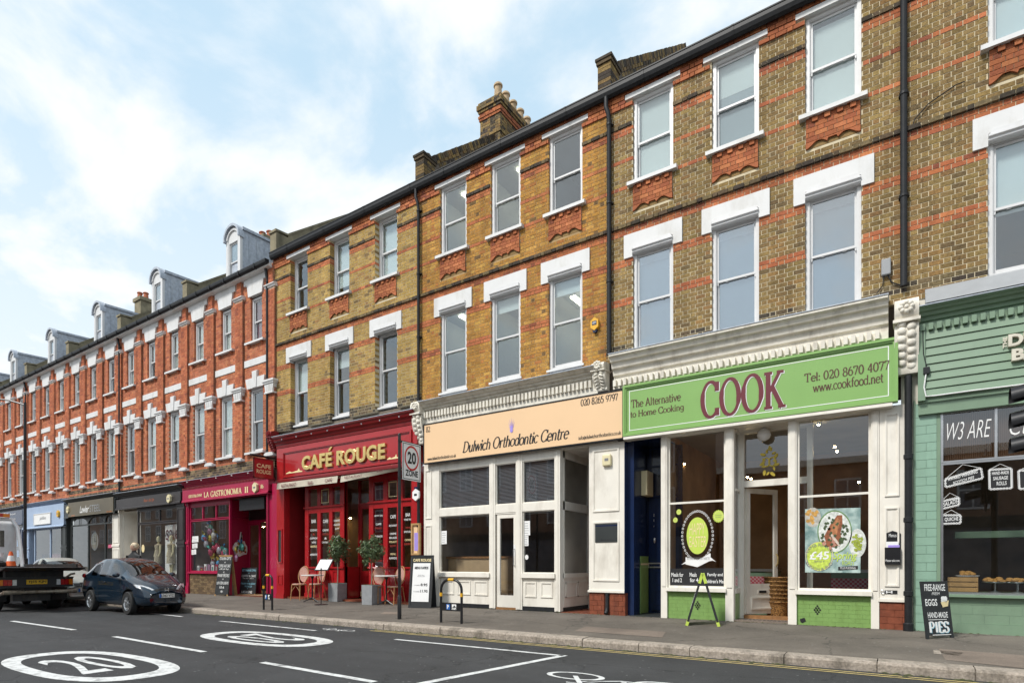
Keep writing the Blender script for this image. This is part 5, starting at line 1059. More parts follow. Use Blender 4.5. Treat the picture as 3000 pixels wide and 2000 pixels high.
ib = thing('info_board', 'dark framed notice panel on the dental practice pilaster', 'sign', (FX(z4(1326, 0)[0], -.06), -.06, FZ(*z4(1326, 955), -.06))); a, b = FX(z4(1262, 0)[0], -.06), FX(z4(1393, 0)[0], -.06); c, d = FZ(*z4(1326, 955), -.06), FZ(*z4(1326, 848), -.06)
MB().box(a, -.065, c, b, -.05, d).build('panel', 'dkgrey', ib); mb = MB(); mb.box(a + .15, -.068, c + .05, b - .12, -.066, c + .058); mb.add([(a + .12, -.067, c + .054), (a + .17, -.067, c + .035), (a + .17, -.067, c + .073)], [(0, 1, 2)]); mb.build('arrow_print', 'ink', ib); MB().box(a, -.0665, d - .06, b, -.0655, d - .035).build('tear_stripe', 'navy', ib)
# left pilaster of 82
lp0, lp1 = FX(z4(284, 0)[0]), Q(345); pil = MB(); zpl = FZ(*z4(300, 1182)); pil.box(lp0, -.04, zpl, lp1, .1, zh + .1); mould_panel(pil, lp0 + .06, FZ(*z4(310, 1147)), lp1 - .10, FZ(*z4(310, 860)), -.04, .022); mould_panel(pil, lp0 + .06, FZ(*z4(310, 822)), lp1 - .10, FZ(*z4(310, 545)), -.04, .022); pil.build('pilaster', 'cream', h82)
base = MB().box(lp0, -.02, zp - .03, lp1 - .05, .1, zpl).build('pilaster_base', 'tile_red', h82); tiles(base, lp0, lp1 - .05, zp, zpl - .01, -.02, .22, .112, 'tile_red', .006, 'glazed_brick')
MB().box(lp1, -.03, zh, pl0, .12, sz0 + .12).build('shopfront_head', 'cream', h82)
room(h82, lp1, xr - .03, .16, 4.0, zp + .02, zh, 'room', 'room_warm', 'room'); 
M['deskp'] = mat('pale_wood_panel', (.50, .36, .22), .5, var=.1)
dk = thing('reception_desk', 'pale wooden reception desk behind the dental practice window', 'desk', (-9.6, 1., zp)); MB().box(-10.5, .5, zp + .03, -8.5, 1.1, zp + 1.30).build('desk_front', 'deskp', dk); MB().box(-10.55, .46, zp + 1.30, -8.45, 1.15, zp + 1.35).build('desk_top', 'wood', dk)
# yellow alarm on the brickwork of 82
X_, Z_ = FP(1744, 950, -.03); al = thing('alarm_box', 'yellow hexagonal alarm box on the orange brick wall', 'alarm', (X_, -.05, Z_ - .15)); hx = [(X_ + .115 * math.cos(R(30 + 60 * k)) * .95, Z_ + .15 * math.sin(R(30 + 60 * k))) for k in range(6)]
MB().prism(hx, -.085, .0).build('casing', 'yellow', al); MB().box(X_ - .055, -.089, Z_ - .03, X_ + .055, -.086, Z_ + .06).build('label_plate', 'navy', al); lettering('ADT', X_ - .045, X_ + .045, Z_ - .005, Z_ + .04, -.091, 'paper', al, bold=.02); MB().prism([(X_ - .05, Z_ - .13), (X_ + .05, Z_ - .13), (X_ + .035, Z_ - .19), (X_ - .035, Z_ - .19)], -.07, .0).build('strobe', 'navy', al)

# ---- number 84: red cafe ---------------------------------------------------
S = -.24; p3 = lambda x: FX(z3(x, 0)[0], S); zp = PZ1
zt = (FZ(*z3(800, 185), -.42) + FZ(*z3(1800, 22), -.42)) / 2; zf1 = FZ(*z3(860, 322), S); zf0 = FZ(*z3(860, 522), S); zb = FZ(*z3(812, 552), S)
cx0, cx1 = FX(z3(797, 0)[0], -.3), X84 + .02
cornice(h84, cx0, cx1, zt, zf1 + .12, .42, 'rouge_dk', steps=[(0, 1), (1, .98), (1, .88), (.9, .8), (.84, .62), (.72, .56), (.66, .36), (.58, .3), (.56, .06), (.5, 0), (0, 0)])
fas = MB().box(cx0, S + .02, zb, cx1, .05, zf1 + .14).build('fascia', 'rouge', h84); fx0, fx1 = p3(858), p3(1845)
mb = MB(); mb.frame(fx0, zf0, fx1, zf1, .05, S - .025, S + .02); mb.frame(fx0 + .05, zf0 + .05, fx1 - .05, zf1 - .05, .025, S - .01, S + .02); mb.frame(fx0 + .10, zf0 + .09, fx1 - .1, zf1 - .09, .008, S + .015, S + .021); mb.build('sign_moulding', 'rouge', fas)
MB().prism([(S - .05, zb - .02), (S - .05, zb + .03), (S - .02, zb + .07), (S + .03, zb + .08), (S + .03, zb - .02)], cx0, cx1, 'x').build('fascia_trim', 'rouge_dk', fas)
X0, X1 = p3(1010), p3(1648); Z0 = (FZ(*z3(1020, 462), S) + FZ(*z3(1645, 382), S)) / 2; Z1 = (FZ(*z3(1020, 358), S) + FZ(*z3(1645, 250), S)) / 2
for dx, mk, y, e in ((.025, 'rouge_dk', .016, 0), (0, 'gold', -.0, .03)): lettering('CAFE ROUGE', X0 + dx, X1 + dx, Z0 - dx, Z1 - dx, S + y, mk, fas, bold=.028, spacing=1.06, extr=e)  # the dark red offset copy paints a drop shadow behind the gilt letters
ae = X0 + (X1 - X0) * .352; mb = MB(); mb.prism([(ae - .06, Z1 + .04), (ae + .02, Z1 + .04), (ae + .14, Z1 + .15), (ae + .04, Z1 + .15)], S - .02, S + .015); mb.build('accent', 'gold', fas)
mb = MB(); zq = Z0 + .0
for (a, b), s in (((p3(880), p3(1005)), 1), ((p3(1655), p3(1742)), -1)):       # little gilt landscape flourishes either side of the name
    pts = [(a, zq + .02), (a + (b - a) * .25, zq + .07), (a + (b - a) * .35, zq + .03), (a + (b - a) * .7, zq + .06), (a + (b - a) * .8, zq + .13), (a + (b - a) * .86, zq + .05), (b, zq + .03), (b, zq + .0), (a, zq + .0)]; mb.add([(x_, S + .012, z_ - .02) for x_, z_ in pts], [list(range(len(pts)))])
mb.build('gilt_flourish', 'goldp', fas)
mb = MB()
for k in range(9): mb.box(cx0 + .5 + k * .75, -.41, zt - .16, cx0 + .53 + k * .75, -.385, zt - .12)
mb.build('fixing_studs', 'steel', fas)
cb = corbel(h84, p3(762), .26, FZ(*z3(755, 158), -.3), FZ(*z3(760, 320), -.2), .32, 'rouge_dk')
# valances
def valance(xa, ya, xb, yb, ha, hb, words, sag):
    Yv = -.3; mb = MB(); n = 14; top, bot = [], []
    for k in range(n + 1):
        t = k / n; x_ = z3(xa + (xb - xa) * t, 0)[0]; yy = ya + (yb - ya) * t; z = FZ(x_, 1200 + yy / 2.61375, Yv); z2 = FZ(x_, 1200 + (yy + ha + (hb - ha) * t) / 2.61375, Yv)
        X_ = FX(x_, Yv); top.append((X_, Yv + .02, z)); bot.append((X_, Yv - .01 - .015 * math.sin(t * 9) + sag * t, z2))
    mb.add(top + bot, [(k, n + 1 + k, n + 2 + k, k + 1) for k in range(n)]); mb.add([(a, b + .004, c) for a, b, c in top + bot], [(k, n + 1 + k, n + 2 + k, k + 1) for k in range(n)])
    mb.add(top + [(a, .1, b_ + .0) for a, _, b_ in top], [(k, k + 1, n + 2 + k, n + 1 + k) for k in range(n)]); o = mb.build('awning_valance', 'canvas', h84)
    for t_, x0_, y0_, x1_, y1_, h_ in words: px_letters(t_, *z3(x0_, y0_), *z3(x1_, y1_), h_ / 2.61, Yv - .03, 'maroon', o, bold=.01)
    return o
M['canvas'] = mat('cream_canvas', (.50, .45, .36), .85, var=.12, vs=4)
valance(812, 562, 1276, 505, 47, 52, [('RESTAURANT', 846, 598, 960, 582, 27), ('BAR', 1050, 575, 1088, 570, 27), ('CAFÉ', 1181, 555, 1234, 548, 32)], 0)
valance(1300, 508, 1738, 445, 48, 12, [('RESTAURANT', 1330, 532, 1466, 508, 20), ('BAR', 1580, 480, 1625, 470, 12)], .12)
MB().tube([(p3(815), S - .02, zb - .03), (p3(1850), S - .02, zb - .03)], .03, 8).build('awning_roller', 'rouge_dk', h84)
# structure under the fascia
Yc = .35; zst = zp + .06; U = lambda x, Y=Yc: FX(z3(x, 0)[0], Y); V = lambda x, y, Y=Yc: FZ(*z3(x, y), Y)
zu1, zu0, zl1, zl0 = V(1100, 608), V(1100, 738), V(1100, 792), V(1100, 1200); zh = zb + .02
MB().box(X84L + .2, -.02, zst - .12, X84 - .2, 2.4, zst).build('cafe_floor', 'tile_red', h84)
def cafe_bay(xs_, parent):
    """xs_: photo columns of mullion edges, pairs"""
    mb = MB(); a, b = U(xs_[0]), U(xs_[-1])
    for q in range(0, len(xs_), 2): mb.box(U(xs_[q]), Yc - .04, zst, U(xs_[q + 1]), Yc + .06, zh)
    for q in range(1, len(xs_) - 1, 2):
        x0_, x1_ = U(xs_[q]), U(xs_[q + 1]); mb.box(x0_, Yc - .035, zst, x1_, Yc + .05, zl0); mb.box(x0_, Yc - .035, zl1, x1_, Yc + .05, zu0); mb.box(x0_, Yc - .035, zu1, x1_, Yc + .05, zh)
        mould_panel(mb, x0_ + .03, zst + .15, x1_ - .03, zl0 - .12, Yc - .035, .03)
    mb.box(a - .02, Yc - .09, zl0 - .05, b + .02, Yc - .03, zl0); mb.box(a - .02, Yc - .08, zu0 - .07, b + .02, Yc - .03, zu0 - .02)
    mb.box(a - .01, Yc - .06, zst - .02, b + .01, Yc + .06, zst + .12)
    o = mb.build('cafe_window', 'rouge', parent)
    for q in range(1, len(xs_) - 1, 2):
        for z0, z1 in ((zl0, zl1), (zu0, zu1)): MB().add([(U(xs_[q]), Yc, z0), (U(xs_[q + 1]), Yc, z0), (U(xs_[q + 1]), Yc, z1), (U(xs_[q]), Yc, z1)], [(0, 1, 2, 3)]).build('pane', 'glass_dim', o)
    return o
b1 = cafe_bay([1035, 1063, 1130, 1155, 1220, 1245, 1303, 1335], h84); b2 = cafe_bay([1525, 1558, 1635, 1668, 1740, 1783, 1848, 1862], h84)
for (xa, xb, ya, yb) in ((1158, 1214, 612, 715), (1673, 1738, 553, 668)):
    mb = MB(); x0_, x1_ = U(xa), U(xb); mb.frame(x0_, V(xa, yb), x1_, V(xa, ya), .02, Yc - .02, Yc - .008); mb.build('vent_frame', 'goldp', h84)
cols = [(1068, ['BAR', '', 'COGNAC', '&', 'CHAMPAGNE', 'VIN', 'BIERE', '', 'APERITIF']), (1160, ['CAFE', '', 'CREME', 'MOCHA', '&', 'CROQUES', '']), (1250, ['CREPES', 'GLACES', 'JUS', '', 'POTAGES', '&', 'MOULES', 'SERVICE']),
        (1563, ['PETIT DEJ', '', 'CAFE', 'FRAIS', '', 'FROMAGES', '', 'PLATS DU', 'JOUR', '&', '', 'TARTES']), (1674, ['CAFE', '', 'RESTAURANT', '', 'CREME', 'BRULEE', 'POULET', 'ROTI', '', 'MENU', 'RAPIDE']), (1788, ['BAR', 'WINE FINE', '', 'VINS', 'SPIRITUEUX', '', 'CIDRE', 'BIERES'])]
for x_, ws in cols:
    wd = {1068: 58, 1160: 55, 1250: 50}.get(x_, 60); y_ = (825 if x_ < 1400 else 790 if x_ < 1700 else 775)
    for k, t_ in enumerate(ws):
        h_ = 26 if t_ in ('BAR', 'CAFE') and k == 0 else 15
        y_ += h_ + 16
        if t_: f_ = min(1, .22 + .12 * len(t_)); lettering(t_, U(x_ + wd * (1 - f_) / 2), U(x_ + wd * (1 + f_) / 2), V(x_, y_), V(x_, y_ - h_), Yc - .006, 'rprint' if k % 4 == 3 else 'goldp' if k % 3 == 0 and k else 'paper', b1 if x_ < 1400 else b2, bold=.01)
# recessed centre door
Yd2 = 1.0; dl, dr = U(1335, Yc), U(1525, Yc); W3 = lambda x: FX(z3(x, 0)[0], Yd2)
mb = MB(); mb.box(dl - .05, Yc, zst, dl, Yd2 + .05, zl0); mb.box(dr, Yc, zst, dr + .04, Yd2 + .05, zh); mb.box(dl - .05, Yc, zst, dl + .0, Yc + .1, zh); mb.box(dl - .05, Yd2 - .05, zst, dl, Yd2 + .05, zh); mb.build('door_lobby', 'rouge', h84)
MB().add([(dl - .02, Yc + .1, zl0), (dl - .02, Yd2 - .05, zl0), (dl - .02, Yd2 - .05, zh), (dl - .02, Yc + .1, zh)], [(0, 1, 2, 3)]).build('pane', 'glass_dim', h84)
dm = MB(); zdt = zu0 - .03; xm = (dl + dr) / 2
for a, b in ((dl, xm - .005), (xm + .005, dr)):
    dm.frame(a, zst + .02, b, zdt, .09, Yd2 - .03, Yd2 + .02, 0, tb=.85, tt=.1); mould_panel(dm, a + .08, zst + .25, b - .08, zst + .72, Yd2 - .03, .03); dm.box(a + .04, Yd2 - .034, zst + .05, b - .04, Yd2 - .03, zst + .2, 1)
dm.box(dl, Yd2 - .04, zdt, dr, Yd2 + .04, zdt + .09); dm.box(dl, Yd2 - .04, zh - .06, dr, Yd2 + .04, zh); door = dm.build('door', ['rouge', 'goldp'], h84)
for a, b in ((dl + .09, xm - .095), (xm + .095, dr - .09)): MB().add([(a, Yd2, zst + .87), (b, Yd2, zst + .87), (b, Yd2, zdt - .1), (a, Yd2, zdt - .1)], [(0, 1, 2, 3)]).build('pane', 'glass_dim', door)
MB().add([(dl, Yd2, zdt + .09), (dr, Yd2, zdt + .09), (dr, Yd2, zh - .06), (dl, Yd2, zh - .06)], [(0, 1, 2, 3)]).build('pane', 'glass_dim', door)
MB().tube([(xm - .06, Yd2 - .05, zst + 1.05), (xm - .06, Yd2 - .08, zst + 1.1), (xm - .06, Yd2 - .08, zst + 1.4), (xm - .06, Yd2 - .05, zst + 1.45)], .012, 8).build('handle', 'gold', door)
# left pilaster, side recess, right pilaster
a, b = FX(z3(815, 0)[0], -.1), FX(z3(872, 0)[0], -.1); pil = MB(); pil.box(a, -.12, zp, b, .1, zb); Zq = lambda y: FZ(*z3(840, y), -.12)
pil.frame(a + .08, Zq(1172), b - .08, Zq(912), .04, -.15, -.12); pil.box(a - .01, -.15, zp, b + .01, -.12, zp + .16); pil.frame(a + .08, Zq(1335), b - .08, Zq(1262), .03, -.14, -.12); pil = pil.build('pilaster', 'rouge', h84)
MB().box(a + .12, -.125, Zq(1165), b - .12, -.118, Zq(918)).build('menu_panel', 'dkgrey', pil)
MB().box(X84L + .02, -.10, zp, a, .1, zb).build('pilaster', 'crimson', h84)
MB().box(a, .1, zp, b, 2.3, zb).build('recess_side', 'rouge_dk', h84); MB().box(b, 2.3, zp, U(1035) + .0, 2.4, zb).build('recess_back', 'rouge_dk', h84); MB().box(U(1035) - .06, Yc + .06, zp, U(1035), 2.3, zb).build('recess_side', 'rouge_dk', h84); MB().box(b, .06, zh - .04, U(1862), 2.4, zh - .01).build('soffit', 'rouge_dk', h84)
a, b = FX(z3(1852, 0)[0], -.06), X84 - .03; MB().box(a, -.10, zp, b, .4, zb).build('pilaster', 'rouge', h84); MB().box(U(1856), Yc - .02, zp, a + .1, Yc + .12, zb).build('jamb', 'rouge', h84)

room(h84, U(1035) + .02, U(1862) - .02, Yc + .1, 4.6, zst, zh - .05, 'room_warm', 'wood', 'room')
mc = thing('menu_case', 'yellow wooden menu case on the red cafe pilaster', 'menu case', (FX(z3(1878, 0)[0], -.14), -.14, FZ(*z3(1878, 1110), -.14))); a, b = FX(z3(1845, 0)[0], -.14), FX(z3(1910, 0)[0], -.14); c, d = FZ(*z3(1878, 1110), -.14), FZ(*z3(1878, 868), -.14)
MB().frame(a, c, b, d, .05, -.17, -.1).build('frame', 'ply', mc); MB().box(a + .05, -.125, c + .05, b - .05, -.105, d - .05).build('menu_sheet', 'peach', mc); MB().box(a + .09, -.129, c + .12, b - .07, -.126, d - .26).build('menu_print', 'lilac', mc)
al = thing('alarm_box', 'white hexagonal alarm box on the red cafe wall beside the sign pole', 'alarm', (FX(1219, -.13), -.13, FZ(1219, 1465, -.13))); X_, Z_ = FP(*z3(1878, 650), -.14); MB().prism([(X_ + .14 * math.cos(R(30 + 60 * k)) * .95, Z_ + .17 * math.sin(R(30 + 60 * k))) for k in range(6)], -.16, -.1).build('casing', 'paper', al); MB().box(X_ - .05, -.163, Z_ - .03, X_ + .05, -.161, Z_ + .03).build('logo_print', 'ink', al); MB().box(X_ - .06, -.15, Z_ + .17, X_ + .06, -.1, Z_ + .22).build('strobe', 'navy', al)
# lit lamps inside the cafe
for (x_, y_), Yb, lab in ((z3(1375, 828), 2., 'seen through the cafe door'), (z3(1600, 860), 2.6, 'seen through the right cafe window')):
    X_, Z_ = FP(x_, y_, Yb); ls = thing('pendant_lamp', 'lit amber pendant lamp ' + lab, 'lamp', (X_, Yb, Z_), group='lit pendant lamps inside the cafe'); MB().lathe([(.02, Z_ + .12), (.06, Z_ + .08), (.09, Z_)], X_, Yb, 12).build('lamp_shade', 'goldp', ls); bb = MB(); bb.M = Matrix.Translation((X_, Yb, Z_ + .02)); bb.add(*_blob(.05, .05), smooth=True); bb.build('bulb', 'bulb', ls); MB().tube([(X_, Yb, Z_ + .1), (X_, Yb, zh - .08)], .006, 6).build('flex', 'blackm', ls)
# hanging sign
hsx = FX(z3(700, 0)[0], -.55); hx0, hx1 = GP_X = (0, 0)
hs_ = thing('hanging_sign', 'small red hanging cafe sign on a black bracket', 'hanging sign', (X84L + .32, -.6, FZ(*z3(745, 520), -.5)))
Xh = X84L + .34; ya, yb = -.28, -1.02; zt_, zb_ = FZ(*z3(745, 372), -.6), FZ(*z3(745, 525), -.6)
MB().box(Xh - .02, yb, zb_, Xh + .02, ya, zt_).build('panel', 'rouge', hs_); mb = MB()
for y0, y1, z0, z1 in ((yb, ya, zb_, zb_ + .03), (yb, ya, zt_ - .03, zt_), (yb, yb + .03, zb_, zt_), (ya - .03, ya, zb_, zt_)): mb.box(Xh - .03, y0, z0, Xh + .03, y1, z1)
mb.build('panel_frame', 'rouge_dk', hs_); MB().tube([(Xh, -.15, zt_ + .07), (Xh, yb - .12, zt_ + .07)], .035, 8).build('bracket', 'blackm', hs_)
for t_, f0, f1 in (('CAFE', .52, .72), ('ROUGE', .24, .44)): lettering(t_, 0, 1, 0, 1, 0, 'goldp', hs_, fn=lambda u, v, d, f0=f0, f1=f1: (Xh + .024, yb + .1 + (ya - yb - .2) * u, zb_ + (zt_ - zb_) * (f0 + (f1 - f0) * v)), bold=.02)

# ---- number 78: sage butcher's shop -----------------------------------------
S = -.16; zp = PZ1; q6 = lambda x, Y=0.: FX(z6(x, 0)[0], Y); q7 = lambda x, Y=0.: FX(z7(x, 0)[0], Y); xr = 5.5; xl = q7(872, S)
zc1 = FZ(*z7(880, 890), -.32); zd1, zd0 = FZ(*z7(890, 1010), -.2), FZ(*z7(890, 1052), -.2)
cornice(h78, xl, xr, zc1, zd1, .34, 'sage', dent=(zd0, zd1, .62, .112, .065), flash='lead'); zf1, zf0 = FZ(*z7(900, 1062), S), FZ(*z7(905, 1490), S)
MB().box(xl, -.13, zf1, xr, .05, zd1 + .02).build('frieze', 'sage', h78)
MB().prism([(.0, zc1 + .38), (-.06, zc1 + .34), (-.36, zc1 + .02), (.0, zc1 + .02)], xl + .1, xr, 'x').build('lead_apron', 'grey_pl', h78)
fas = MB().box(xl, S + .035, zf0 - .08, xr, .04, zf1).build('fascia', 'sage', h78); n = 8; hb = (zf1 - zf0) / n
for k in range(n): MB().prism([(S + .04, zf0 + k * hb), (S - .012, zf0 + k * hb + .008), (S + .008, zf0 + (k + 1) * hb - .004), (S + .04, zf0 + (k + 1) * hb - .004)], xl + .1, xr, 'x').build('fascia_board', 'sage', fas)
mb = MB(); mb.box(xl, S - .03, zf0 - .05, xl + .1, S + .05, zf1 + .02); mb.build('fascia_post', 'sage', fas)
L7 = lambda t, p, q, h, mk='goldp2', **k: px_letters(t, *p, *q, h, S - .045, mk, fas, extr=.03, **k)
M['goldp2'] = mat('cream_raised_letter', (.62, .58, .48), .5)
for t_, x0_, y0_, y1_, wd in (('DU', 2952, 1020, 984, 88), ('BA', 2962, 1061, 1026, 90)): lettering(t_, FX(x0_, S), FX(x0_ + wd, S), FZ(x0_, y0_, S), FZ(x0_, y1_, S), S - .03, 'goldp2', fas, bold=.035, extr=.03)
zA, zB = FZ(2945, 1021, S), FZ(2945, 988, S); xA, xB = FX(2937, S), FX(2950, S); lettering('THE', 0, 0, 0, 0, 0, 'goldp2', fas, bold=.03, extr=.02, fn=lambda u, v, d: (xB + (xA - xB) * v, S - .03 + d * .1, zA + (zB - zA) * u))
wx = q6(892); zw1, zm, zs_ = FZ(*z6(892, 218)), FZ(*z6(892, 498)), FZ(*z6(930, 1246)); MB().box(q6(765), -.10, zw1, xr, .06, zf0 - .06).build('shutter_box', 'sage', h78)
t1 = MB().box(q6(748), -.02, zp - .05, wx, .15, zf0 - .06).build('pilaster', 'mint', h78); tiles(t1, q6(748), wx - .05, zp, zw1, -.02, .30, .145, 'mint', .006)
MB().box(wx - .05, -.03, zp + .6, wx, .1, zw1).build('window_jamb', 'sage', h78)
M['reeded'] = mat('reeded_brown_glass', (.085, .042, .02), .25, var=.3, vs=3)
ww = [wx + .02, FX(2918), FX(2918) + 1.0, FX(2918) + 2.0, xr - .9]; f_ = glazing(h78, ww, [zm, zw1], .03, .035, 'steel', 'glass_dim'); rb = MB()
k = wx + .03
while k < xr - 1: rb.prism([(k, .07), (k + .006, .058), (k + .018, .058), (k + .024, .07)], zm + .02, zw1 - .02, 'z'); k += .024
kind(rb.build('reeded_panel', 'reeded', f_), 'stuff')
f2 = glazing(h78, [wx + .02, xr - .9], [zs_, zm - .03], .03, .035, 'steel', 'glass_dim')
for t_, p, q, h_ in (('W3 ARE', (930, 382), (1186, 340), 100), ('Ct', (1290, 345), (1400, 330), 105)): px_letters(t_, *z6(*p), *z6(*q), h_ / 1.96, .012, 'paper', f_, shear=.35, bold=-.012)
MB().box(wx - .05, -.10, zs_ - .06, xr - .8, .05, zs_ - .018).build('shop_sill', 'sage', h78)
sr = MB().box(wx - .05, .0, zp - .05, xr, .1, zs_ - .06).build('stall_riser', 'mint', h78); tiles(sr, wx - .05, 3., zp + .16, zs_ - .06, 0., .31, .152, 'sage', .003, d=.006); MB().box(wx - .05, -.025, zp - .02, xr, 0, zp + .16).build('plinth', 'sage', sr); MB().box(xr - .8, 0, zp, xr, .1, zf0).build('pilaster', 'mint', h78)
# hanging window boards drawn on the glass
def lace_board(pts, lines):
    Y = .008; mb = MB(); c = [FP(*z6(*p), Y) for p in pts]; n = 4
    quadpx(mb, [z6(*p) for p in pts], Y + .002); o = mb.build('window_board', 'ink', h78); mb = MB(); q = 0
    for k in range(4):
        (x0_, z0), (x1_, z1) = c[k], c[(k + 1) % 4]; L_ = math.hypot(x1_ - x0_, z1 - z0); m_ = max(3, int(L_ / .034)); dx, dz = (x1_ - x0_) / L_, (z1 - z0) / L_
        mb.add([(x0_, Y, z0), (x1_, Y, z1), (x1_ - dz * .008, Y, z1 + dx * .008), (x0_ - dz * .008, Y, z0 + dx * .008)], [(0, 1, 2, 3)])
        for j in range(m_): q += 1; oring(mb, x0_ + dx * L_ * (j + .5) / m_, z0 + dz * L_ * (j + .5) / m_, .017, .019, .007, Y - .0006 * (q % 4) - .0005, 0, 8)
    mb.build('lace_edge', 'paper', o)
    for t_, a, b, h_ in lines: 
        A, B = FP(*z6(*a), Y), FP(*z6(*b), Y); hh = FZ(z6(*a)[0], z6(*a)[1] - h_ / 1.96, Y) - A[1]
        lettering(t_, 0, 0, 0, 0, 0, 'paper', o, bold=.012, fn=lambda u, v, d: (A[0] + (B[0] - A[0]) * u, Y - .004, A[1] + (B[1] - A[1]) * u + hh * v))
    xm, zm2 = (c[2][0] + c[3][0]) / 2, max(c[2][1], c[3][1]) + .08; MB().tube([(c[3][0], Y, c[3][1]), (xm, Y, zm2), (c[2][0], Y, c[2][1])], .004, 5).build('cord', 'paper', o)
lace_board([(922, 640), (1135, 588), (1125, 530), (918, 595)], [('AWARD WINNING', (935, 605), (1105, 558), 16), ('SCOTCH PIES', (965, 625), (1085, 590), 16)])
lace_board([(1175, 652), (1302, 645), (1300, 532), (1172, 540)], [('HAND-MADE', (1188, 570), (1285, 563), 18), ('SAUSAGE', (1195, 600), (1280, 594), 20), ('ROLLS', (1215, 630), (1272, 626), 22)])
lace_board([(898, 765), (1000, 740), (998, 698), (895, 722)], [('SALADS', (908, 752), (990, 730), 24)]); lace_board([(902, 850), (1008, 846), (1008, 800), (902, 800)], [('QUICHE', (916, 838), (995, 834), 24)]); lace_board([(1345, 650), (1500, 640), (1500, 535), (1340, 545)], [])
room(h78, q6(748) + .05, xr - .1, .12, 4.6, zp + .02, zw1 + .1, 'room', 'room_warm', 'room')
def shelf_stuff(name, label, cat, x, y, fn): t_ = thing(name, label, cat, (x, y, zp + .6)); fn(t_)
def crate(t_):
    X0, X1 = q6(932, .3), q6(1106, .3); z = zs_ + .0
    for k in range(3): MB().box(X0, .22, z + .02 + k * .085, X1, .235, z + .09 + k * .085).build('slat', 'ply', t_)
    for x_ in (X0, X1 - .03): MB().box(x_, .235, z + .02, x_ + .03, .5, z + .26).build('end_panel', 'ply', t_)
    MB().box(X0, .235, z + .02, X1, .5, z + .04).build('base', 'ply', t_)
shelf_stuff('wooden_crate', 'slatted wooden crate in the butcher window', 'crate', q6(1020, .3), .35, crate)
MB().box(wx, .15, zs_ - .06, xr - 1, .75, zs_ + .01).build('display_shelf', 'sage', h78)
M['pastry'] = mat('baked_pastry', (.42, .22, .06), .6, var=.4, vs=25)
for i, (x_, y0) in enumerate(((1045, .45), (1205, .3), (1335, .3))):
    def cake(t_, x_=x_, y0=y0):
        X_ = q6(x_, y0); z = zs_ + .012 if i else zs_ + .27; MB().lathe([(.09, z), (.08, z + .012), (.015, z + .03), (.015, z + .15), (.17, z + .165), (.18, z + .18)] if i else [(.16, z), (.17, z + .02)], X_, y0, 18).build('stand', 'steel' if i else 'paper', t_)
        mb = MB(); zz_ = z + (.185 if i else .022); rn = random.Random(i)
        for k in range(12): mb.M = Matrix.Translation((X_ + rn.uniform(-.11, .11), y0 + rn.uniform(-.09, .09), zz_ + rn.uniform(0, .05))); mb.add(*_blob(.05, .035, .028), smooth=True)
        mb.M = None; kind(mb.build('pastries', 'pastry', t_), 'stuff')
    shelf_stuff('cake_stand', ['white plate of pastries on the wooden crate', 'silver cake stand of pastries nearest the wooden crate', 'silver cake stand of pastries cut by the right frame edge'][i], 'cake stand', q6(x_, y0), y0, cake)
MB().box(q6(975, .8), .8, FZ(*z6(1100, 930), .8), xr - 1, 1.1, FZ(*z6(1100, 893), .8)).build('interior_shelf', 'sage', h78)
# big soil pipe at the party line, junction box, cables
sp = MB(); Xp = FX(2661, -.12); sp.tube([(Xp, -.12, FZ(2661, 1100, -.12)), (Xp, -.12, PZ1)], .055, 12)
for yv in (1345, 1530, 1745): sp.lathe([(.058, 0), (.072, .01), (.072, .07), (.058, .08)], 0, 0, 12) if False else sp.lathe([(.056, FZ(2661, yv, -.12)), (.07, FZ(2661, yv, -.12) + .01), (.07, FZ(2661, yv, -.12) + .08), (.056, FZ(2661, yv, -.12) + .09)], Xp, -.12, 12)
sp.lathe([(.075, PZ1), (.075, PZ1 + .12), (.056, PZ1 + .14)], Xp, -.12, 12); sp.build('downpipe', 'black', h80)
MB().box(Xp + .07, -.03, PZ1, q6(748), .1, zf0).build('party_strip', 'sage', h78); MB().box(px1 - .05, .02, PZ1, Xp + .28, .4, 6.0).build('party_wall', 'cream_old', h80)
jb = thing('junction_box', 'grey telecom junction box on the brown brick beside the downpipe', 'junction box', (FX(2596), -.05, FZ(2596, 810))); X_, Z_ = FP(2596, 782, -.05); bevel(MB().box(X_ - .07, -.08, Z_ - .14, X_ + .07, 0, Z_ + .14).build('casing', 'grey_pl', jb), .015)
mb = MB(); mb.tube([(X_ - .03, -.04, Z_ - .13), (X_ - .05, -.03, Z_ - .3), (X_ - .14, -.03, Z_ - .42)], .008, 6); mb.tube([(X_ + .02, -.04, Z_ - .13), (X_ + .08, -.03, Z_ - .28), (X_ + .25, -.03, Z_ - .40)], .011, 6); mb.build('cable', 'black', jb)
cb = MB(); P = [FP(*p, -.03) for p in ((2668, 385), (2680, 350), (2720, 305), (2800, 250), (2826, 240))]; cb.tube([(a, -.035, b) for a, b in P], .009, 6); tag(cb.build('cable', 'black'), 'loose black cable running up the brown brick from the right downpipe', 'cable')
cb = MB(); P = [FP(*z7(*p), S - .03) for p in ((905, 1010), (905, 1110), (908, 1200), (930, 1290))]; cb.tube([(a, S - .03, b) for a, b in P], .008, 6); tag(cb.build('cable', 'black'), 'black cable running down the sage green fascia boards', 'cable')
cb = MB(); P = [FP(*z7(*p), S - .04) for p in ((925, 1330), (912, 1420), (925, 1480), (985, 1475), (1240, 1440), (1450, 1415), (1568, 1400))]; cb.tube([(a, S - .04, b) for a, b in P], .011, 6); tag(cb.build('cable', 'paper'), 'white cable looping along the bottom of the sage green fascia', 'cable')
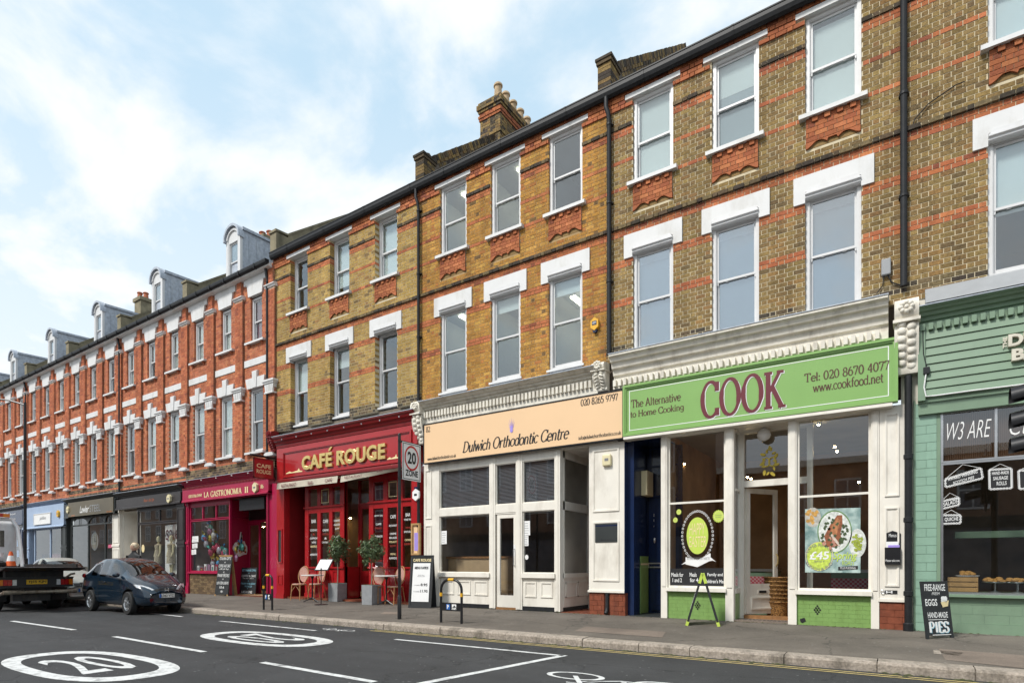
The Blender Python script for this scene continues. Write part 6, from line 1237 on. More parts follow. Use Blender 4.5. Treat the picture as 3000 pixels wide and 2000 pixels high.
X_, Z_ = FP(*z7(928, 1312), S - .03); jb = MB().box(X_ - .045, S - .06, Z_ - .06, X_ + .045, S, Z_ + .06).build('socket_box', 'blackm'); tag(bevel(jb, .01), 'small black socket box on the sage green fascia', 'socket')
# ------------------------------------------------------------------ red-brick terrace
z2 = lambda x, y: (x / 2.61375, 1200 + y / 2.61375); RX = lambda x, Y=0.: FX(x / 2.61375, Y); RZ = lambda x, y, Y=0.: FZ(x / 2.61375, 1200 + y / 2.61375, Y)
RZB, RROWS = zz(4.62), 81
def red_rows(zc):
    z = zc - .06
    return (PALD if z < 5.0 and random.random() < .5 else PALR), 0., True
def pil_mesh(w, h, proud, name='pilaster'):
    mb = MB(); mb.box(-w / 2 + .004, -proud + .006, 0, w / 2 - .004, .02, h, 1); n = int(h / CH)
    for r in range(n):
        u = -w / 2; j = r
        while u < w / 2 - .02:
            b = min(u + (BL if j % 2 else BH), w / 2); mb.box(u + .004, -proud - random.uniform(0, .004), r * CH + .005, b - .004, .01, (r + 1) * CH - .005, 0, pick(PALR), skip=('+y',)); u = b; j += 1
    return mb.mesh(name, ['brick_red', 'mortar_r'])
PIL1, PIL2 = pil_mesh(.46, 5.72, .085), pil_mesh(.27, .70, .085)
CAP2 = MB().prism([(-.10, 0), (-.12, .03), (-.12, .06), (-.16, .08), (-.16, .11), (-.10, .14), (.02, .14), (.02, 0)], -.285, .285, 'x').mesh('pilaster_cap', 'white')
def capital():
    mb = MB(); mb.box(-.325, -.21, .40, .325, .02, .47); mb.box(-.29, -.18, .34, .29, .02, .40); mb.prism([(-.26, .34), (-.20, .10), (-.22, .04), (.22, .04), (.20, .10), (.26, .34)], -.15, .02); mb.box(-.24, -.17, 0, .24, .02, .045)
    for k in (-1, 0, 1): mb.box(k * .12 - .025, -.162, .10, k * .12 + .025, -.148, .30)
    return mb.mesh('capital', 'white')
CAPITAL = capital(); PEDE = MB().prism([(-.26, 0), (-.24, .07), (-.14, .12), (.14, .12), (.24, .07), (.26, 0)], -.17, .02).mesh('pilaster_foot', 'white')
TLINT = MB().prism([(-.40, 0), (.40, 0), (.49, .44), (.66, .44), (.66, .92), (-.66, .92), (-.66, .44), (-.49, .44)], -.06, .1).mesh('lintel', 'white')
KLINT = MB().prism([(-.47, 0), (.47, 0), (.565, .36), (.13, .36), (.15, .60), (-.15, .60), (-.13, .36), (-.565, .36)], -.06, .1).prism([(-.10, 0), (.10, 0), (.14, .58), (-.14, .58)], -.085, -.05).mesh('keystone_lintel', 'white')
WBAND = MB().box(-.68, -.03, 0, .68, .02, .235).mesh('stone_band', 'white')
RSILL = MB().prism([(-.12, 0), (-.12, .07), (.1, .10), (.1, 0)], -.545, .545, 'x').mesh('sill', 'white')
SBRK = MB().prism([(-.10, .10), (-.02, .0), (0, 0), (0, .10)], -.42, -.34, 'x').prism([(-.10, .10), (-.02, .0), (0, 0), (0, .10)], .34, .42, 'x').mesh('sill_bracket', 'terra')
PAV = 1.87; W0 = -18.78
NET = [(0, 1, 'curtain')]; HALF = [(.5, 1, 'curtain')]
def red_house(label, i, looks2, looks1, nobj=0, x1=None):
    xr = x1 if x1 is not None else W0 - PAV * (3 * i - .5); xl = W0 - PAV * (3 * i + 2.5); cs = [W0 - PAV * (3 * i + k) for k in range(3)]
    hs = thing('terrace_house', label, 'building', ((xl + xr) / 2, 0, PZ1)); ops = []
    for c in cs: ops += [(c - .33, c + .33, zz(9.1), zz(10.8)), (c - .40, c + .40, zz(5.2), zz(7.54)), (c - .66, c + .66, zz(11.22), zz(11.8)), (c - .44, c + .44, zz(10.78), zz(11.22)), (c - .5, c + .5, zz(7.54), zz(7.87)), (c - .68, c + .68, zz(8.32), zz(8.55))]
    brickwork(hs, xl, xr, RZB, RZB + RROWS * CH, ops, red_rows, depth=.16, nobj=nobj, mortar='mortar_r')
    for k, c in enumerate(cs):
        sash_window(hs, c - .33, zz(9.16), .66, 1.56, .74, .07, looks2[k]); sash_window(hs, c - .395, zz(5.26), .79, 2.24, 1.10, .07, looks1[k])
        for n_, me, z in (('lintel', TLINT, 10.77), ('keystone_lintel', KLINT, 7.51), ('stone_band', WBAND, 8.32), ('sill', RSILL, 9.08), ('sill', RSILL, 5.18), ('sill_bracket', SBRK, 8.97), ('sill_bracket', SBRK, 5.07)): put(n_, me, hs, (c, 0, zz(z)))
        p = c + PAV / 2
        for n_, me, z in (('pilaster', PIL1, 5.06), ('pilaster', PIL2, 10.88), ('pilaster_cap', CAP2, 10.76), ('capital', CAPITAL, 7.13), ('pilaster_foot', PEDE, 5.0)): put(n_, me, hs, (p, 0, zz(z)))
    MB().box(xl, .125, 3.75, xr, .3, RZB + .01).build('wall', 'mortar_d', hs)
    MB().prism([(0, 11.48), (-.09, 11.48), (-.25, 11.50), (-.25, 11.58), (0, 11.62)], xl, xr, 'x').build('eaves_soffit', 'white', hs)
    g = MB(); g.prism(gutter_profile(dy=-.06, dz=zz(11.70)), xl, xr, 'x') if False else g.prism([(-.22, 11.55), (-.30, 11.54), (-.35, 11.58), (-.365, 11.64), (-.365, 11.69), (-.2, 11.69)], xl, xr, 'x'); k = xl + .4
    while k < xr: g.box(k, -.38, 11.53, k + .04, -.2, 11.695); k += .93
    g.build('gutter', 'black', hs); roof(hs, xl, xr, zc=11.75, rise=.76)
    # dormer with segmental lead hood
    dc = cs[1] + .28; y0 = .10; zb_, zt_ = 11.60, 13.68; w2 = .45; arc = [(dc + w2 * 1.02 * math.cos(R(a)), zt_ - .28 + .42 * math.sin(R(a))) for a in range(0, 181, 15)]
    dm = MB(); dm.box(dc - w2, y0, zb_, dc - w2 + .12, y0 + .1, zt_ - .28); dm.box(dc + w2 - .12, y0, zb_, dc + w2, y0 + .1, zt_ - .28); dm.box(dc - w2 + .14, y0 + .01, zb_, dc + w2 - .14, y0 + .1, zb_ + .12)
    dm.prism(arc + [(dc - w2, zt_ - .42), (dc + w2, zt_ - .42)], y0 + .02, y0 + .1); d_ = dm.build('dormer', 'wframe', hs)
    mb = MB(); o2 = [(dc + (w2 + .05) * math.cos(R(a)), zt_ - .30 + .50 * math.sin(R(a))) for a in range(-8, 189, 14)]; i2 = [(dc + (w2 - .02) * math.cos(R(a)), zt_ - .30 + .41 * math.sin(R(a))) for a in range(188, -9, -14)]
    mb.prism(o2 + i2, y0 - .10, y0 + .14); mb.build('dormer_hood', 'lead', d_)
    mb = MB(); o3 = [(dc + (w2 - .05) * math.cos(R(a)), zt_ - .30 + .35 * math.sin(R(a))) for a in range(0, 181, 15)]; i3 = [(dc + (w2 - .12) * math.cos(R(a)), zt_ - .30 + .28 * math.sin(R(a))) for a in range(180, -1, -15)]; mb.prism(o3 + i3, y0 - .03, y0 + .03); mb.build('dormer_arch', 'wframe', d_)
    mb = MB(); yb_ = (zt_ - 11.8) / .72; mb.prism([(y0 + .1, zb_), (y0 + .1, zt_ - .06), (yb_, zt_ + .02), (yb_, zt_ - .3), (.35, zb_)], dc - w2 + .012, dc + w2 - .012, 'x'); mb.prism([(y0 + .08, zt_ - .08), (y0 + .08, zt_ + .02), (yb_, zt_ + .10), (yb_, zt_ - .0)], dc - w2 - .05, dc + w2 + .05, 'x'); ch = mb.build('dormer_cheek', 'lead', d_)
    for q in range(6): MB().box(dc + w2 - .012, .45 + q * .32, zt_ - 1.2 + q * .2, dc + w2 + .004, .47 + q * .32, zt_ - .22 + q * .035).build('lead_roll', 'lead', d_)
    fr, up, lo, pu, pl = sash_meshes(.66, 1.60, .82)
    def kid(n_, me):
        o = bpy.data.objects.new(n_, me); COL.objects.link(o); o.parent = d_; o.matrix_parent_inverse = WM[d_].inverted(); o.location = (dc - .33, y0 + .015, zb_ + .11)
    for n_, me in (('window_frame', fr), ('upper_sash', up), ('lower_sash', lo), ('pane', pu), ('pane', pl)): kid(n_, me)
    kid('blind', mesh_once('dormblind', lambda: MB().box(.05, .125, .05, .61, .13, 1.55).mesh('blind', 'room_up')))
    return hs, xl, xr
C1 = [[(.04, 1, 'curtain')], NET, HALF]
hA, aL, aR = red_house('red brick terrace house above the crimson delicatessen', 0, [[(0, 1, 'plum')], NET, NET], ['dark', [(0, 1, 'curtain')], [(.55, 1, 'curtain')]], 300, x1=X84L)
hB, bL, bR = red_house('red brick terrace house above the charcoal dress shop', 1, [NET, HALF, NET], [[(.5, 1, 'curtain')], NET, 'dark'])
hC, cL, cR = red_house('red brick terrace house above the olive hairdresser sign', 2, ['dark', NET, NET], [NET, 'dark', NET])
hD, dL_, dR_ = red_house('red brick terrace house above the pale blue shop', 3, [NET, 'dark', HALF], [HALF, NET, 'dark'])
hE, eL, eR = red_house('red brick terrace house above the navy estate agent', 4, [NET, NET, 'dark'], [NET, 'dark', NET])
hF, fL, fR = red_house('farthest red brick terrace house at the left edge of the photo', 5, [NET, NET, NET], [NET, NET, 'dark'])
for hs, x_ in ((hA, aL), (hB, bL), (hC, cL), (hD, dL_), (hE, eL)): parapet(hs, x_, .32, 'cement', False, z0=12.62, slope=.73)
chimney(hA, aL - .42, aL + .28, 3.3, 5.0, 13.4, 15.95, [(aL - .2, 3.55, .28), (aL + .05, 3.75, .34), (aL + .08, 4.3, .28)], 'terra', None, 'cement'); chimney(hC, cL - .42, cL + .3, 3.3, 5.0, 13.4, 16.1, [(cL - .2, 3.5, .34), (cL + .05, 3.7, .34), (cL + .05, 4.3, .34)], 'terra', None, 'cement')
downpipe(hA, X84L - .28, zz(11.38), zz(4.7), r=.05, neck=.02); downpipe(hB, bL + .05, zz(11.38), zz(4.55), r=.05); downpipe(hD, dL_ + .05, zz(11.38), zz(.5), r=.05)

# ---- shopfronts under the red terrace ----------------------------------------
zp = PZ1
def shop_base(hs, x0, x1, zc, zf1, zf0, fm, cm=None, proj=.32, S=-.2, lead=True):
    cornice(hs, x0, x1, zc, zf1, proj, cm or fm, flash='lead' if lead else None); f_ = MB().box(x0, S, zf0, x1, .05, zf1).build('fascia', fm, hs)
    MB().prism([(S - .04, zf0 - .02), (S - .04, zf0 + .03), (S, zf0 + .07), (.02, zf0 + .07), (.02, zf0 - .02)], x0, x1, 'x').build('fascia_trim', fm, f_); return f_
def pilaster(hs, x0, x1, z1, mk, Y=-.1, base=None):
    mb = MB(); mb.box(x0, Y, zp, x1, .15, z1); mb.box(x0 - .015, Y - .025, zp, x1 + .015, Y, zp + .3); mb.box(x0 - .015, Y - .03, zp + 1.95, x1 + .015, Y, zp + 2.03); mb.box(x0 - .015, Y - .03, z1 - .12, x1 + .015, Y, z1)
    mould_panel(mb, x0 + .07, zp + .45, x1 - .07, zp + 1.85, Y, .025); mould_panel(mb, x0 + .07, zp + 2.12, x1 - .07, z1 - .22, Y, .025); return mb.build('pilaster', mk, hs)
# delicatessen
S = -.2; zc = (RZ(1440, 540, -.32) + RZ(1990, 455, -.32)) / 2; zf1, zf0 = RZ(1440, 598, S), RZ(1440, 703, S)
fas = shop_base(hA, aL + .1, X84L - .05, zc, zf1, zf0, 'crimson'); db = MB(); dentils(db, aL + .15, X84L - .1, zf1 - .06, zf1, S - .03, S, .09, .045); db.build('dentil_row', 'rouge_dk', fas)
P2 = lambda t, a, b, h, mk='goldp', par=None, **k: px_letters(t, *z2(*a), *z2(*b), h / 2.61, S - .006, mk, par or fas, 'serif', **k)
P2('LA', (1562, 672), (1600, 668), 42, thick=.2, thin=.09); P2('GASTRONOMIA', (1612, 668), (1850, 640), 46, thick=.2, thin=.09); P2('II', (1874, 636), (1900, 632), 46, thick=.2, thin=.09); P2('020 8766 0494', (1444, 676), (1545, 664), 24, thick=.2, thin=.1); P2('86', (1995, 603), (2018, 600), 32, thick=.2, thin=.1)
mb = MB()
for k in range(5): MB().box(aL + .7 + k * 1.0, -.36, zc - .09, aL + .73 + k, -.32, zc - .05).build('fixing_stud', 'paper', fas)
wx0, wx1 = FX(z3(150, 0)[0]), FX(z3(456, 0)[0]); zw1, ztr, zs_ = FZ(*z3(160, 745)), FZ(*z3(160, 845)), FZ(*z3(160, 1235)); w3_ = (wx1 - wx0) / 3
f_ = glazing(hA, [wx0 + .03, wx0 + w3_, wx0 + 2 * w3_, wx1 - .03], [ztr, zw1], .02, .055, 'crimson'); glazing(hA, [wx0 + .03, wx1 - .03], [zs_, ztr - .03], .02, .06, 'crimson'); MB().box(wx0 - .02, -.02, zw1 + .02, wx1, .1, zf0).build('shopfront_head', 'crimson', hA)
MB().box(wx0 - .06, -.09, zs_ - .08, wx1 + .03, .08, zs_ - .02).build('shop_sill', 'crimson', hA)
sr = MB().box(wx0, -.0, zp - .03, wx1, .2, zs_ - .08).build('stall_riser', 'mortar_d', hA); tiles(sr, wx0, wx1, zp, zs_ - .085, -.002, BL, CH, 'brick', .010, 'brick', pal=[(3, (.22, .15, .085)), (2, (.17, .115, .065)), (1, (.27, .19, .10))])
pilaster(hA, aL + .1, wx0 - .02, zf0, 'crimson', -.06)
dy = 1.0; dx0, dx1 = FX(z3(598, 0)[0], dy), FX(z3(745, 0)[0], -.05); mb = MB(); mb.add([(wx1, 0, zp), (dx0, dy, zp), (dx0, dy, zf0), (wx1, 0, zf0)], [(0, 1, 2, 3)]); mb.box(wx1 - .03, -.03, zp, wx1 + .03, .05, zf0)
mb.tube([(wx1 + .01, -.0, ztr), (dx0 + .01, dy - .02, ztr)], .03, 6); sp_ = mb.build('splayed_panel', 'crimson', hA)
dec = MB(); Md = Matrix.Translation((wx1 + (dx0 - wx1) * .52, dy * .52, FZ(*z3(525, 1040), .5))) @ Matrix.Rotation(math.atan2(dy, dx0 - wx1), 4, 'Z') @ Matrix.Translation((0, -.02, 0)); dec.M = Md; rn = random.Random(4)
outl = [(.42 * (1 + .12 * rn.uniform(-1, 1)) * math.cos(6.28 * k / 18), -.1 + .30 * (1 + .15 * rn.uniform(-1, 1)) * math.sin(6.28 * k / 18)) for k in range(18)]; dec.add([(a, 0, b) for a, b in outl], [list(range(18))]); dec.add([(-.10, -.001, .1), (.12, -.001, .1), (.10, -.001, .36), (.05, -.001, .52), (-.01, -.001, .52), (-.05, -.001, .36)], [(0, 1, 2, 3, 4, 5)]); dec.M = None; dec = dec.build('food_decal', 'paper', hA)
for k in range(22):
    mb = MB(); mb.M = Md @ Matrix.Translation((rn.uniform(-.28, .28), -.002 - .0004 * k, -.1 + rn.uniform(-.2, .2))); q = rn.uniform(.045, .09); mb.add([(q * math.cos(6.28 * t / 9), 0, q * .8 * math.sin(6.28 * t / 9)) for t in range(9)], [list(range(9))]); mb.M = None; mb.build('food_print', ['pastry', 'rprint', 'leaf', 'goldp', 'alarm'][k % 5], dec)
mb = MB(); mb.M = Md @ Matrix.Translation((.035, -.012, 0)); mb.add([(-.05, 0, -.05), (.05, 0, -.05), (.05, 0, .28), (.02, 0, .36), (.02, 0, .48), (-.02, 0, .48), (-.02, 0, .36), (-.05, 0, .28)], [list(range(8))]); mb.M = None; mb.build('bottle_print', 'ink', dec)
d_ = MB(); zdt = FZ(*z3(640, 865), dy); d_.frame(dx0, zp + .05, FX(z3(690, 0)[0], dy), zdt, .09, dy - .03, dy + .02, 0, tb=.55, tt=.09); d_ = d_.build('door', 'crimson', hA); MB().add([(dx0 + .09, dy, zp + .6), (FX(z3(690, 0)[0], dy) - .09, dy, zp + .6), (FX(z3(690, 0)[0], dy) - .09, dy, zdt - .09), (dx0 + .09, dy, zdt - .09)], [(0, 1, 2, 3)]).build('pane', 'glass_dim', d_)
MB().box(dx0, dy - .04, zdt, dx1 + .4, dy + .05, zdt + .1).build('door_head', 'crimson', hA); MB().box(dx0, dy + .02, zdt + .1, dx1 + .4, dy + .06, zf0).build('door_fanlight', 'dkbrown', hA); MB().box(wx1, 0, zf0 - .03, dx1 + .4, dy + .05, zf0 - .005).build('recess_ceiling', 'crimson', hA)
bxs = FX(z3(535, 0)[0], .1), FX(z3(725, 0)[0], .1); sb_ = MB().box(bxs[0], .05, FZ(*z3(630, 765), .1), bxs[1], .3, FZ(*z3(630, 675), .1)).build('lobby_sign_box', 'blackm', hA); MB().box(wx1, .0, zp - .02, dx1 + .3, dy, zp + .015).build('recess_floor', 'tile_red', hA)
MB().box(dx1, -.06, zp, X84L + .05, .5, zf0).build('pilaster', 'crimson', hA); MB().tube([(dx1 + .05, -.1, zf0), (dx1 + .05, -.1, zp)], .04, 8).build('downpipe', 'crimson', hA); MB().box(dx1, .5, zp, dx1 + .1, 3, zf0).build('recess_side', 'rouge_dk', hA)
room(hA, wx0 + .02, dx1 + .3, .2, 3.6, zp + .03, zf0 - .02, 'room', 'room_warm', 'room')
X_, Z_ = FP(*z3(712, 890), 1.7); ls = thing('pendant_lamp', 'lit yellow lamp in the delicatessen doorway', 'lamp', (X_, 1.7, Z_)); MB().lathe([(.03, Z_ + .1), (.09, Z_ + .06), (.11, Z_ - .02)], X_, 1.7, 12).build('lamp_shade', 'goldp', ls); bb = MB(); bb.M = Matrix.Translation((X_, 1.7, Z_)); bb.add(*_blob(.05, .05), smooth=True); bb.build('bulb', 'bulb', ls)
# window display of the delicatessen: wrapped Easter eggs, boxes
cols = [mat('foil_%d' % k, c, .25, .4, var=.25, vs=30) for k, c in enumerate([(.10, .35, .65), (.5, .5, .56), (.62, .52, .10), (.48, .06, .12), (.55, .30, .45), (.12, .42, .36), (.65, .65, .62)])]
rn = random.Random(11); names = ['silver', 'blue', 'gold', 'red', 'pink', 'green', 'white']
eg = []
for k in range(26):
    if k < 9: fx_, fy_ = rn.uniform(.18, .55), rn.uniform(.42, .86)
    else: fx_, fy_ = rn.uniform(.2, .98), rn.uniform(.12, .46)
    eg.append((wx0 + (wx1 - wx0) * fx_, rn.uniform(.25, .55), zs_ + (ztr - zs_) * fy_, k % 7))
for k, (x_, y_, z_, ci) in enumerate(eg):
    t_ = thing('wrapped_egg', ['blue', 'silver', 'gold', 'red', 'pink', 'green', 'white'][ci] + ' foil wrapped Easter egg in the ' + ('upper' if k < 9 else 'lower') + ' heap of the delicatessen window', 'egg', (x_, y_, z_ - .09), group='wrapped eggs in the delicatessen window')
    mb = MB(); mb.M = Matrix.Translation((x_, y_, z_)); mb.add(*_blob(.12, .09, .16), smooth=True); mb.M = None; mb.build('egg', cols[ci], t_)
    bw = MB(); bw.M = Matrix.Translation((x_, y_ - .05, z_ + .13))
    for a_ in range(5): q = rn.uniform(-1.2, 1.2); bw.add([(0, 0, 0), (.16 * math.sin(q), rn.uniform(-.08, .02), .15 * math.cos(q) + .02), (.16 * math.sin(q + .5), rn.uniform(-.08, .02), .15 * math.cos(q + .5))], [(0, 1, 2)])
    bw.M = None; bw.build('ribbon_bow', cols[(ci + 2) % 7], t_)
for k in range(7):
    x_ = wx0 + .12 + k * .26; t_ = thing('gift_box', ['first', 'second', 'third', 'fourth', 'fifth', 'sixth', 'seventh'][k] + ' gift box from the left on the delicatessen window ledge', 'box', (x_, .3, zs_), group='gift boxes on the delicatessen window ledge'); h_ = rn.uniform(.14, .3); MB().box(x_, .2, zs_, x_ + .17, .34, zs_ + h_).build('carton', ['paper', cols[3], 'paper', cols[4]][k % 4], t_); MB().box(x_ + .04, .196, zs_ + .04, x_ + .13, .199, zs_ + h_ * .7).build('print', cols[(k + 1) % 7], t_)
for p in ([(163, 1015), (212, 1010), (212, 965), (166, 968)], [(165, 1060), (205, 1056), (205, 1020), (165, 1024)], [(160, 1108), (195, 1104), (195, 1066), (160, 1070)]): notice(hA, [z3(*q) for q in p], .012, 'paper', 3)
# dress shop
S = -.2; zc = RZ(1150, 600, -.32); zf1, zf0 = RZ(1150, 655, S), RZ(1150, 735, S); fas = shop_base(hB, bL + .05, bR - .05, zc, zf1, zf0, 'dkbrown')
px_letters('fleur de lys', *z2(1100, 712), *z2(1180, 705), 12, S - .006, 'terra', fas, shear=.4)
pilaster(hB, RX(1372), RX(1430), zf0, 'dkbrown'); pilaster(hB, RX(870), RX(925), zf0, 'cream', -.06)
wx0, wx1 = RX(1058), RX(1372); zs_, ztr, zw1 = RZ(1200, 1260), RZ(1070, 868), RZ(1070, 775); xm = RX(1222)
glazing(hB, [wx0, xm, wx1], [ztr, zw1], .02, .06, 'dkbrown'); glazing(hB, [wx0, wx1], [zs_, ztr - .04], .02, .07, 'dkbrown'); MB().box(wx0 - .03, -.03, zw1 + .03, wx1, .1, zf0).build('shopfront_head', 'dkbrown', hB); MB().box(wx0, -.05, zp - .02, wx1, .1, zs_ - .03).build('stall_riser', 'dkbrown', hB)
mb = MB(); mb.box(RX(925), 1.2, zp, wx0, 1.3, zf0); mb.box(wx0 - .05, .1, zp, wx0, 1.2, zf0); mb.box(RX(925), .1, zp, RX(925) + .05, 1.2, zf0); mb.box(RX(960, .6), .5, zp, RX(975, .6), 1.2, zf0); mb.build('door_recess', 'cream', hB); room(hB, wx0 + .02, wx1, .12, 3, zp + .03, zw1 + .1, 'room', 'room', 'room_pale')
mb = MB(); quadpx(mb, [z2(1265, 1290), z2(1385, 1275), z2(1385, 870), z2(1265, 885)], .45); mb.build('display_panel', 'paper', hB); px_letters('sale', *z2(1270, 1000), *z2(1372, 990), 45, .40, 'maroon', hB)
M['dress'] = mat('patterned_dress', (.42, .36, .26), .8, var=.7, vs=26)
def mannequin(xc, y, label, h=1.62):
    t_ = thing('mannequin', label, 'mannequin', (xc, y, zs_)); z = zs_ + .02; s = h / 1.75
    b_ = MB(); b_.lathe([(.03 * s, z), (.035 * s, z + .1), (.06 * s, z + .45 * s)], xc - .05, y, 10); b_.lathe([(.03 * s, z), (.035 * s, z + .1), (.06 * s, z + .45 * s)], xc + .06, y, 10); b_.lathe([(.045 * s, z + 1.38 * s), (.045 * s, z + 1.48 * s), (.08 * s, z + 1.53 * s), (.095 * s, z + 1.62 * s), (.075 * s, z + 1.72 * s), (.02 * s, z + 1.76 * s)], xc, y, 12)
    for sx in (-1, 1): b_.tube([(xc + sx * .17 * s, y, z + 1.32 * s), (xc + sx * .22 * s, y - .03, z + 1.02 * s), (xc + sx * .2 * s, y - .1, z + .8 * s)], [.05 * s, .04 * s, .03 * s], 8)
    b_.lathe([(.14, z - .02), (.14, z)], xc, y, 14); b_.build('body', 'alarm', t_)
    MB().lathe([(.20 * s, z + .48 * s), (.19 * s, z + .7 * s), (.175 * s, z + .88 * s), (.13 * s, z + 1.08 * s), (.17 * s, z + 1.24 * s), (.175 * s, z + 1.34 * s), (.06 * s, z + 1.4 * s)], xc, y, 16).build('dress', 'dress', t_)
mannequin(RX(1215, .4), .4, 'mannequin in a cream floral dress left in the dress shop window'); mannequin(RX(1312, .35), .35, 'mannequin in a dark floral dress in front of the sale lettering'); mannequin(RX(1360, .6), .6, 'mannequin half hidden by the dress shop right pilaster')
mb = MB(); X_, Z_ = FP(*z2(1095, 1060), .01); disc(mb, X_, Z_, .13, .17, .01); mb.build('round_sticker', 'goldp', hB)
for hs, p, lab in ((hB, (1298, 680), 'cream alarm box at the right end of the charcoal fascia'), (hA, (1958, 595), 'cream alarm lantern box on the crimson delicatessen fascia'), (hC, (524, 765), 'cream alarm box at the left end of the olive sign'), (hD, (448, 795), 'yellow alarm box on the pale blue fascia')):
    X_, Z_ = FP(*z2(*p), S - .03); t_ = thing('alarm_box', lab, 'alarm', (X_, S - .03, Z_ - .14)); hx = [(X_ + .14 * math.cos(R(90 + 60 * k)), Z_ + .18 * math.sin(R(90 + 60 * k))) for k in range(6)]; MB().prism(hx, S - .09, S).build('casing', 'alarm' if hs is not hD else 'yellow', t_); MB().box(X_ - .06, S - .094, Z_ - .03, X_ + .06, S - .091, Z_ + .03).build('logo_print', 'inkgrey', t_)
# hairdresser
zc = RZ(700, 655, -.32); zf1, zf0 = RZ(700, 700, S), RZ(700, 808, S); fas = shop_base(hC, cL + .05, cR - .05, zc, zf1, zf0, 'dkgrey'); sg = board(fas, 'sign_board', RX(522, S - .03), RX(868, S - .03), zf0 - .02, zf1 + .06, S - .04, .03, 'olive')
px_letters('Lawler', *z2(610, 792), *z2(680, 780), 20, S - .048, 'paper', sg, shear=.4, bold=.01); px_letters('STEEL', *z2(685, 782), *z2(770, 772), 20, S - .048, 'grey_pl', sg); px_letters('HAIR', *z2(545, 817), *z2(572, 813), 4, S - .048, 'amber', sg); px_letters('020 8761', *z2(815, 785), *z2(858, 780), 4, S - .048, 'amber', sg)
pilaster(hC, RX(485), RX(527), zf0, 'dkgrey'); bars = [RX(q) for q in (545, 675, 805, 868)]; zs_ = zp + .5; zsp = RZ(600, 885); zw1 = RZ(600, 822)
glazing(hC, bars, [zs_, zsp, zw1 + .12], .03, .07, 'dkgrey'); mb = MB()
for a, b in zip(bars, bars[1:]):
    c = (a + b) / 2; r_ = (b - a) / 2; ar = [(c + r_ * math.cos(R(t)), zsp + (zw1 - zsp) * .9 * math.sin(R(t))) for t in range(0, 181, 15)]; mb.prism(ar + [(a, zw1 + .12), (b, zw1 + .12)], -.01, .0); mb.box(c - .02, -.012, zsp, c + .02, .0, zw1)
mb.build('window_arches', 'dkgrey', hC); MB().box(bars[0] - .1, -.03, zp - .02, bars[-1] + .1, .1, zs_).build('stall_riser', 'dkgrey', hC); MB().box(bars[0] - .1, -.02, zw1 + .1, bars[-1] + .1, .1, zf0).build('shopfront_head', 'dkgrey', hC); room(hC, bars[0], bars[-1], .12, 3, zp + .03, zw1 + .2, 'room', 'room', 'room')
mb = MB(); X_, Z_ = FP(*z2(725, 1005), .3); oring(mb, X_, Z_, .40, .45, .07, .3); cl_ = thing('wall_clock', 'round clock in the hairdresser window', 'clock', (X_, .3, Z_ - .45)); mb.build('rim', 'grey_pl', cl_); mb = MB(); disc(mb, X_, Z_, .33, .38, .31); mb.build('dial', 'room_pale', cl_); mb = MB(); mb.box(X_ - .012, .29, Z_, X_ + .012, .295, Z_ + .26); mb.box(X_, .29, Z_ - .012, X_ + .2, .295, Z_ + .012); mb.build('hands', 'ink', cl_)
mb = MB(); quadpx(mb, [z2(828, 1058), z2(866, 1052), z2(866, 1028), z2(828, 1032)], .02); M['pinkp'] = mat('pink_print', (.6, .12, .22), .6); nt_ = mb.build('notice', 'pinkp', hC)
# pale blue shop
zc = RZ(330, 700, -.3); zf1, zf0 = RZ(330, 735, S), RZ(330, 900, S); fas = shop_base(hD, dL_ + .05, dR_ - .05, zc, zf1, zf0, 'ltblue'); sg = board(fas, 'sign_board', RX(262, S - .03), RX(386, S - .03), RZ(320, 872, S), RZ(320, 798, S), S - .04, .035, 'paper', 'wframe', .04); px_letters('jabba', *z2(302, 850), *z2(350, 844), 13, S - .046, 'grey_pl', sg, shear=.2)
pilaster(hD, RX(195), RX(235), zf0, 'ltblue', -.08); bars = [RX(q) for q in (262, 382, 485)]; glazing(hD, bars, [zp + .45, zf0 - .05], .05, .1, 'ltblue'); MB().box(RX(235), .9, zp, bars[0], 1., zf0).build('door_recess', 'ltblue', hD); MB().box(bars[0], -.02, zp, bars[-1], .1, zp + .42).build('stall_riser', 'ltblue', hD); room(hD, bars[0], bars[-1], .12, 2.6, zp + .03, zf0, 'room', 'room', 'room')
M['floral'] = mat('pink_floral_cloth', (.32, .16, .20), .9, var=.8, vs=20)
for k, (x_, mk, lab) in enumerate(((340, 'navy', 'dark blue garment rail in the pale blue shop window'), (452, 'floral', 'pink floral clothes on a rail in the pale blue shop window'))):
    t_ = thing('clothes_rail', lab, 'clothes rail', (RX(x_, .5), .5, zp)); X_ = RX(x_, .5); MB().tube([(X_ - .6, .5, zp + .03), (X_ - .6, .5, zp + 1.75), (X_ + .6, .5, zp + 1.75), (X_ + .6, .5, zp + .03)], .02, 6).build('rail', 'steel', t_)
    for q in range(6): MB().prism([(X_ - .5 + q * .18, zp + .6), (X_ - .36 + q * .18, zp + .62), (X_ - .38 + q * .18, zp + 1.6), (X_ - .43 + q * .18, zp + 1.72), (X_ - .48 + q * .18, zp + 1.6)], .35, .65).build('garment', mk, t_)
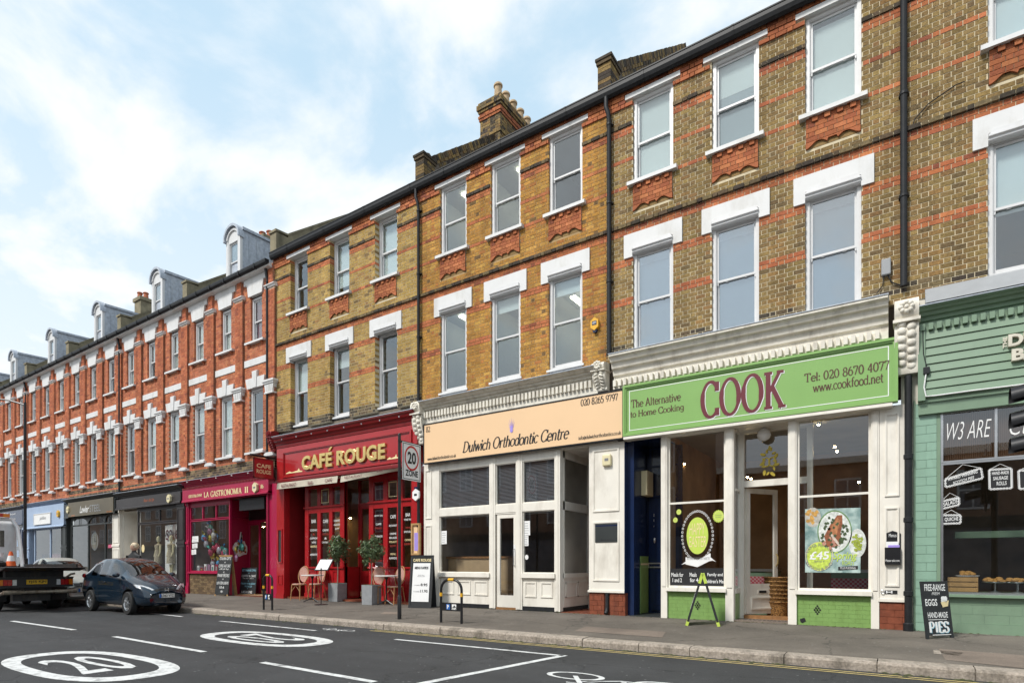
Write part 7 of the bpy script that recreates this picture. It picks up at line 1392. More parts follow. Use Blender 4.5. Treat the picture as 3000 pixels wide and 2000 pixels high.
# estate agent
zc = RZ(90, 745, -.3); zf1, zf0 = RZ(90, 775, S), RZ(90, 885, S); fas = shop_base(hE, eL + .05, eR - .05, zc, zf1, zf0, 'navy'); mb = MB(); quadpx(mb, [z2(5, 835), z2(40, 830), z2(40, 790), z2(5, 795)], S - .01); mb.build('logo_panel', 'paper', fas); mb = MB(); quadpx(mb, [z2(40, 840), z2(65, 836), z2(65, 788), z2(40, 792)], S - .01); mb.build('logo_panel', 'ltblue', fas)
for t_, y_ in (('Russell', 805), ('020 8670 0100', 845), ('sales lettings', 865), ('auctions', 885)): px_letters(t_, *z2(78, y_), *z2(118, y_ - 4), 5, S - .01, 'paper', fas)
bars = [RX(q) for q in (-40, 55, 100, 165)]; glazing(hE, bars, [zp + .45, zf0 - .05], .05, .08, 'navy'); pilaster(hE, RX(168), RX(192), zf0, 'navy'); MB().box(bars[0], -.02, zp, bars[-1], .1, zp + .42).build('stall_riser', 'navy', hE); room(hE, bars[0], bars[-1], .12, 2.6, zp + .03, zf0, 'room', 'room', 'room')
for (a, b, c, d) in ((130, 1045, 162, 995), (130, 1125, 165, 1075)): notice(hE, [z2(a, b), z2(c, b - 3), z2(c, d - 3), z2(a, d)], .02, 'ltblue', 3)
fas = shop_base(hF, fL + .05, fR - .05, zc, zf1, zf0, 'olive'); glazing(hF, [fL + .3, (fL + fR) / 2, fR - .3], [zp + .5, zf0 - .05], .05, .08, 'olive'); MB().box(fL, -.02, zp, fR, .1, zp + .47).build('stall_riser', 'olive', hF); room(hF, fL + .3, fR - .3, .12, 2.6, zp + .03, zf0, 'room', 'room', 'room')
# window-box plants outside the pale blue shop
def leafy(mb, c, r, n, ls, rn, squash=1.):
    for _ in range(n):
        d = Vector((rn.gauss(0, 1), rn.gauss(0, 1), rn.gauss(0, 1))).normalized() * r * rn.uniform(.45, 1.05) ** .6; p = Vector(c) + Vector((d.x, d.y, d.z * squash)); a = Vector((rn.gauss(0, 1), rn.gauss(0, 1), rn.gauss(0, 1))).normalized(); b = a.cross(d.normalized() if d.length else Vector((0, 0, 1))).normalized(); L_ = ls * rn.uniform(.7, 1.3)
        mb.add([p - a * L_, p + b * L_ * .38, p + a * L_, p - b * L_ * .38], [(0, 1, 2, 3)])
pl = thing('potted_shrub', 'leafy shrub in a dark trough outside the pale blue shop', 'shrub', (RX(205, -.4), -.45, zp)); rn = random.Random(2); mb = MB()
for k in range(4): leafy(mb, (RX(170 + 25 * k, -.45), -.45, zp + .62), .32, 260, .06, rn)
mb.build('foliage', 'leaf', pl); MB().box(RX(150, -.45), -.65, zp, RX(262, -.45), -.25, zp + .42).build('trough', 'dkgrey', pl)
# ------------------------------------------------------------------ street furniture
def ZA(X, Y, y): return H0 + (YH - y) * ((D0 + Y) * SA - X * CA) / F_PX       # height of a photo row at a known spot
def cycle_stand(pl, pr, ytop, label):
    A, B = PP(*pl), PP(*pr); xm, ym = (A[0] + B[0]) / 2, (A[1] + B[1]) / 2; w2 = abs(B[0] - A[0]) / 2 - .025; z = PZ(ym); h = ZA(xm, ym, ytop) - z
    t = thing('cycle_stand', label, 'cycle stand', (xm, ym, z - .01), group='cycle stands on the pavement', local=True); r = .027; cr = w2 * .8
    arc = [(-w2 + cr - cr * math.cos(R(a)), 0, h - r - cr + cr * math.sin(R(a))) for a in range(0, 91, 15)]; path = [(-w2, 0, 0)] + arc + [(-x, 0, q) for x, _, q in arc[::-1]] + [(w2, 0, 0)]
    MB().tube(path, r, 12).build('hoop', 'blackm', t)
    for p, q in (((-.07, 0, h - r), (.07, 0, h - r)), ((-w2, 0, h * .60), (-w2, 0, h * .68)), ((w2, 0, h * .60), (w2, 0, h * .68))): MB().tube([p, q], r + .004, 12).build('yellow_band', 'yellow', t)
    pl_ = MB().box(-w2, -.014, h * .28, w2, .014, h * .46).build('plate', 'blackm', t)
    MB().box(-.13 * w2 / .3, -.018, h * .31, -.02, -.015, h * .43).build('parking_panel', 'pblue', pl_); MB().box(.03, -.018, h * .31, .16 * w2 / .3, -.015, h * .43).build('cycle_panel', 'paper', pl_)
    lettering('P', -.095, -.045, h * .325, h * .415, -.020, 'paper', pl_, bold=.03); mb = MB(); oring(mb, .06, h * .345, .022, .03, .007, -.020); oring(mb, .125, h * .345, .022, .03, .007, -.0205); mb.add([(.06, -.021, h * .35), (.085, -.021, h * .41), (.115, -.021, h * .40), (.125, -.021, h * .35), (.09, -.021, h * .36)], [(0, 1, 2, 3, 4)]); mb.build('cycle_print', 'ink', pl_); return t
M['pblue'] = mat('parking_blue', (.02, .12, .42), .4)
cycle_stand(g1(1203, 290), g1(1259, 292), 1600 + 125 / 1.568, 'black cycle stand outside the delicatessen'); cycle_stand(g1(2024, 347), g1(2123, 355), 1100 + 1160 / 1.96, 'black cycle stand outside the dental practice')
# 20 zone sign
X_, Y_, Z_ = PP(*g1(1835, 333)); t = thing('zone_sign', 'white 20 zone speed sign on a black pole', 'road sign', (X_, Y_, Z_ - .01)); zt = ZA(X_, Y_, 1272)
MB().tube([(X_, Y_, Z_ - .02), (X_, Y_, zt)], .034, 12).lathe([(.036, zt), (.03, zt + .02), (.005, zt + .03)], X_, Y_, 12).build('pole', 'blackm', t); MB().lathe([(.045, Z_), (.045, Z_ + .5), (.035, Z_ + .52)], X_, Y_, 12).build('pole_base', 'blackm', t)
z0, z1 = ZA(X_, Y_, 1402), ZA(X_, Y_, 1291); y0, y1 = Y_ + .06, Y_ + .06 + .60; xs = X_ + .02; pl_ = MB().box(xs, y0, z0, xs + .012, y1, z1).build('sign_plate', 'paper', t); MB().box(xs - .02, Y_ - .05, z1 - .03, xs, y1, z1 + .02).box(xs - .02, Y_ - .05, z0, xs, y1, z0 + .03).build('bracket', 'blackm', t)
def side(mb, y, z, x): return mb
M['signred'] = mat('sign_red', (.52, .01, .015), .4)
cy, cz = (y0 + y1) / 2, z1 - .40 * (z1 - z0); r_ = .235; n = 36; rr = (z1 - z0) * .335
for ra, rb, mk, dx in ((1., .84, 'signred', .014),): MB().add([(xs + dx, cy + r_ * q * math.cos(6.2832 * k / n), cz + rr * q * math.sin(6.2832 * k / n)) for q in (ra, rb) for k in range(n)], [(k, (k + 1) % n, n + (k + 1) % n, n + k) for k in range(n)]).build('red_ring', mk, pl_)
b_ = MB()
for a, b, c, d in ((y0 + .02, y0 + .035, z0 + .02, z1 - .02), (y1 - .035, y1 - .02, z0 + .02, z1 - .02), (y0 + .02, y1 - .02, z0 + .02, z0 + .035), (y0 + .02, y1 - .02, z1 - .035, z1 - .02)): b_.box(xs + .012, a, c, xs + .0135, b, d)
b_.build('border', 'ink', pl_)
for t_, fa, fb, ha, hb in (('20', .27, .73, cz - .13, cz + .14), ('ZONE', .16, .84, z0 + .09, z0 + .23)): lettering(t_, 0, 0, 0, 0, 0, 'ink', pl_, bold=.03, fn=lambda u, v, d, fa=fa, fb=fb, ha=ha, hb=hb: (xs + .016, y0 + (y1 - y0) * (fa + (fb - fa) * u), ha + (hb - ha) * v))
# lamp post far left
t = thing('street_lamp', 'tall black street lamp post with an arm at the far left', 'street lamp', (-29.7, -3.35, .13)); MB().tube([(-29.7, -3.35, .12), (-29.7, -3.35, 1.6), (-29.7, -3.35, 1.62), (-29.7, -3.35, 8.0)], [.10, .10, .065, .05], 12).build('post', 'blackm', t)
MB().tube([(-29.7, -3.35, 7.9), (-30.3, -3.7, 8.1), (-31.6, -4.4, 8.3)], .035, 8).build('arm', 'blackm', t); MB().prism([(-31.3, 8.22), (-32.5, 8.30), (-32.6, 8.40), (-31.4, 8.42)], -4.55, -4.3).build('lantern', 'grey_pl', t)
# chalk boards
def a_board(label, pts_b, ytop, w, lean, draw, mk='chalk_bd', back='ply', rz=None, group=None, frame=.0, two=True):
    """front panel foot-left and foot-right in the photo fix place and heading"""
    A, B = PP(*pts_b[0]), PP(*pts_b[1]); hd = math.atan2(B[1] - A[1], B[0] - A[0]) if rz is None else rz; xm, ym = (A[0] + B[0]) / 2, (A[1] + B[1]) / 2; w = w or math.hypot(B[0] - A[0], B[1] - A[1]); z = min(PZ(ym), PZ1); h = ZA(xm, ym, ytop) - z
    t = thing('pavement_board', label, 'sign board', (xm, ym, z), hd, local=True); T = Matrix.Rotation(-lean, 4, 'X')
    def P(mb): return xf(mb, T)
    P(MB().box(-w / 2, 0, .05, w / 2, .022, h / math.cos(lean))).build('front_panel', mk, t)
    P(MB().box(-w / 2, -.002, 0, -w / 2 + .05, .024, .06).box(w / 2 - .05, -.002, 0, w / 2, .024, .06)).build('feet', back, t)
    if two:
        off = Matrix.Translation((0, 2 * h * math.tan(lean), 0)) @ Matrix.Rotation(lean, 4, 'X'); xf(MB().box(-w / 2, -.02, 0, w / 2, 0, h / math.cos(lean)), off).build('rear_panel', back, t)
    H = h / math.cos(lean)
    if frame: P(MB().frame(-w / 2, .0, w / 2, H, frame, -.012, 0)).build('frame', mk, t)
    for item in draw:
        s, u0, u1, v0, v1, mk_ = item[:6]; kw = item[6] if len(item) > 6 else {}; st = kw.pop('style', 'sans') if kw else 'sans'
        lettering(s, 0, 0, 0, 0, 0, mk_, t, st, fn=lambda u, v, d, u0=u0, u1=u1, v0=v0, v1=v1: tuple(T @ Vector((-w / 2 + w * (u0 + (u1 - u0) * u), -.004 + d * .3 - (.012 if kw.get('up') else 0), H * (v0 + (v1 - v0) * v)))), **{k: v for k, v in kw.items() if k != 'up'})
    return t, T, w, H
S1 = dict(shear=.15)
M['cyan'] = mat('blue_chalk', (.30, .62, .75), .8, var=.1, vs=30)
a_board('black chalk pavement board with a plywood back by the delicatessen brickwork', (z3(335, 1432), z3(432, 1416)), 1200 + 1110 / 2.614, .62, .16, [('ITALIAN GIFTS', .06, .92, .88, .95, 'chalk', dict(S1)), ('*', .45, .55, .80, .84, 'chalk'), ('COFFEE AND CAKE', .06, .94, .70, .77, 'chalk', dict(S1)), ('2.80 (all day)', .14, .84, .63, .68, 'chalk', dict(S1)), ('*', .45, .55, .56, .60, 'chalk'), ('PANINI SPECIALS', .06, .94, .46, .54, 'chalk', dict(S1)), ('*', .45, .55, .39, .43, 'chalk'), ('NOW OPEN SUNDAYS', .06, .95, .28, .35, 'chalk', dict(S1)), ('10-6', .32, .66, .18, .24, 'chalk'), ('*', .42, .6, .08, .14, 'chalk')], rz=R(14))
a_board('slate chalk board leaning beside the delicatessen door', (z3(516, 1416), z3(657, 1419)), 1200 + 1207 / 2.614, None, .10, [('BEST PANINI IN TOWN', .06, .92, .86, .94, 'cyan', dict(S1)), ('*', .46, .54, .78, .82, 'cyan'), ('COFFEE & CAKE', .05, .95, .66, .74, 'chalk', dict(S1)), ('This day in for 3.', .12, .82, .58, .63, 'chalk', dict(S1)), ('*', .46, .54, .50, .54, 'cyan'), ('ITALIAN WINES, SALAD', .04, .95, .38, .45, 'cyan', dict(S1)), ('PROSECCO', .3, .75, .29, .35, 'cyan', dict(S1)), ('*', .46, .54, .22, .26, 'cyan'), ('LASAGNE', .10, .80, .07, .16, 'chalk', dict(S1))], rz=R(6), two=False)
t, T, w_, H_ = a_board('black cafe pavement board with a white menu poster', (z3(1838, 1528), z3(1970, 1505)), 1200 + 1112 / 2.614, .66, .13, [('CAFE ROUGE', .10, .90, .88, .935, 'goldp', dict(bold=.03)), ('MENU RAPIDE', .2, .8, .735, .785, 'ink', dict(up=1, bold=.03)), ('EVERY DAY', .36, .64, .615, .63, 'inkgrey', dict(up=1)), ('MIDDAY-5PM', .34, .66, .59, .605, 'inkgrey', dict(up=1)), ('2 COURSES', .2, .46, .42, .44, 'inkgrey', dict(up=1)), ('8.95', .5, .8, .415, .465, 'ink', dict(up=1, bold=.02)), ('3 COURSES', .2, .46, .30, .32, 'inkgrey', dict(up=1)), ('11.95', .5, .82, .295, .345, 'ink', dict(up=1, bold=.02))], frame=.05, back='chalk_bd', rz=R(16))
xf(MB().box(-w_ / 2 + .08, -.011, H_ * .12, w_ / 2 - .08, -.002, H_ * .85), T).build('poster', 'paper', t)
t, T, w_, H_ = a_board('black hand lettered egg and pie board leaning on the mint tiles', (z6(815, 1512), z6(970, 1503)), 1100 + 1180 / 1.96, None, .12, [('FREE-RANGE', .10, .88, .83, .95, 'chalk', dict(bold=.015, shear=.1)), ('FRESH', .35, .66, .76, .81, 'chalk', dict(shear=.4)), ('EGGS', .08, .52, .57, .69, 'chalk', dict(bold=.02)), ('HAND-MADE', .12, .86, .36, .46, 'chalk', dict(bold=.015)), ('PIES', .12, .86, .10, .30, 'chalk', dict(style='serif', thick=.26, thin=.10))], two=False, back='chalk_bd')
mb = MB(); rn = random.Random(5)
for k in range(6): mb.M = T @ Matrix.Translation((w_ * (.22 + .06 * (k % 3)), -.006 - .001 * k, H_ * (.66 + .035 * (k // 3)))); mb.add([(.03 * math.cos(6.28 * q / 10), 0, .036 * math.sin(6.28 * q / 10)) for q in range(10)], [list(range(10))])
mb.M = None; kind(mb.build('painted_eggs', 'chalk', t), 'stuff'); xf(MB().add([(w_ * .14, -.008, H_ * .63), (w_ * .45, -.008, H_ * .66), (w_ * .40, -.008, H_ * .56), (w_ * .20, -.008, H_ * .54)], [(0, 1, 2, 3)]), T).build('painted_basket', 'goldp', t)
lettering('PIES', 0, 1, 0, 1, 0, 'cyan', t, 'serif', thick=.26, thin=.10, fn=lambda u, v, d: tuple(T @ Vector((-w_ / 2 + w_ * (.14 + .74 * u), -.0025, H_ * (.09 + .2 * v)))))
xf(MB().box(-w_ * .38, -.005, H_ * .325, w_ * .3, -.004, H_ * .335).box(-w_ * .28, -.005, H_ * .06, w_ * .4, -.004, H_ * .072), T).build('flourish', 'chalk', t)
# green edged A-frame seen from its side
A, B = PP(*z5(588, 1440)), PP(*z5(800, 1438)); xm, ym = (A[0] + B[0]) / 2, (A[1] + B[1]) / 2 + .1; z = PZ(ym); h = ZA(xm, ym, 1100 + 1130 / 1.96) - z; t = thing('folding_board', 'green and black folding pavement board seen edge on outside the food shop', 'sign board', (xm, ym, z), R(15), local=True); sp = abs(B[0] - A[0]) / 2; lean = math.atan2(sp, h)
for s in (-1, 1):
    T = Matrix.Translation((s * sp, 0, 0)) @ Matrix.Rotation(-s * lean, 4, 'Y'); H_ = h / math.cos(lean)
    xf(MB().box(-.02, -.02, .08, .02, .5, H_ * .80), T).build('panel', 'chalk_bd', t); xf(MB().box(-.026, -.03, 0, .026, .51, .08).box(-.026, -.03, H_ * .80, .026, .51, H_ * .985), T).build('end_cap', 'limeplastic' if 'limeplastic' in M else 'lime', t)
    if s < 0: xf(MB().box(-.024, .08, H_ * .3, -.021, .42, H_ * .6), T).build('chalk_smudge', 'chalk', t)
# bistro tables, chairs, menu stand, bay trees
def bistro_chair():
    t = thing('bistro_chair', 'rattan bistro chair', 'chair', (0, 0, 0), local=True, group='rattan bistro chairs outside the cafe'); s = .5; w = .19
    mb = MB(); mb.lathe([(.205, s - .03), (.215, s - .015), (.21, s), (.0, s + .004)], 0, 0, 18); mb.build('seat', 'weave', t)
    MB().tube([(.2 * math.cos(6.2832 * k / 20), .2 * math.sin(6.2832 * k / 20), s - .03) for k in range(21)], .016, 6).build('seat_ring', 'rattan', t)
    for sx in (-1, 1):
        MB().tube([(sx * .16, -.15, s - .02), (sx * .18, -.19, 0)], .014, 6).build('leg', 'rattan', t); MB().tube([(sx * .15, .16, s - .02), (sx * .18, .24, 0)], .014, 6).build('leg', 'rattan', t)
        MB().tube([(sx * .17, -.17, .26), (0, -.16, s - .05), (0, .0, s - .04)], .009, 6).build('brace', 'rattan', t)
    bk = [(w * math.sin(R(a)) * (1 if abs(a) < 120 else .9), .19 + .0022 * (90 - abs(abs(a) - 0)) * .5, s + .25 + .27 * math.cos(R(a))) for a in range(-165, 166, 15)]
    MB().tube([(-.10, .17, s - .02)] + bk + [(.10, .17, s - .02)], .015, 6).build('back_hoop', 'rattan', t)
    pts = [(w * .92 * math.sin(R(a)), s + .27 + .23 * math.cos(R(a))) for a in range(0, 360, 15)]; mb = MB(); mb.prism(pts, .205, .222); mb.build('backrest', 'weave', t)
    return t
wm, wt, wb_ = nodes('red_white_weave'); wv = wt.nodes.new('ShaderNodeTexWave'); wv.inputs['Scale'].default_value = 14; wv.inputs['Distortion'].default_value = 1.5; wv.bands_direction = 'Z'; gp_ = wt.nodes.new('ShaderNodeNewGeometry'); mpn = wt.nodes.new('ShaderNodeMapping'); mpn.inputs['Rotation'].default_value = (.5, .3, .6); wt.links.new(gp_.outputs['Position'], mpn.inputs[0]); wt.links.new(mpn.outputs[0], wv.inputs['Vector'])
cr_ = wt.nodes.new('ShaderNodeValToRGB'); cr_.color_ramp.elements[0].position = .42; cr_.color_ramp.elements[0].color = (.42, .03, .025, 1); cr_.color_ramp.elements[1].position = .58; cr_.color_ramp.elements[1].color = (.62, .55, .45, 1); wt.links.new(wv.outputs['Fac'], cr_.inputs[0]); wt.links.new(cr_.outputs[0], wb_.inputs['Base Color']); M['weave'] = wm
ch0 = bistro_chair(); spots = [(z3(985, 1455), 'rattan bistro chair left of the first cafe table'), (z3(1115, 1455), 'rattan bistro chair behind the menu stand'), (z3(1568, 1485), 'rattan bistro chair left of the second cafe table'), (z3(1715, 1490), 'rattan bistro chair partly hidden by the black sign pole')]
for k, (p, lab) in enumerate(spots):
    X_, Y_, Z_ = PP(*p); loc = (X_, Y_, Z_)
    if k == 0: ch0.location = loc; ch0['label'] = lab; ch0.rotation_euler = (0, 0, R(12)); ch0.scale = (1.02, 1.02, 1.06)
    else: c = copy_thing(ch0, loc, R([12, -8, 18, -5][k]), lab)
def table(p, label):
    X_, Y_, Z_ = PP(*p); t = thing('bistro_table', label, 'table', (X_, Y_, Z_), group='round cafe tables', local=True); MB().lathe([(.31, .80), (.335, .81), (.335, .83), (.32, .838)], 0, 0, 28).build('table_top', 'marble', t); MB().lathe([(.03, .1), (.022, .3), (.022, .7), (.06, .79)], 0, 0, 10).build('column', 'blackm', t)
    for a in (0, 120, 240): MB().tube([(0, 0, .14), (.16 * math.cos(R(a)), .16 * math.sin(R(a)), .06), (.27 * math.cos(R(a)), .27 * math.sin(R(a)), .015)], [.02, .018, .014], 6).build('foot', 'blackm', t)
table(z3(1085, 1470), 'round white cafe table beside the menu stand'); table(z3(1652, 1492), 'round white cafe table beside the black sign pole')
X_, Y_, Z_ = PP(*z3(1152, 1490)); t = thing('menu_stand', 'black menu stand holding a white menu outside the cafe', 'menu stand', (X_, Y_, Z_), R(10), local=True); h = ZA(X_, Y_, 1200 + 1145 / 2.614) - Z_; MB().lathe([(.19, 0), (.19, .012), (.02, .03)], 0, 0, 16).build('base', 'blackm', t); MB().tube([(0, 0, .02), (0, 0, h - .25)], .014, 8).build('post', 'blackm', t)
T = Matrix.Translation((0, 0, h - .32)) @ Matrix.Rotation(R(-38), 4, 'X'); xf(MB().box(-.25, -.01, 0, .25, .01, .42), T).build('menu_board', 'blackm', t); pg = xf(MB().box(-.22, -.016, .03, .22, -.011, .39), T).build('menu_sheet', 'paper', t); mb = MB()
for k in range(9): mb.box(-.17, -.019, .07 + k * .033, .17 - .03 * (k % 3), -.0175, .077 + k * .033)
kind(xf(mb, T).build('menu_print', 'inkgrey', pg), 'stuff')
def bay_tree(pl, pr, ytop, label, seed):
    A, B = PP(*pl), PP(*pr); w = .40; X_, Y_ = (A[0] + B[0]) / 2, (A[1] + B[1]) / 2 + w / 2; z = PZ(Y_); t = thing('bay_tree', label, 'tree', (X_, Y_, z), R(4), local=True, group='bay trees either side of the cafe door'); rn = random.Random(seed)
    mb = MB(); hw = w * .5; hh = .56; mb.prism([(-hw * .92, 0), (hw * .92, 0), (hw, hh), (-hw, hh)], -hw, hw); bevel(mb.build('planter', 'planter', t), .01); MB().box(-hw + .03, -hw + .03, hh, hw - .03, hw - .03, hh + .01).build('soil', 'moss', t)
    H_ = ZA(X_, Y_, ytop) - z; zc = H_ - .34; MB().tube([(0, 0, hh), (.015, 0, hh + .35), (-.01, .01, hh + .7), (.0, 0, zc)], [.02, .018, .017, .015], 7).build('trunk', 'bark', t)
    mb = MB(); leafy(mb, (0, 0, zc), .32, 620, .05, rn, 1.08); leafy(mb, (0, 0, zc), .20, 260, .05, rn)
    for k in range(22): a = rn.uniform(0, 6.28); e = rn.uniform(-.9, 1.5); q = rn.uniform(.28, .38); leafy(mb, (q * math.cos(a) * math.cos(e), q * math.sin(a) * math.cos(e), zc + q * 1.08 * math.sin(e)), .10, 20, .05, rn)
    mb.build('crown', 'leaf', t)
    br = MB()
    for k in range(7): a = k * .9; br.tube([(0, 0, zc - .08), (.12 * math.cos(a), .12 * math.sin(a), zc + .05), (.24 * math.cos(a), .24 * math.sin(a), zc + .14)], [.009, .007, .004], 5)
    kind(br.build('branches', 'bark', t), 'stuff')
bay_tree(z3(1180, 1462), z3(1300, 1472), 1200 + 992 / 2.614, 'ball topped bay tree in a grey planter left of the cafe door', 3); bay_tree(z3(1438, 1485), z3(1562, 1500), 1200 + 990 / 2.614, 'ball topped bay tree in a grey planter right of the cafe door', 8)
# traffic light cut by the right edge
X_, Y_ = 1.50, -3.16; z = PZ(Y_); t = thing('traffic_light', 'black traffic light with hoods cut by the right edge', 'traffic light', (X_, Y_, z)); zc = ZA(X_, Y_, 1212); MB().tube([(X_, Y_, z - .01), (X_, Y_, zc + .75)], .055, 14).build('pole', 'blackm', t)
xh = X_ - .05; MB().box(xh - .16, Y_ - .16, zc - .48, xh, Y_ + .16, zc + .48).build('signal_head', 'blackm', t)
mb = MB(); mb.M = Matrix.Translation((xh - .10, Y_, zc)); n = 40; mb.v += [(xh - .10 + dx, Y_ + .30 * math.cos(6.2832 * k / n), zc + .64 * math.copysign(abs(math.sin(6.2832 * k / n)) ** .7, math.sin(6.2832 * k / n))) for dx in (0, .02) for k in range(n)]; mb.M = None
mb.f += [list(range(n)), list(range(n, 2 * n))[::-1]] + [[k, (k + 1) % n, n + (k + 1) % n, n + k] for k in range(n)]; mb.m += [0] * (n + 2); mb.t += [None] * (n + 2); mb.sm += [False] * (n + 2); mb.build('backing_board', ['blackm'], t)
for k, mk in enumerate(('redlens', 'amber', 'leaf')):
    zz_ = zc + .30 - .30 * k; mb = MB(); v = []
    for j, (xx, sh) in enumerate(((xh - .17, 0), (xh - .42, -.05))): v += [(xx, Y_ + .125 * math.cos(R(a)), zz_ + sh + .125 * math.sin(R(a))) for a in range(-20, 201, 20)]
    m_ = len(v) // 2; mb.add(v, [(q, q + 1, m_ + q + 1, m_ + q) for q in range(m_ - 1)], 0, None, True); mb.build('hood', 'blackm', t); mb = MB(); mb.add([(xh - .175, Y_ + .1 * math.cos(6.2832 * q / 20), zz_ + .1 * math.sin(6.2832 * q / 20)) for q in range(20)], [list(range(20))]); mb.build('lens', mk, t)
# person on the pavement behind the parked car
X_, Y_ = -22.0, -2.6; z = PZ(Y_); t = thing('person', 'blond person in a dark coat standing behind the navy car, seen from behind', 'person', (X_, Y_, z), R(20), local=True); k = 1.08
me = bpy.data.meshes.new('body'); V = [(0, 0, .92), (0, .01, 1.15), (0, 0, 1.38), (0, 0, 1.50), (0, -.01, 1.62), (.20, 0, 1.36), (.26, 0, 1.08), (.25, -.06, .84), (-.20, 0, 1.36), (-.26, 0, 1.08), (-.25, -.06, .84), (.10, 0, .86), (.11, -.01, .48), (.11, .02, .08), (.12, -.12, .03), (-.10, 0, .86), (-.11, 0, .48), (-.11, .03, .08), (-.12, -.11, .03)]
me.from_pydata([(a * k, b * k, c * k) for a, b, c in V], [(0, 1), (1, 2), (2, 3), (3, 4), (2, 5), (5, 6), (6, 7), (2, 8), (8, 9), (9, 10), (0, 11), (11, 12), (12, 13), (13, 14), (0, 15), (15, 16), (16, 17), (17, 18)], [])
bo = put('body', me, t); sm_ = bo.modifiers.new('skin', 'SKIN'); bo.modifiers.new('sub', 'SUBSURF').render_levels = 2; RD = [.16, .15, .17, .06, .085, .075, .055, .04, .075, .055, .04, .10, .07, .05, .04, .10, .07, .05, .04]
for i, sv in enumerate(me.skin_vertices[0].data if me.skin_vertices else []): sv.radius = (RD[i] * k, RD[i] * k * .8); sv.use_root = i == 0
me.materials.append(M['navycoat'] if 'navycoat' in M else M['chalk_bd'])
mb = MB(); mb.M = Matrix.Translation((0, 0, 1.66 * k)); mb.add(*_blob(.10 * k, .115 * k, .14 * k), smooth=True); mb.M = None; mb.build('head', 'skin', t); rn = random.Random(6); mb = MB(); mb.M = Matrix.Translation((0, .02, 1.685 * k)); mb.add(*_blob(.115 * k, .125 * k, .13 * k), smooth=True)
mb.M = None; mb.build('hair', 'blond', t); hb = MB()
for _ in range(60): a = rn.uniform(0, 6.28); e = rn.uniform(-.3, 1.4); p = Vector((.12 * math.cos(a) * math.cos(e), .02 + .13 * math.sin(a) * math.cos(e), 1.685 + .14 * math.sin(e))) * k; hb.tube([p, p + Vector((rn.gauss(0, .02), .02, -.05))], .008, 4)
kind(hb.build('hair_strands', 'blond', t), 'stuff')
# building across the street, seen in the shop glass
bm, bt, bbn = nodes('far_brick_wall'); bx_ = bt.nodes.new('ShaderNodeTexBrick'); bx_.inputs['Scale'].default_value = 4; bx_.inputs[1].default_value = (.30, .15, .09, 1); bx_.inputs[2].default_value = (.24, .12, .08, 1); bx_.inputs[3].default_value = (.25, .22, .18, 1); gp2 = bt.nodes.new('ShaderNodeNewGeometry'); mpp = bt.nodes.new('ShaderNodeMapping'); mpp.inputs['Rotation'].default_value = (R(90), 0, 0); bt.links.new(gp2.outputs['Position'], mpp.inputs[0]); bt.links.new(mpp.outputs[0], bx_.inputs[0]); bt.links.new(bx_.outputs[0], bbn.inputs['Base Color']); M['far_brick'] = bm
for q, (xa, xb, hh, lab) in enumerate(((-84, -56, 9.2, 'brown brick terrace across the road at the far left end'), (-55.5, -31, 8.6, 'brown brick terrace across the road facing the red houses'), (-30.5, -8.2, 9.4, 'tall brown brick block across the road facing the cafe'), (-8, 16, 6.1, 'low brown brick block across the road mirrored in the food shop glass'))):
    t = thing('far_building', lab, 'building', ((xa + xb) / 2, -20, .13)); MB().box(xa, -26, 0, xb, -20, hh).build('wall', 'far_brick', t); MB().box(xa - .1, -26, hh, xb + .1, -19.8, hh + .3).build('parapet', 'cream', t); x = xa + 1.2
    fr_ = mesh_once('farwin', lambda: MB().frame(-.55, 0, .55, 1.7, .09, -.02, .04).box(-.46, 0, .8, .46, .03, .88).box(-.03, 0, .09, .03, .03, 1.61).mesh('window', 'wframe')); pn_ = mesh_once('farpane', lambda: MB().box(-.5, -.015, .05, .5, .0, 1.65).mesh('pane', 'slat'))
    while x < xb - 1:
        for zq in ((3.9, 6.4) if hh > 7 else (3.7,)): o = put('window', fr_, t, (x, -19.98, zq)); p_ = bpy.data.objects.new('pane', pn_); COL.objects.link(p_); p_.parent = o
        x += 2.3
    MB().box(xa + .5, -20.02, .3, xb - .5, -19.97, 2.9).build('shop_windows', 'slat', t); MB().box(xa + .3, -20.1, 2.9, xb - .3, -19.95, 3.4).build('fascia', 'dkgrey', t)
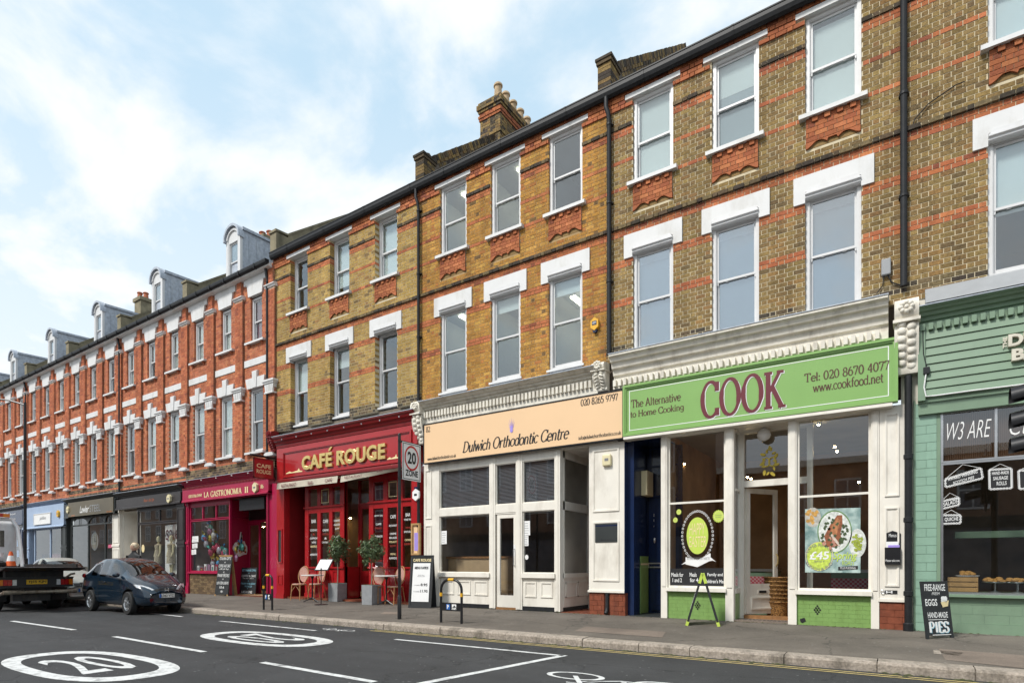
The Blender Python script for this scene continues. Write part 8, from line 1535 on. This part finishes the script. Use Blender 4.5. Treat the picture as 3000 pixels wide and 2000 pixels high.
# ------------------------------------------------------------------ vehicles
M['navycar'] = mat('navy_metallic_paint', (.006, .018, .034), .22, .1, var=.05, coat=1.0)
M['silver'] = mat('silver_green_paint', (.40, .42, .39), .38, .25, var=.05, coat=.25)
M['carglass'] = glass_mat('car_glass', (.16, .19, .19), 1.6, .06)
M['trim'] = mat('black_plastic_trim', (.02, .021, .023), .5, var=.15); M['chrome'] = mat('chrome', (.75, .76, .78), .12, 1.); M['lamp'] = mat('headlamp_glass', (.72, .74, .76), .15, .2, var=.3, vs=18, coat=1.); M['cabin'] = mat('car_cabin', (.035, .034, .033), .8); M['plate_w'] = mat('white_number_plate', (.75, .75, .72), .4); M['plate_y'] = mat('yellow_number_plate', (.80, .48, .01), .4)
def loft(stations, mats, glass_fn, sub=2, arches=(), arch_r=.34, sy=1., name='body', parent=None, loc=None, creases=()):
    """stations: x, zb, wb, zm, wm, zbelt, wbelt, ztop, wtop. A closed shell, smoothed; wheel arches are cut through."""
    v, f, m = [], [], []; n = 13
    for (x, zb, wb, zm, wm, zl, wl, zt, wt) in stations:
        half = [(0, zb), (wb, zb), (wm * .985, zb + (zm - zb) * .35), (wm, zm), (wl, zl), (wt, zt - .035), (wt * .55, zt), ]
        ring = half + [(-a, b) for a, b in half[::-1][0:6]]; v += [(x, a * sy, b) for a, b in ring]
    S_ = len(stations)
    for i in range(S_ - 1):
        for k in range(n): f.append((i * n + k, i * n + (k + 1) % n, (i + 1) * n + (k + 1) % n, (i + 1) * n + k)); m.append(glass_fn(i, k))
    f.append(list(range(n))); m.append(0); f.append([(S_ - 1) * n + k for k in range(n)][::-1]); m.append(0)
    me = bpy.data.meshes.new(name); me.from_pydata(v, [], f)
    for q in mats: me.materials.append(M[q])
    me.polygons.foreach_set('material_index', m); me.polygons.foreach_set('use_smooth', [True] * len(f))
    cr = me.attributes.new('crease_edge', 'FLOAT', 'EDGE')
    for e in me.edges:
        a, b = e.vertices; ka, kb = a % n, b % n
        if ka == kb and ka in (4, 9): cr.data[e.index].value = .85
        elif ka == kb and ka in (5, 8, 3, 10): cr.data[e.index].value = .55
        elif a // n == b // n and abs(m[0]) >= 0 and a // n in creases: cr.data[e.index].value = .6
    o = bpy.data.objects.new(name, me); COL.objects.link(o); s = o.modifiers.new('s', 'SUBSURF'); s.levels = s.render_levels = sub; cut = []
    for ax, az in arches:
        cm = MB().prism([(ax + arch_r * math.cos(6.2832 * k / 28), az + arch_r * 1.06 * math.sin(6.2832 * k / 28)) for k in range(28)], -2, 2).mesh('cut', [mats[0], mats[0]]); cm.materials.clear()
        for q in mats: cm.materials.append(M[q])
        cm.polygons.foreach_set('material_index', [2] * len(cm.polygons)); c = bpy.data.objects.new('cut', cm); COL.objects.link(c); b = o.modifiers.new('b', 'BOOLEAN'); b.object = c; b.solver = 'EXACT'; cut.append(c)
    bpy.context.view_layer.update(); dg = bpy.context.evaluated_depsgraph_get(); me2 = bpy.data.meshes.new_from_object(o.evaluated_get(dg))
    for c in cut: bpy.data.objects.remove(c)
    bpy.data.objects.remove(o); me2.name = name; return put(name, me2, parent, loc)
def wheel(parent, x, y, r, wd, spokes=9, az=1.07, hub='chrome'):
    """wheel standing at (x, y); outer side at -y or +y by sign"""
    s = -1 if y < 0 else 1; T = Matrix.Translation((x, y, r * az)) @ Matrix.Diagonal((1, 1, az, 1)) @ Matrix.Rotation(R(90) * s, 4, 'X')
    t = MB(); t.lathe([(r * .64, -wd / 2), (r * .93, -wd / 2), (r, -wd * .36), (r, wd * .36), (r * .93, wd / 2), (r * .64, wd / 2), (r * .62, 0)], 0, 0, 32, cap=False); w_ = xf(t, T).build('wheel', 'rubber', parent)
    q = MB(); q.lathe([(r * .66, -wd * .40), (r * .64, -wd * .46), (r * .60, -wd * .30), (r * .58, wd * .3)], 0, 0, 28, cap=False); q.lathe([(.001, -wd * .40), (r * .13, -wd * .40), (r * .16, -wd * .3)], 0, 0, 12)
    for k in range(spokes): a = 6.2832 * k / spokes; c_, s_ = math.cos(a), math.sin(a); h = r * .035; q.add([(r * .10 * c_ - h * s_ * 1.4, r * .10 * s_ + h * c_ * 1.4, -wd * .36), (r * .62 * c_ - h * s_, r * .62 * s_ + h * c_, -wd * .40), (r * .62 * c_ + h * s_, r * .62 * s_ - h * c_, -wd * .40), (r * .10 * c_ + h * s_ * 1.4, r * .10 * s_ - h * c_ * 1.4, -wd * .36)], [(0, 1, 2, 3)])
    xf(q, T).build('rim', hub, w_); xf(MB().lathe([(.01, wd * .05), (r * .6, wd * .06), (r * .6, wd * .1)], 0, 0, 20), T).build('brake_drum', 'trim', w_); return w_
def plate(parent, x, y, z, w, h, text, mk, face=1, euro=True):
    p = MB().box(x - .012 * face, y - w / 2, z - h / 2, x + .004 * face, y + w / 2, z + h / 2).build('number_plate', mk, parent)
    if euro: MB().box(x, y - w / 2 * face, z - h / 2, x + .006 * face, y - (w / 2 - .05) * face, z + h / 2).build('plate_band', 'pblue', p)
    lettering(text, 0, 0, 0, 0, 0, 'ink', p, bold=.02, fn=lambda u, v, d: (x + .008 * face, y + face * (-w * .38 + w * .83 * u), z - h * .32 + h * .64 * v)); return p
# stations scaled to the places the photograph gives (wheelbase, width, roof)
def scale(st, kx, ky, kz): return [(x * kx, zb * kz, wb * ky, zm * kz, wm * ky, zl * kz, wl * ky, zt * kz, wt * ky) for x, zb, wb, zm, wm, zl, wl, zt, wt in st]
KX, KYw, KZ = .875, .78, 1.07
HB = [(-2.13, .42, .50, .62, .66, .86, .62, .98, .50), (-2.02, .30, .66, .60, .82, .98, .75, 1.06, .60), (-1.72, .24, .74, .58, .87, .99, .80, 1.20, .60), (-1.30, .20, .77, .56, .885, .97, .835, 1.345, .62), (-.75, .19, .78, .55, .885, .95, .86, 1.43, .625), (-.66, .19, .78, .55, .885, .948, .862, 1.435, .625), (-.1, .19, .78, .55, .885, .935, .865, 1.44, .62), (.0, .19, .78, .55, .885, .93, .865, 1.437, .62), (.45, .19, .78, .55, .885, .925, .86, 1.36, .60), (.85, .19, .78, .55, .885, .925, .855, 1.165, .63), (1.22, .19, .77, .55, .885, .915, .84, .985, .68), (1.55, .19, .76, .52, .875, .82, .80, .895, .62), (1.88, .20, .74, .48, .84, .70, .74, .79, .52), (2.06, .22, .66, .44, .74, .58, .64, .66, .44), (2.14, .28, .50, .42, .56, .52, .50, .57, .36)]
def hb_glass(i, k):
    k = min(k, 12 - k)
    if k == 4 and 3 <= i <= 8 and i not in (4, 6): return 1
    if k in (5, 6) and i in (8, 9): return 1
    if k in (5, 6) and i in (1, 2): return 1
    return 0
carX, carY = -18.24, -4.31
car = thing('parked_car', 'navy blue hatchback car parked facing the camera by the delicatessen', 'car', (carX, carY, 0), 0, local=True); FXW, RXW = 1.36 * KX, -1.245 * KX
body = loft(scale(HB, KX, KYw, KZ), ['navycar', 'carglass', 'trim'], hb_glass, 2, [(FXW, .335), (RXW, .335)], .335, parent=car, creases=(1, 10))
for x_ in (FXW, RXW):
    for s in (-1, 1): wheel(car, x_, s * ((.80 if s < 0 else .70) * KYw), .288, .17, 9, hub='steel')
def front(u, v, d=.0):      # a point on the nose: u across (-1..1), v height
    hw = .62 * KYw + .20 * KYw * (1 - abs(v - .55)); x = (2.15 - .32 * abs(u) ** 2.2 - max(0, v - .56) * .85) * KX; return (x + d, u * .86 * KYw, v * KZ)
def nose(name, mk, pts, d=.012, parent=None):
    mb = MB(); n = len(pts); mb.add([front(u, v, d) for u, v in pts] + [front(u, v, d - .06) for u, v in pts], [list(range(n))] + [(k, (k + 1) % n, n + (k + 1) % n, n + k) for k in range(n)]); return mb.build(name, mk, parent or car)
for s in (-1, 1):
    hl = nose('headlight', 'lamp', [(s * .44, .625), (s * .70, .60), (s * .93, .68), (s * .985, .76), (s * .80, .755), (s * .60, .70)], .035); nose('fog_trim', 'trim', [(s * .55, .30), (s * .90, .31), (s * .92, .44), (s * .62, .41)], .02); nose('fog_chrome', 'chrome', [(s * .60, .405), (s * .88, .435), (s * .89, .455), (s * .61, .425)], .03)
nose('grille', 'trim', [(-.46, .635), (-.40, .575), (0, .545), (.40, .575), (.46, .635), (.2, .655), (-.2, .655)], .02); nose('grille_bar', 'navycar', [(-.44, .605), (0, .580), (.44, .605), (0, .595)], .028); nose('lower_grille', 'trim', [(-.44, .27), (.44, .27), (.50, .42), (-.50, .42)], .012); nose('splitter', 'navycar', [(-.8, .235), (.8, .235), (.82, .262), (-.82, .262)], .03)
plate(car, 2.165 * KX, 0, .475 * KZ, .40, .105, 'LD62 VYZ', 'plate_w')
bd = MB(); xb = 2.125 * KX; bd.box(xb, -.05, .575 * KZ, xb + .02, -.035, .66 * KZ).box(xb, .035, .575 * KZ, xb + .02, .05, .66 * KZ).box(xb, -.035, .605 * KZ, xb + .02, .035, .62 * KZ); bd.build('badge', 'chrome', car)
for s in (-1, 1):
    mr = MB(); mr.M = Matrix.Translation((.78 * KX, s * .96 * KYw, .99 * KZ)); mr.add(*_blob(.07, .10, .065), smooth=True); mr.M = None; mr.build('door_mirror', 'navycar', car)
    MB().tube([(-.28 * KX, s * .885 * KYw, .80 * KZ), (-.22 * KX, s * .905 * KYw, .80 * KZ), (-.10 * KX, s * .90 * KYw, .805 * KZ)], .013, 6).build('door_handle', 'navycar', car)
    for x0_ in (-.68, .90): MB().tube([(x0_ * KX, s * .888 * KYw, .33 * KZ), ((x0_ + .01) * KX, s * .893 * KYw, .6 * KZ), ((x0_ + .02) * KX, s * .868 * KYw, .92 * KZ)], .004, 4).build('door_gap', 'trim', car)
    rl = MB(); rl.M = Matrix.Translation((-2.0 * KX, s * .74 * KYw, .95 * KZ)); rl.add(*_blob(.10, .06, .07), smooth=True); rl.M = None; rl.build('tail_light', 'redlens', car)
    MB().tube([(.25 * KX, s * .25, .97 * KZ), (.25 * KX, s * .25, 1.18 * KZ)], .13, 10).build('seat_back', 'cabin', car)
wp = MB()
for y_ in (-.25, .12): wp.tube([(1.20 * KX, y_, 1.005 * KZ), (1.06 * KX, y_ + .22, 1.08 * KZ)], .006, 5)
wp.build('wipers', 'trim', car); MB().box(-.9 * KX, -.5, .5, 1.0 * KX, .5, .93 * KZ).build('cabin_floor', 'cabin', car)
# silver saloon behind
SB = [(-2.28, .42, .50, .62, .70, .86, .66, .93, .55), (-2.18, .30, .68, .60, .82, .92, .78, .99, .62), (-1.75, .24, .74, .58, .86, .95, .80, 1.02, .60), (-1.35, .20, .77, .56, .87, .95, .82, 1.10, .60), (-.85, .19, .78, .55, .875, .94, .84, 1.38, .60), (-.2, .19, .78, .55, .875, .93, .845, 1.43, .60), (-.1, .19, .78, .55, .875, .93, .845, 1.43, .60), (.35, .19, .78, .55, .875, .92, .84, 1.37, .60), (.95, .19, .78, .55, .875, .92, .83, 1.05, .64), (1.15, .19, .77, .55, .875, .91, .82, .96, .66), (1.6, .19, .76, .52, .865, .84, .80, .89, .62), (2.0, .20, .72, .48, .82, .72, .74, .80, .55), (2.22, .22, .64, .44, .72, .62, .64, .70, .48), (2.30, .30, .52, .44, .58, .56, .54, .60, .42)]
def sb_glass(i, k):
    k = min(k, 12 - k)
    if k == 4 and 3 <= i <= 7 and i != 5: return 1
    if k in (5, 6) and i in (7, 3): return 1
    return 0
c2 = thing('parked_car', 'silver saloon car parked between the navy hatchback and the tow truck', 'car', (-23.55, -4.28, 0), 0, local=True); f2, r2 = 1.38 * KX, -1.3 * KX
KZ = 1.11; loft(scale(SB, KX, KYw, KZ), ['silver', 'carglass', 'trim'], sb_glass, 2, [(f2, .335), (r2, .335)], .335, parent=c2, creases=(3, 8, 9))
for x_ in (f2, r2):
    for s in (-1, 1): wheel(c2, x_, s * .74 * KYw, .285, .17, 7, hub='steel')
def nose2(name, mk, pts, d=.015):
    mb = MB(); fp = lambda u, v, q: ((2.30 - .26 * abs(u) ** 2.3 - max(0, v - .6) * .9) * KX + q, u * .84 * KYw, v * KZ); n = len(pts); mb.add([fp(u, v, d) for u, v in pts] + [fp(u, v, d - .06) for u, v in pts], [list(range(n))] + [(k, (k + 1) % n, n + (k + 1) % n, n + k) for k in range(n)]); return mb.build(name, mk, c2)
for s in (-1, 1): nose2('headlight', 'lamp', [(s * .50, .60), (s * .95, .62), (s * .98, .73), (s * .55, .70)], .03); nose2('side_grille', 'trim', [(s * .2, .60), (s * .46, .60), (s * .46, .68), (s * .2, .68)], .03)
nose2('grille', 'trim', [(-.16, .57), (.16, .57), (.19, .70), (-.19, .70)], .03); nose2('lower_grille', 'trim', [(-.7, .26), (.7, .26), (.7, .36), (-.7, .36)]); plate(c2, 2.335 * KX, 0, .48 * KZ, .40, .105, 'L754 KGO', 'plate_w')
for s in (-1, 1):
    mr = MB(); mr.M = Matrix.Translation((.80 * KX, s * .95 * KYw, .99 * KZ)); mr.add(*_blob(.07, .09, .06), smooth=True); mr.M = None; mr.build('door_mirror', 'silver', c2); MB().tube([(.2 * KX, s * .25, .95 * KZ), (.2 * KX, s * .25, 1.18 * KZ)], .12, 10).build('seat_back', 'cabin', c2)
MB().box(-.9 * KX, -.5, .5, 1.0 * KX, .5, .92 * KZ).build('cabin_floor', 'cabin', c2); nose2('bumper_strip', 'trim', [(-.97, .41), (.97, .41), (.97, .45), (-.97, .45)], .02)
# tow truck, tail towards the camera
M['truckw'] = mat('white_truck_paint', (.68, .69, .70), .35, var=.04, dirt=((.3, .28, .25), .4, 3), coat=.3); M['deck'] = mat('dirty_black_steel', (.025, .024, .024), .5, .3, var=.4, vs=6, dirt=((.10, .07, .05), .5, 4)); M['rustrail'] = mat('worn_rusty_steel', (.32, .28, .22), .5, .5, var=.4, vs=9, dirt=((.16, .06, .03), .7, 8))
X0t, ya, yb = -20.55, -6.80, -4.98; ym = (ya + yb) / 2
tr = thing('tow_truck', 'flatbed recovery truck with a white cab seen from behind at the left edge', 'truck', (-23.5, ym, 0))
dk = MB().box(-25.0, ya - .05, 1.16, X0t + .35, yb + .05, 1.27).prism([(X0t + .35, 1.16), (X0t + .75, 1.245), (X0t + .75, 1.265), (X0t + .35, 1.27)], ya - .05, yb + .05); dk.box(-25.0, ya - .05, 1.27, X0t + .2, ya, 1.36); dk.box(-25, yb, 1.27, X0t + .2, yb + .05, 1.36); dk.build('flatbed', 'deck', tr)
MB().box(-26.8, ym - .40, .55, X0t - .1, ym - .28, .80).box(-26.8, ym + .28, .55, X0t - .1, ym + .40, .80).box(X0t - .3, ym - .7, .80, X0t - .1, ym + .7, 1.16).box(-23, ym - .5, .8, -22.8, ym + .5, 1.16).build('chassis', 'deck', tr)
lb = MB().box(X0t - .08, ya, .72, X0t, yb, .95).box(X0t - .09, ya - .01, .95, X0t + .02, yb + .01, .985).box(X0t - .09, ya - .01, .69, X0t + .02, yb + .01, .72).build('light_bar', 'trim', tr)
for y0_, s in ((ya + .02, 1), (yb - .02, -1)):
    for k, mk in enumerate(('amber', 'redlens', 'redlens', 'lamp')): a = y0_ + s * k * .105; MB().box(X0t, a, .755, X0t + .035, a + s * .095, .915).build('tail_light', mk, lb)
plate(tr, X0t + .012, ym, .845, .50, .13, 'FJ55 KJN', 'plate_y', 1, False)
rb = MB(); rb.tube([(X0t + .1, ya + .1, .56), (X0t + .1, ya + .5, .56), (X0t + .1, ya + .52, .56), (X0t + .1, yb - .5, .56), (X0t + .1, yb - .48, .56), (X0t + .1, yb + .05, .56)], [.06, .06, .05, .05, .065, .065], 10); rb.build('underrun_roller', 'rustrail', tr); MB().tube([(X0t + .1, ya + .12, .56), (X0t - .3, ya + .05, .45), (X0t - .6, ya + .1, .5)], .045, 8).tube([(X0t, yb - .2, .95), (X0t + .18, yb - .12, 1.06), (X0t + .2, yb - .02, 1.08)], .03, 8).build('tow_arm', 'rustrail', tr); MB().box(X0t - .25, ym - .55, .30, X0t - .05, ym + .35, .52).build('spectacle_lift', 'deck', tr)
for x_ in (-21.6, -25.6):
    for s in (-1, 1):
        y_ = ym + s * .72; w_ = wheel(tr, x_, y_, .34, .34 if x_ > -23 else .2, 5, 1.07, 'trim')
    MB().box(x_ + .5, ym - .95, .28, x_ + .52, ym - .55, .66).box(x_ + .5, ym + .55, .28, x_ + .52, ym + .95, .66).build('mudflap', 'rubber', tr)
    for s in (-1, 1): MB().prism([(x_ + .48 * math.cos(R(a)), .42 + .46 * math.sin(R(a))) for a in range(0, 181, 15)] + [(x_ - .44, .42), (x_ + .44, .42)] if False else [(x_ + .48 * math.cos(R(a)), .42 + .46 * math.sin(R(a))) for a in range(0, 181, 15)] + [(x_ + .44 * math.cos(R(a)), .42 + .42 * math.sin(R(a))) for a in range(180, -1, -15)], ym + s * .72 - .2, ym + s * .72 + .2).build('mudguard', 'trim', tr)
cb = MB(); cb.prism([(-27.2, .62), (-25.15, .62), (-25.15, 2.72), (-25.3, 2.86), (-26.6, 2.86), (-27.0, 2.4), (-27.25, 1.5)], ya + .02, yb - .02); cab = bevel(cb.build('cab', 'truckw', tr), .05, 3); MB().box(-25.14, ym - .55, 1.95, -25.13, ym + .55, 2.5).build('rear_window', 'carglass', cab); MB().frame(ym - .7, 1.5, ym + .7, 2.65, .03, 0, .02) if False else None
for s, y_ in ((1, yb - .015), (-1, ya + .015)): MB().prism([(-26.75, 1.75), (-25.7, 1.75), (-25.7, 2.5), (-26.5, 2.5)], y_ - .01, y_ + .01).build('side_window', 'carglass', cab)
hd = MB()
for y_ in (ya + .05, yb - .02): hd.tube([(-24.55, y_, 1.27), (-24.85, y_, 2.2), (-25.0, y_ - .02, 2.62), (-25.15, y_ - .12 if y_ > ym else y_ + .12, 2.88)], .06, 8)
hd.tube([(-25.15, ya + .17, 2.88), (-25.15, yb - .14, 2.88)], .06, 8); hd.build('headboard', 'truckw', tr)
bn = MB().box(-25.2, ym - .4, 2.95, -25.05, ym + .5, 3.07).build('light_beacon', 'redlens', tr); MB().box(-25.2, ym + .5, 2.95, -25.05, ym + .68, 3.07).build('light_beacon', 'amber', tr)
MB().lathe([(.09, 1.60), (.09, 1.74)], -24.8, ym + .35, 12).build('work_lamp', 'lamp', tr); MB().box(-25.12, ym - .9, 1.27, -24.6, ym - .3, 1.6).build('winch_box', 'deck', tr)
M['cone'] = mat('orange_cone', (.75, .12, .02), .5); ccx, ccy = -24.3, -5.40; t = thing('traffic_cone', 'orange and white traffic cone standing on the truck flatbed', 'traffic cone', (ccx, ccy, 1.27)); MB().box(ccx - .19, ccy - .19, 1.27, ccx + .19, ccy + .19, 1.30).build('base', 'rubber', t)
for k, (r0, r1, z0, z1, mk) in enumerate(((.15, .115, 1.30, 1.46, 'cone'), (.1155, .075, 1.46, 1.64, 'paper'), (.0755, .04, 1.64, 1.78, 'cone'))): MB().lathe([(r0, z0), (r1, z1)], ccx, ccy, 18).build('cone_band', mk, t)
bg = MB(); bg.M = Matrix.Translation((-24.45, -5.75, 1.36)); bg.add(*_blob(.28, .3, .14), smooth=True); bg.M = None; tag(bg.build('sandbag', 'rubber'), 'black bag lying at the foot of the traffic cone', 'bag')
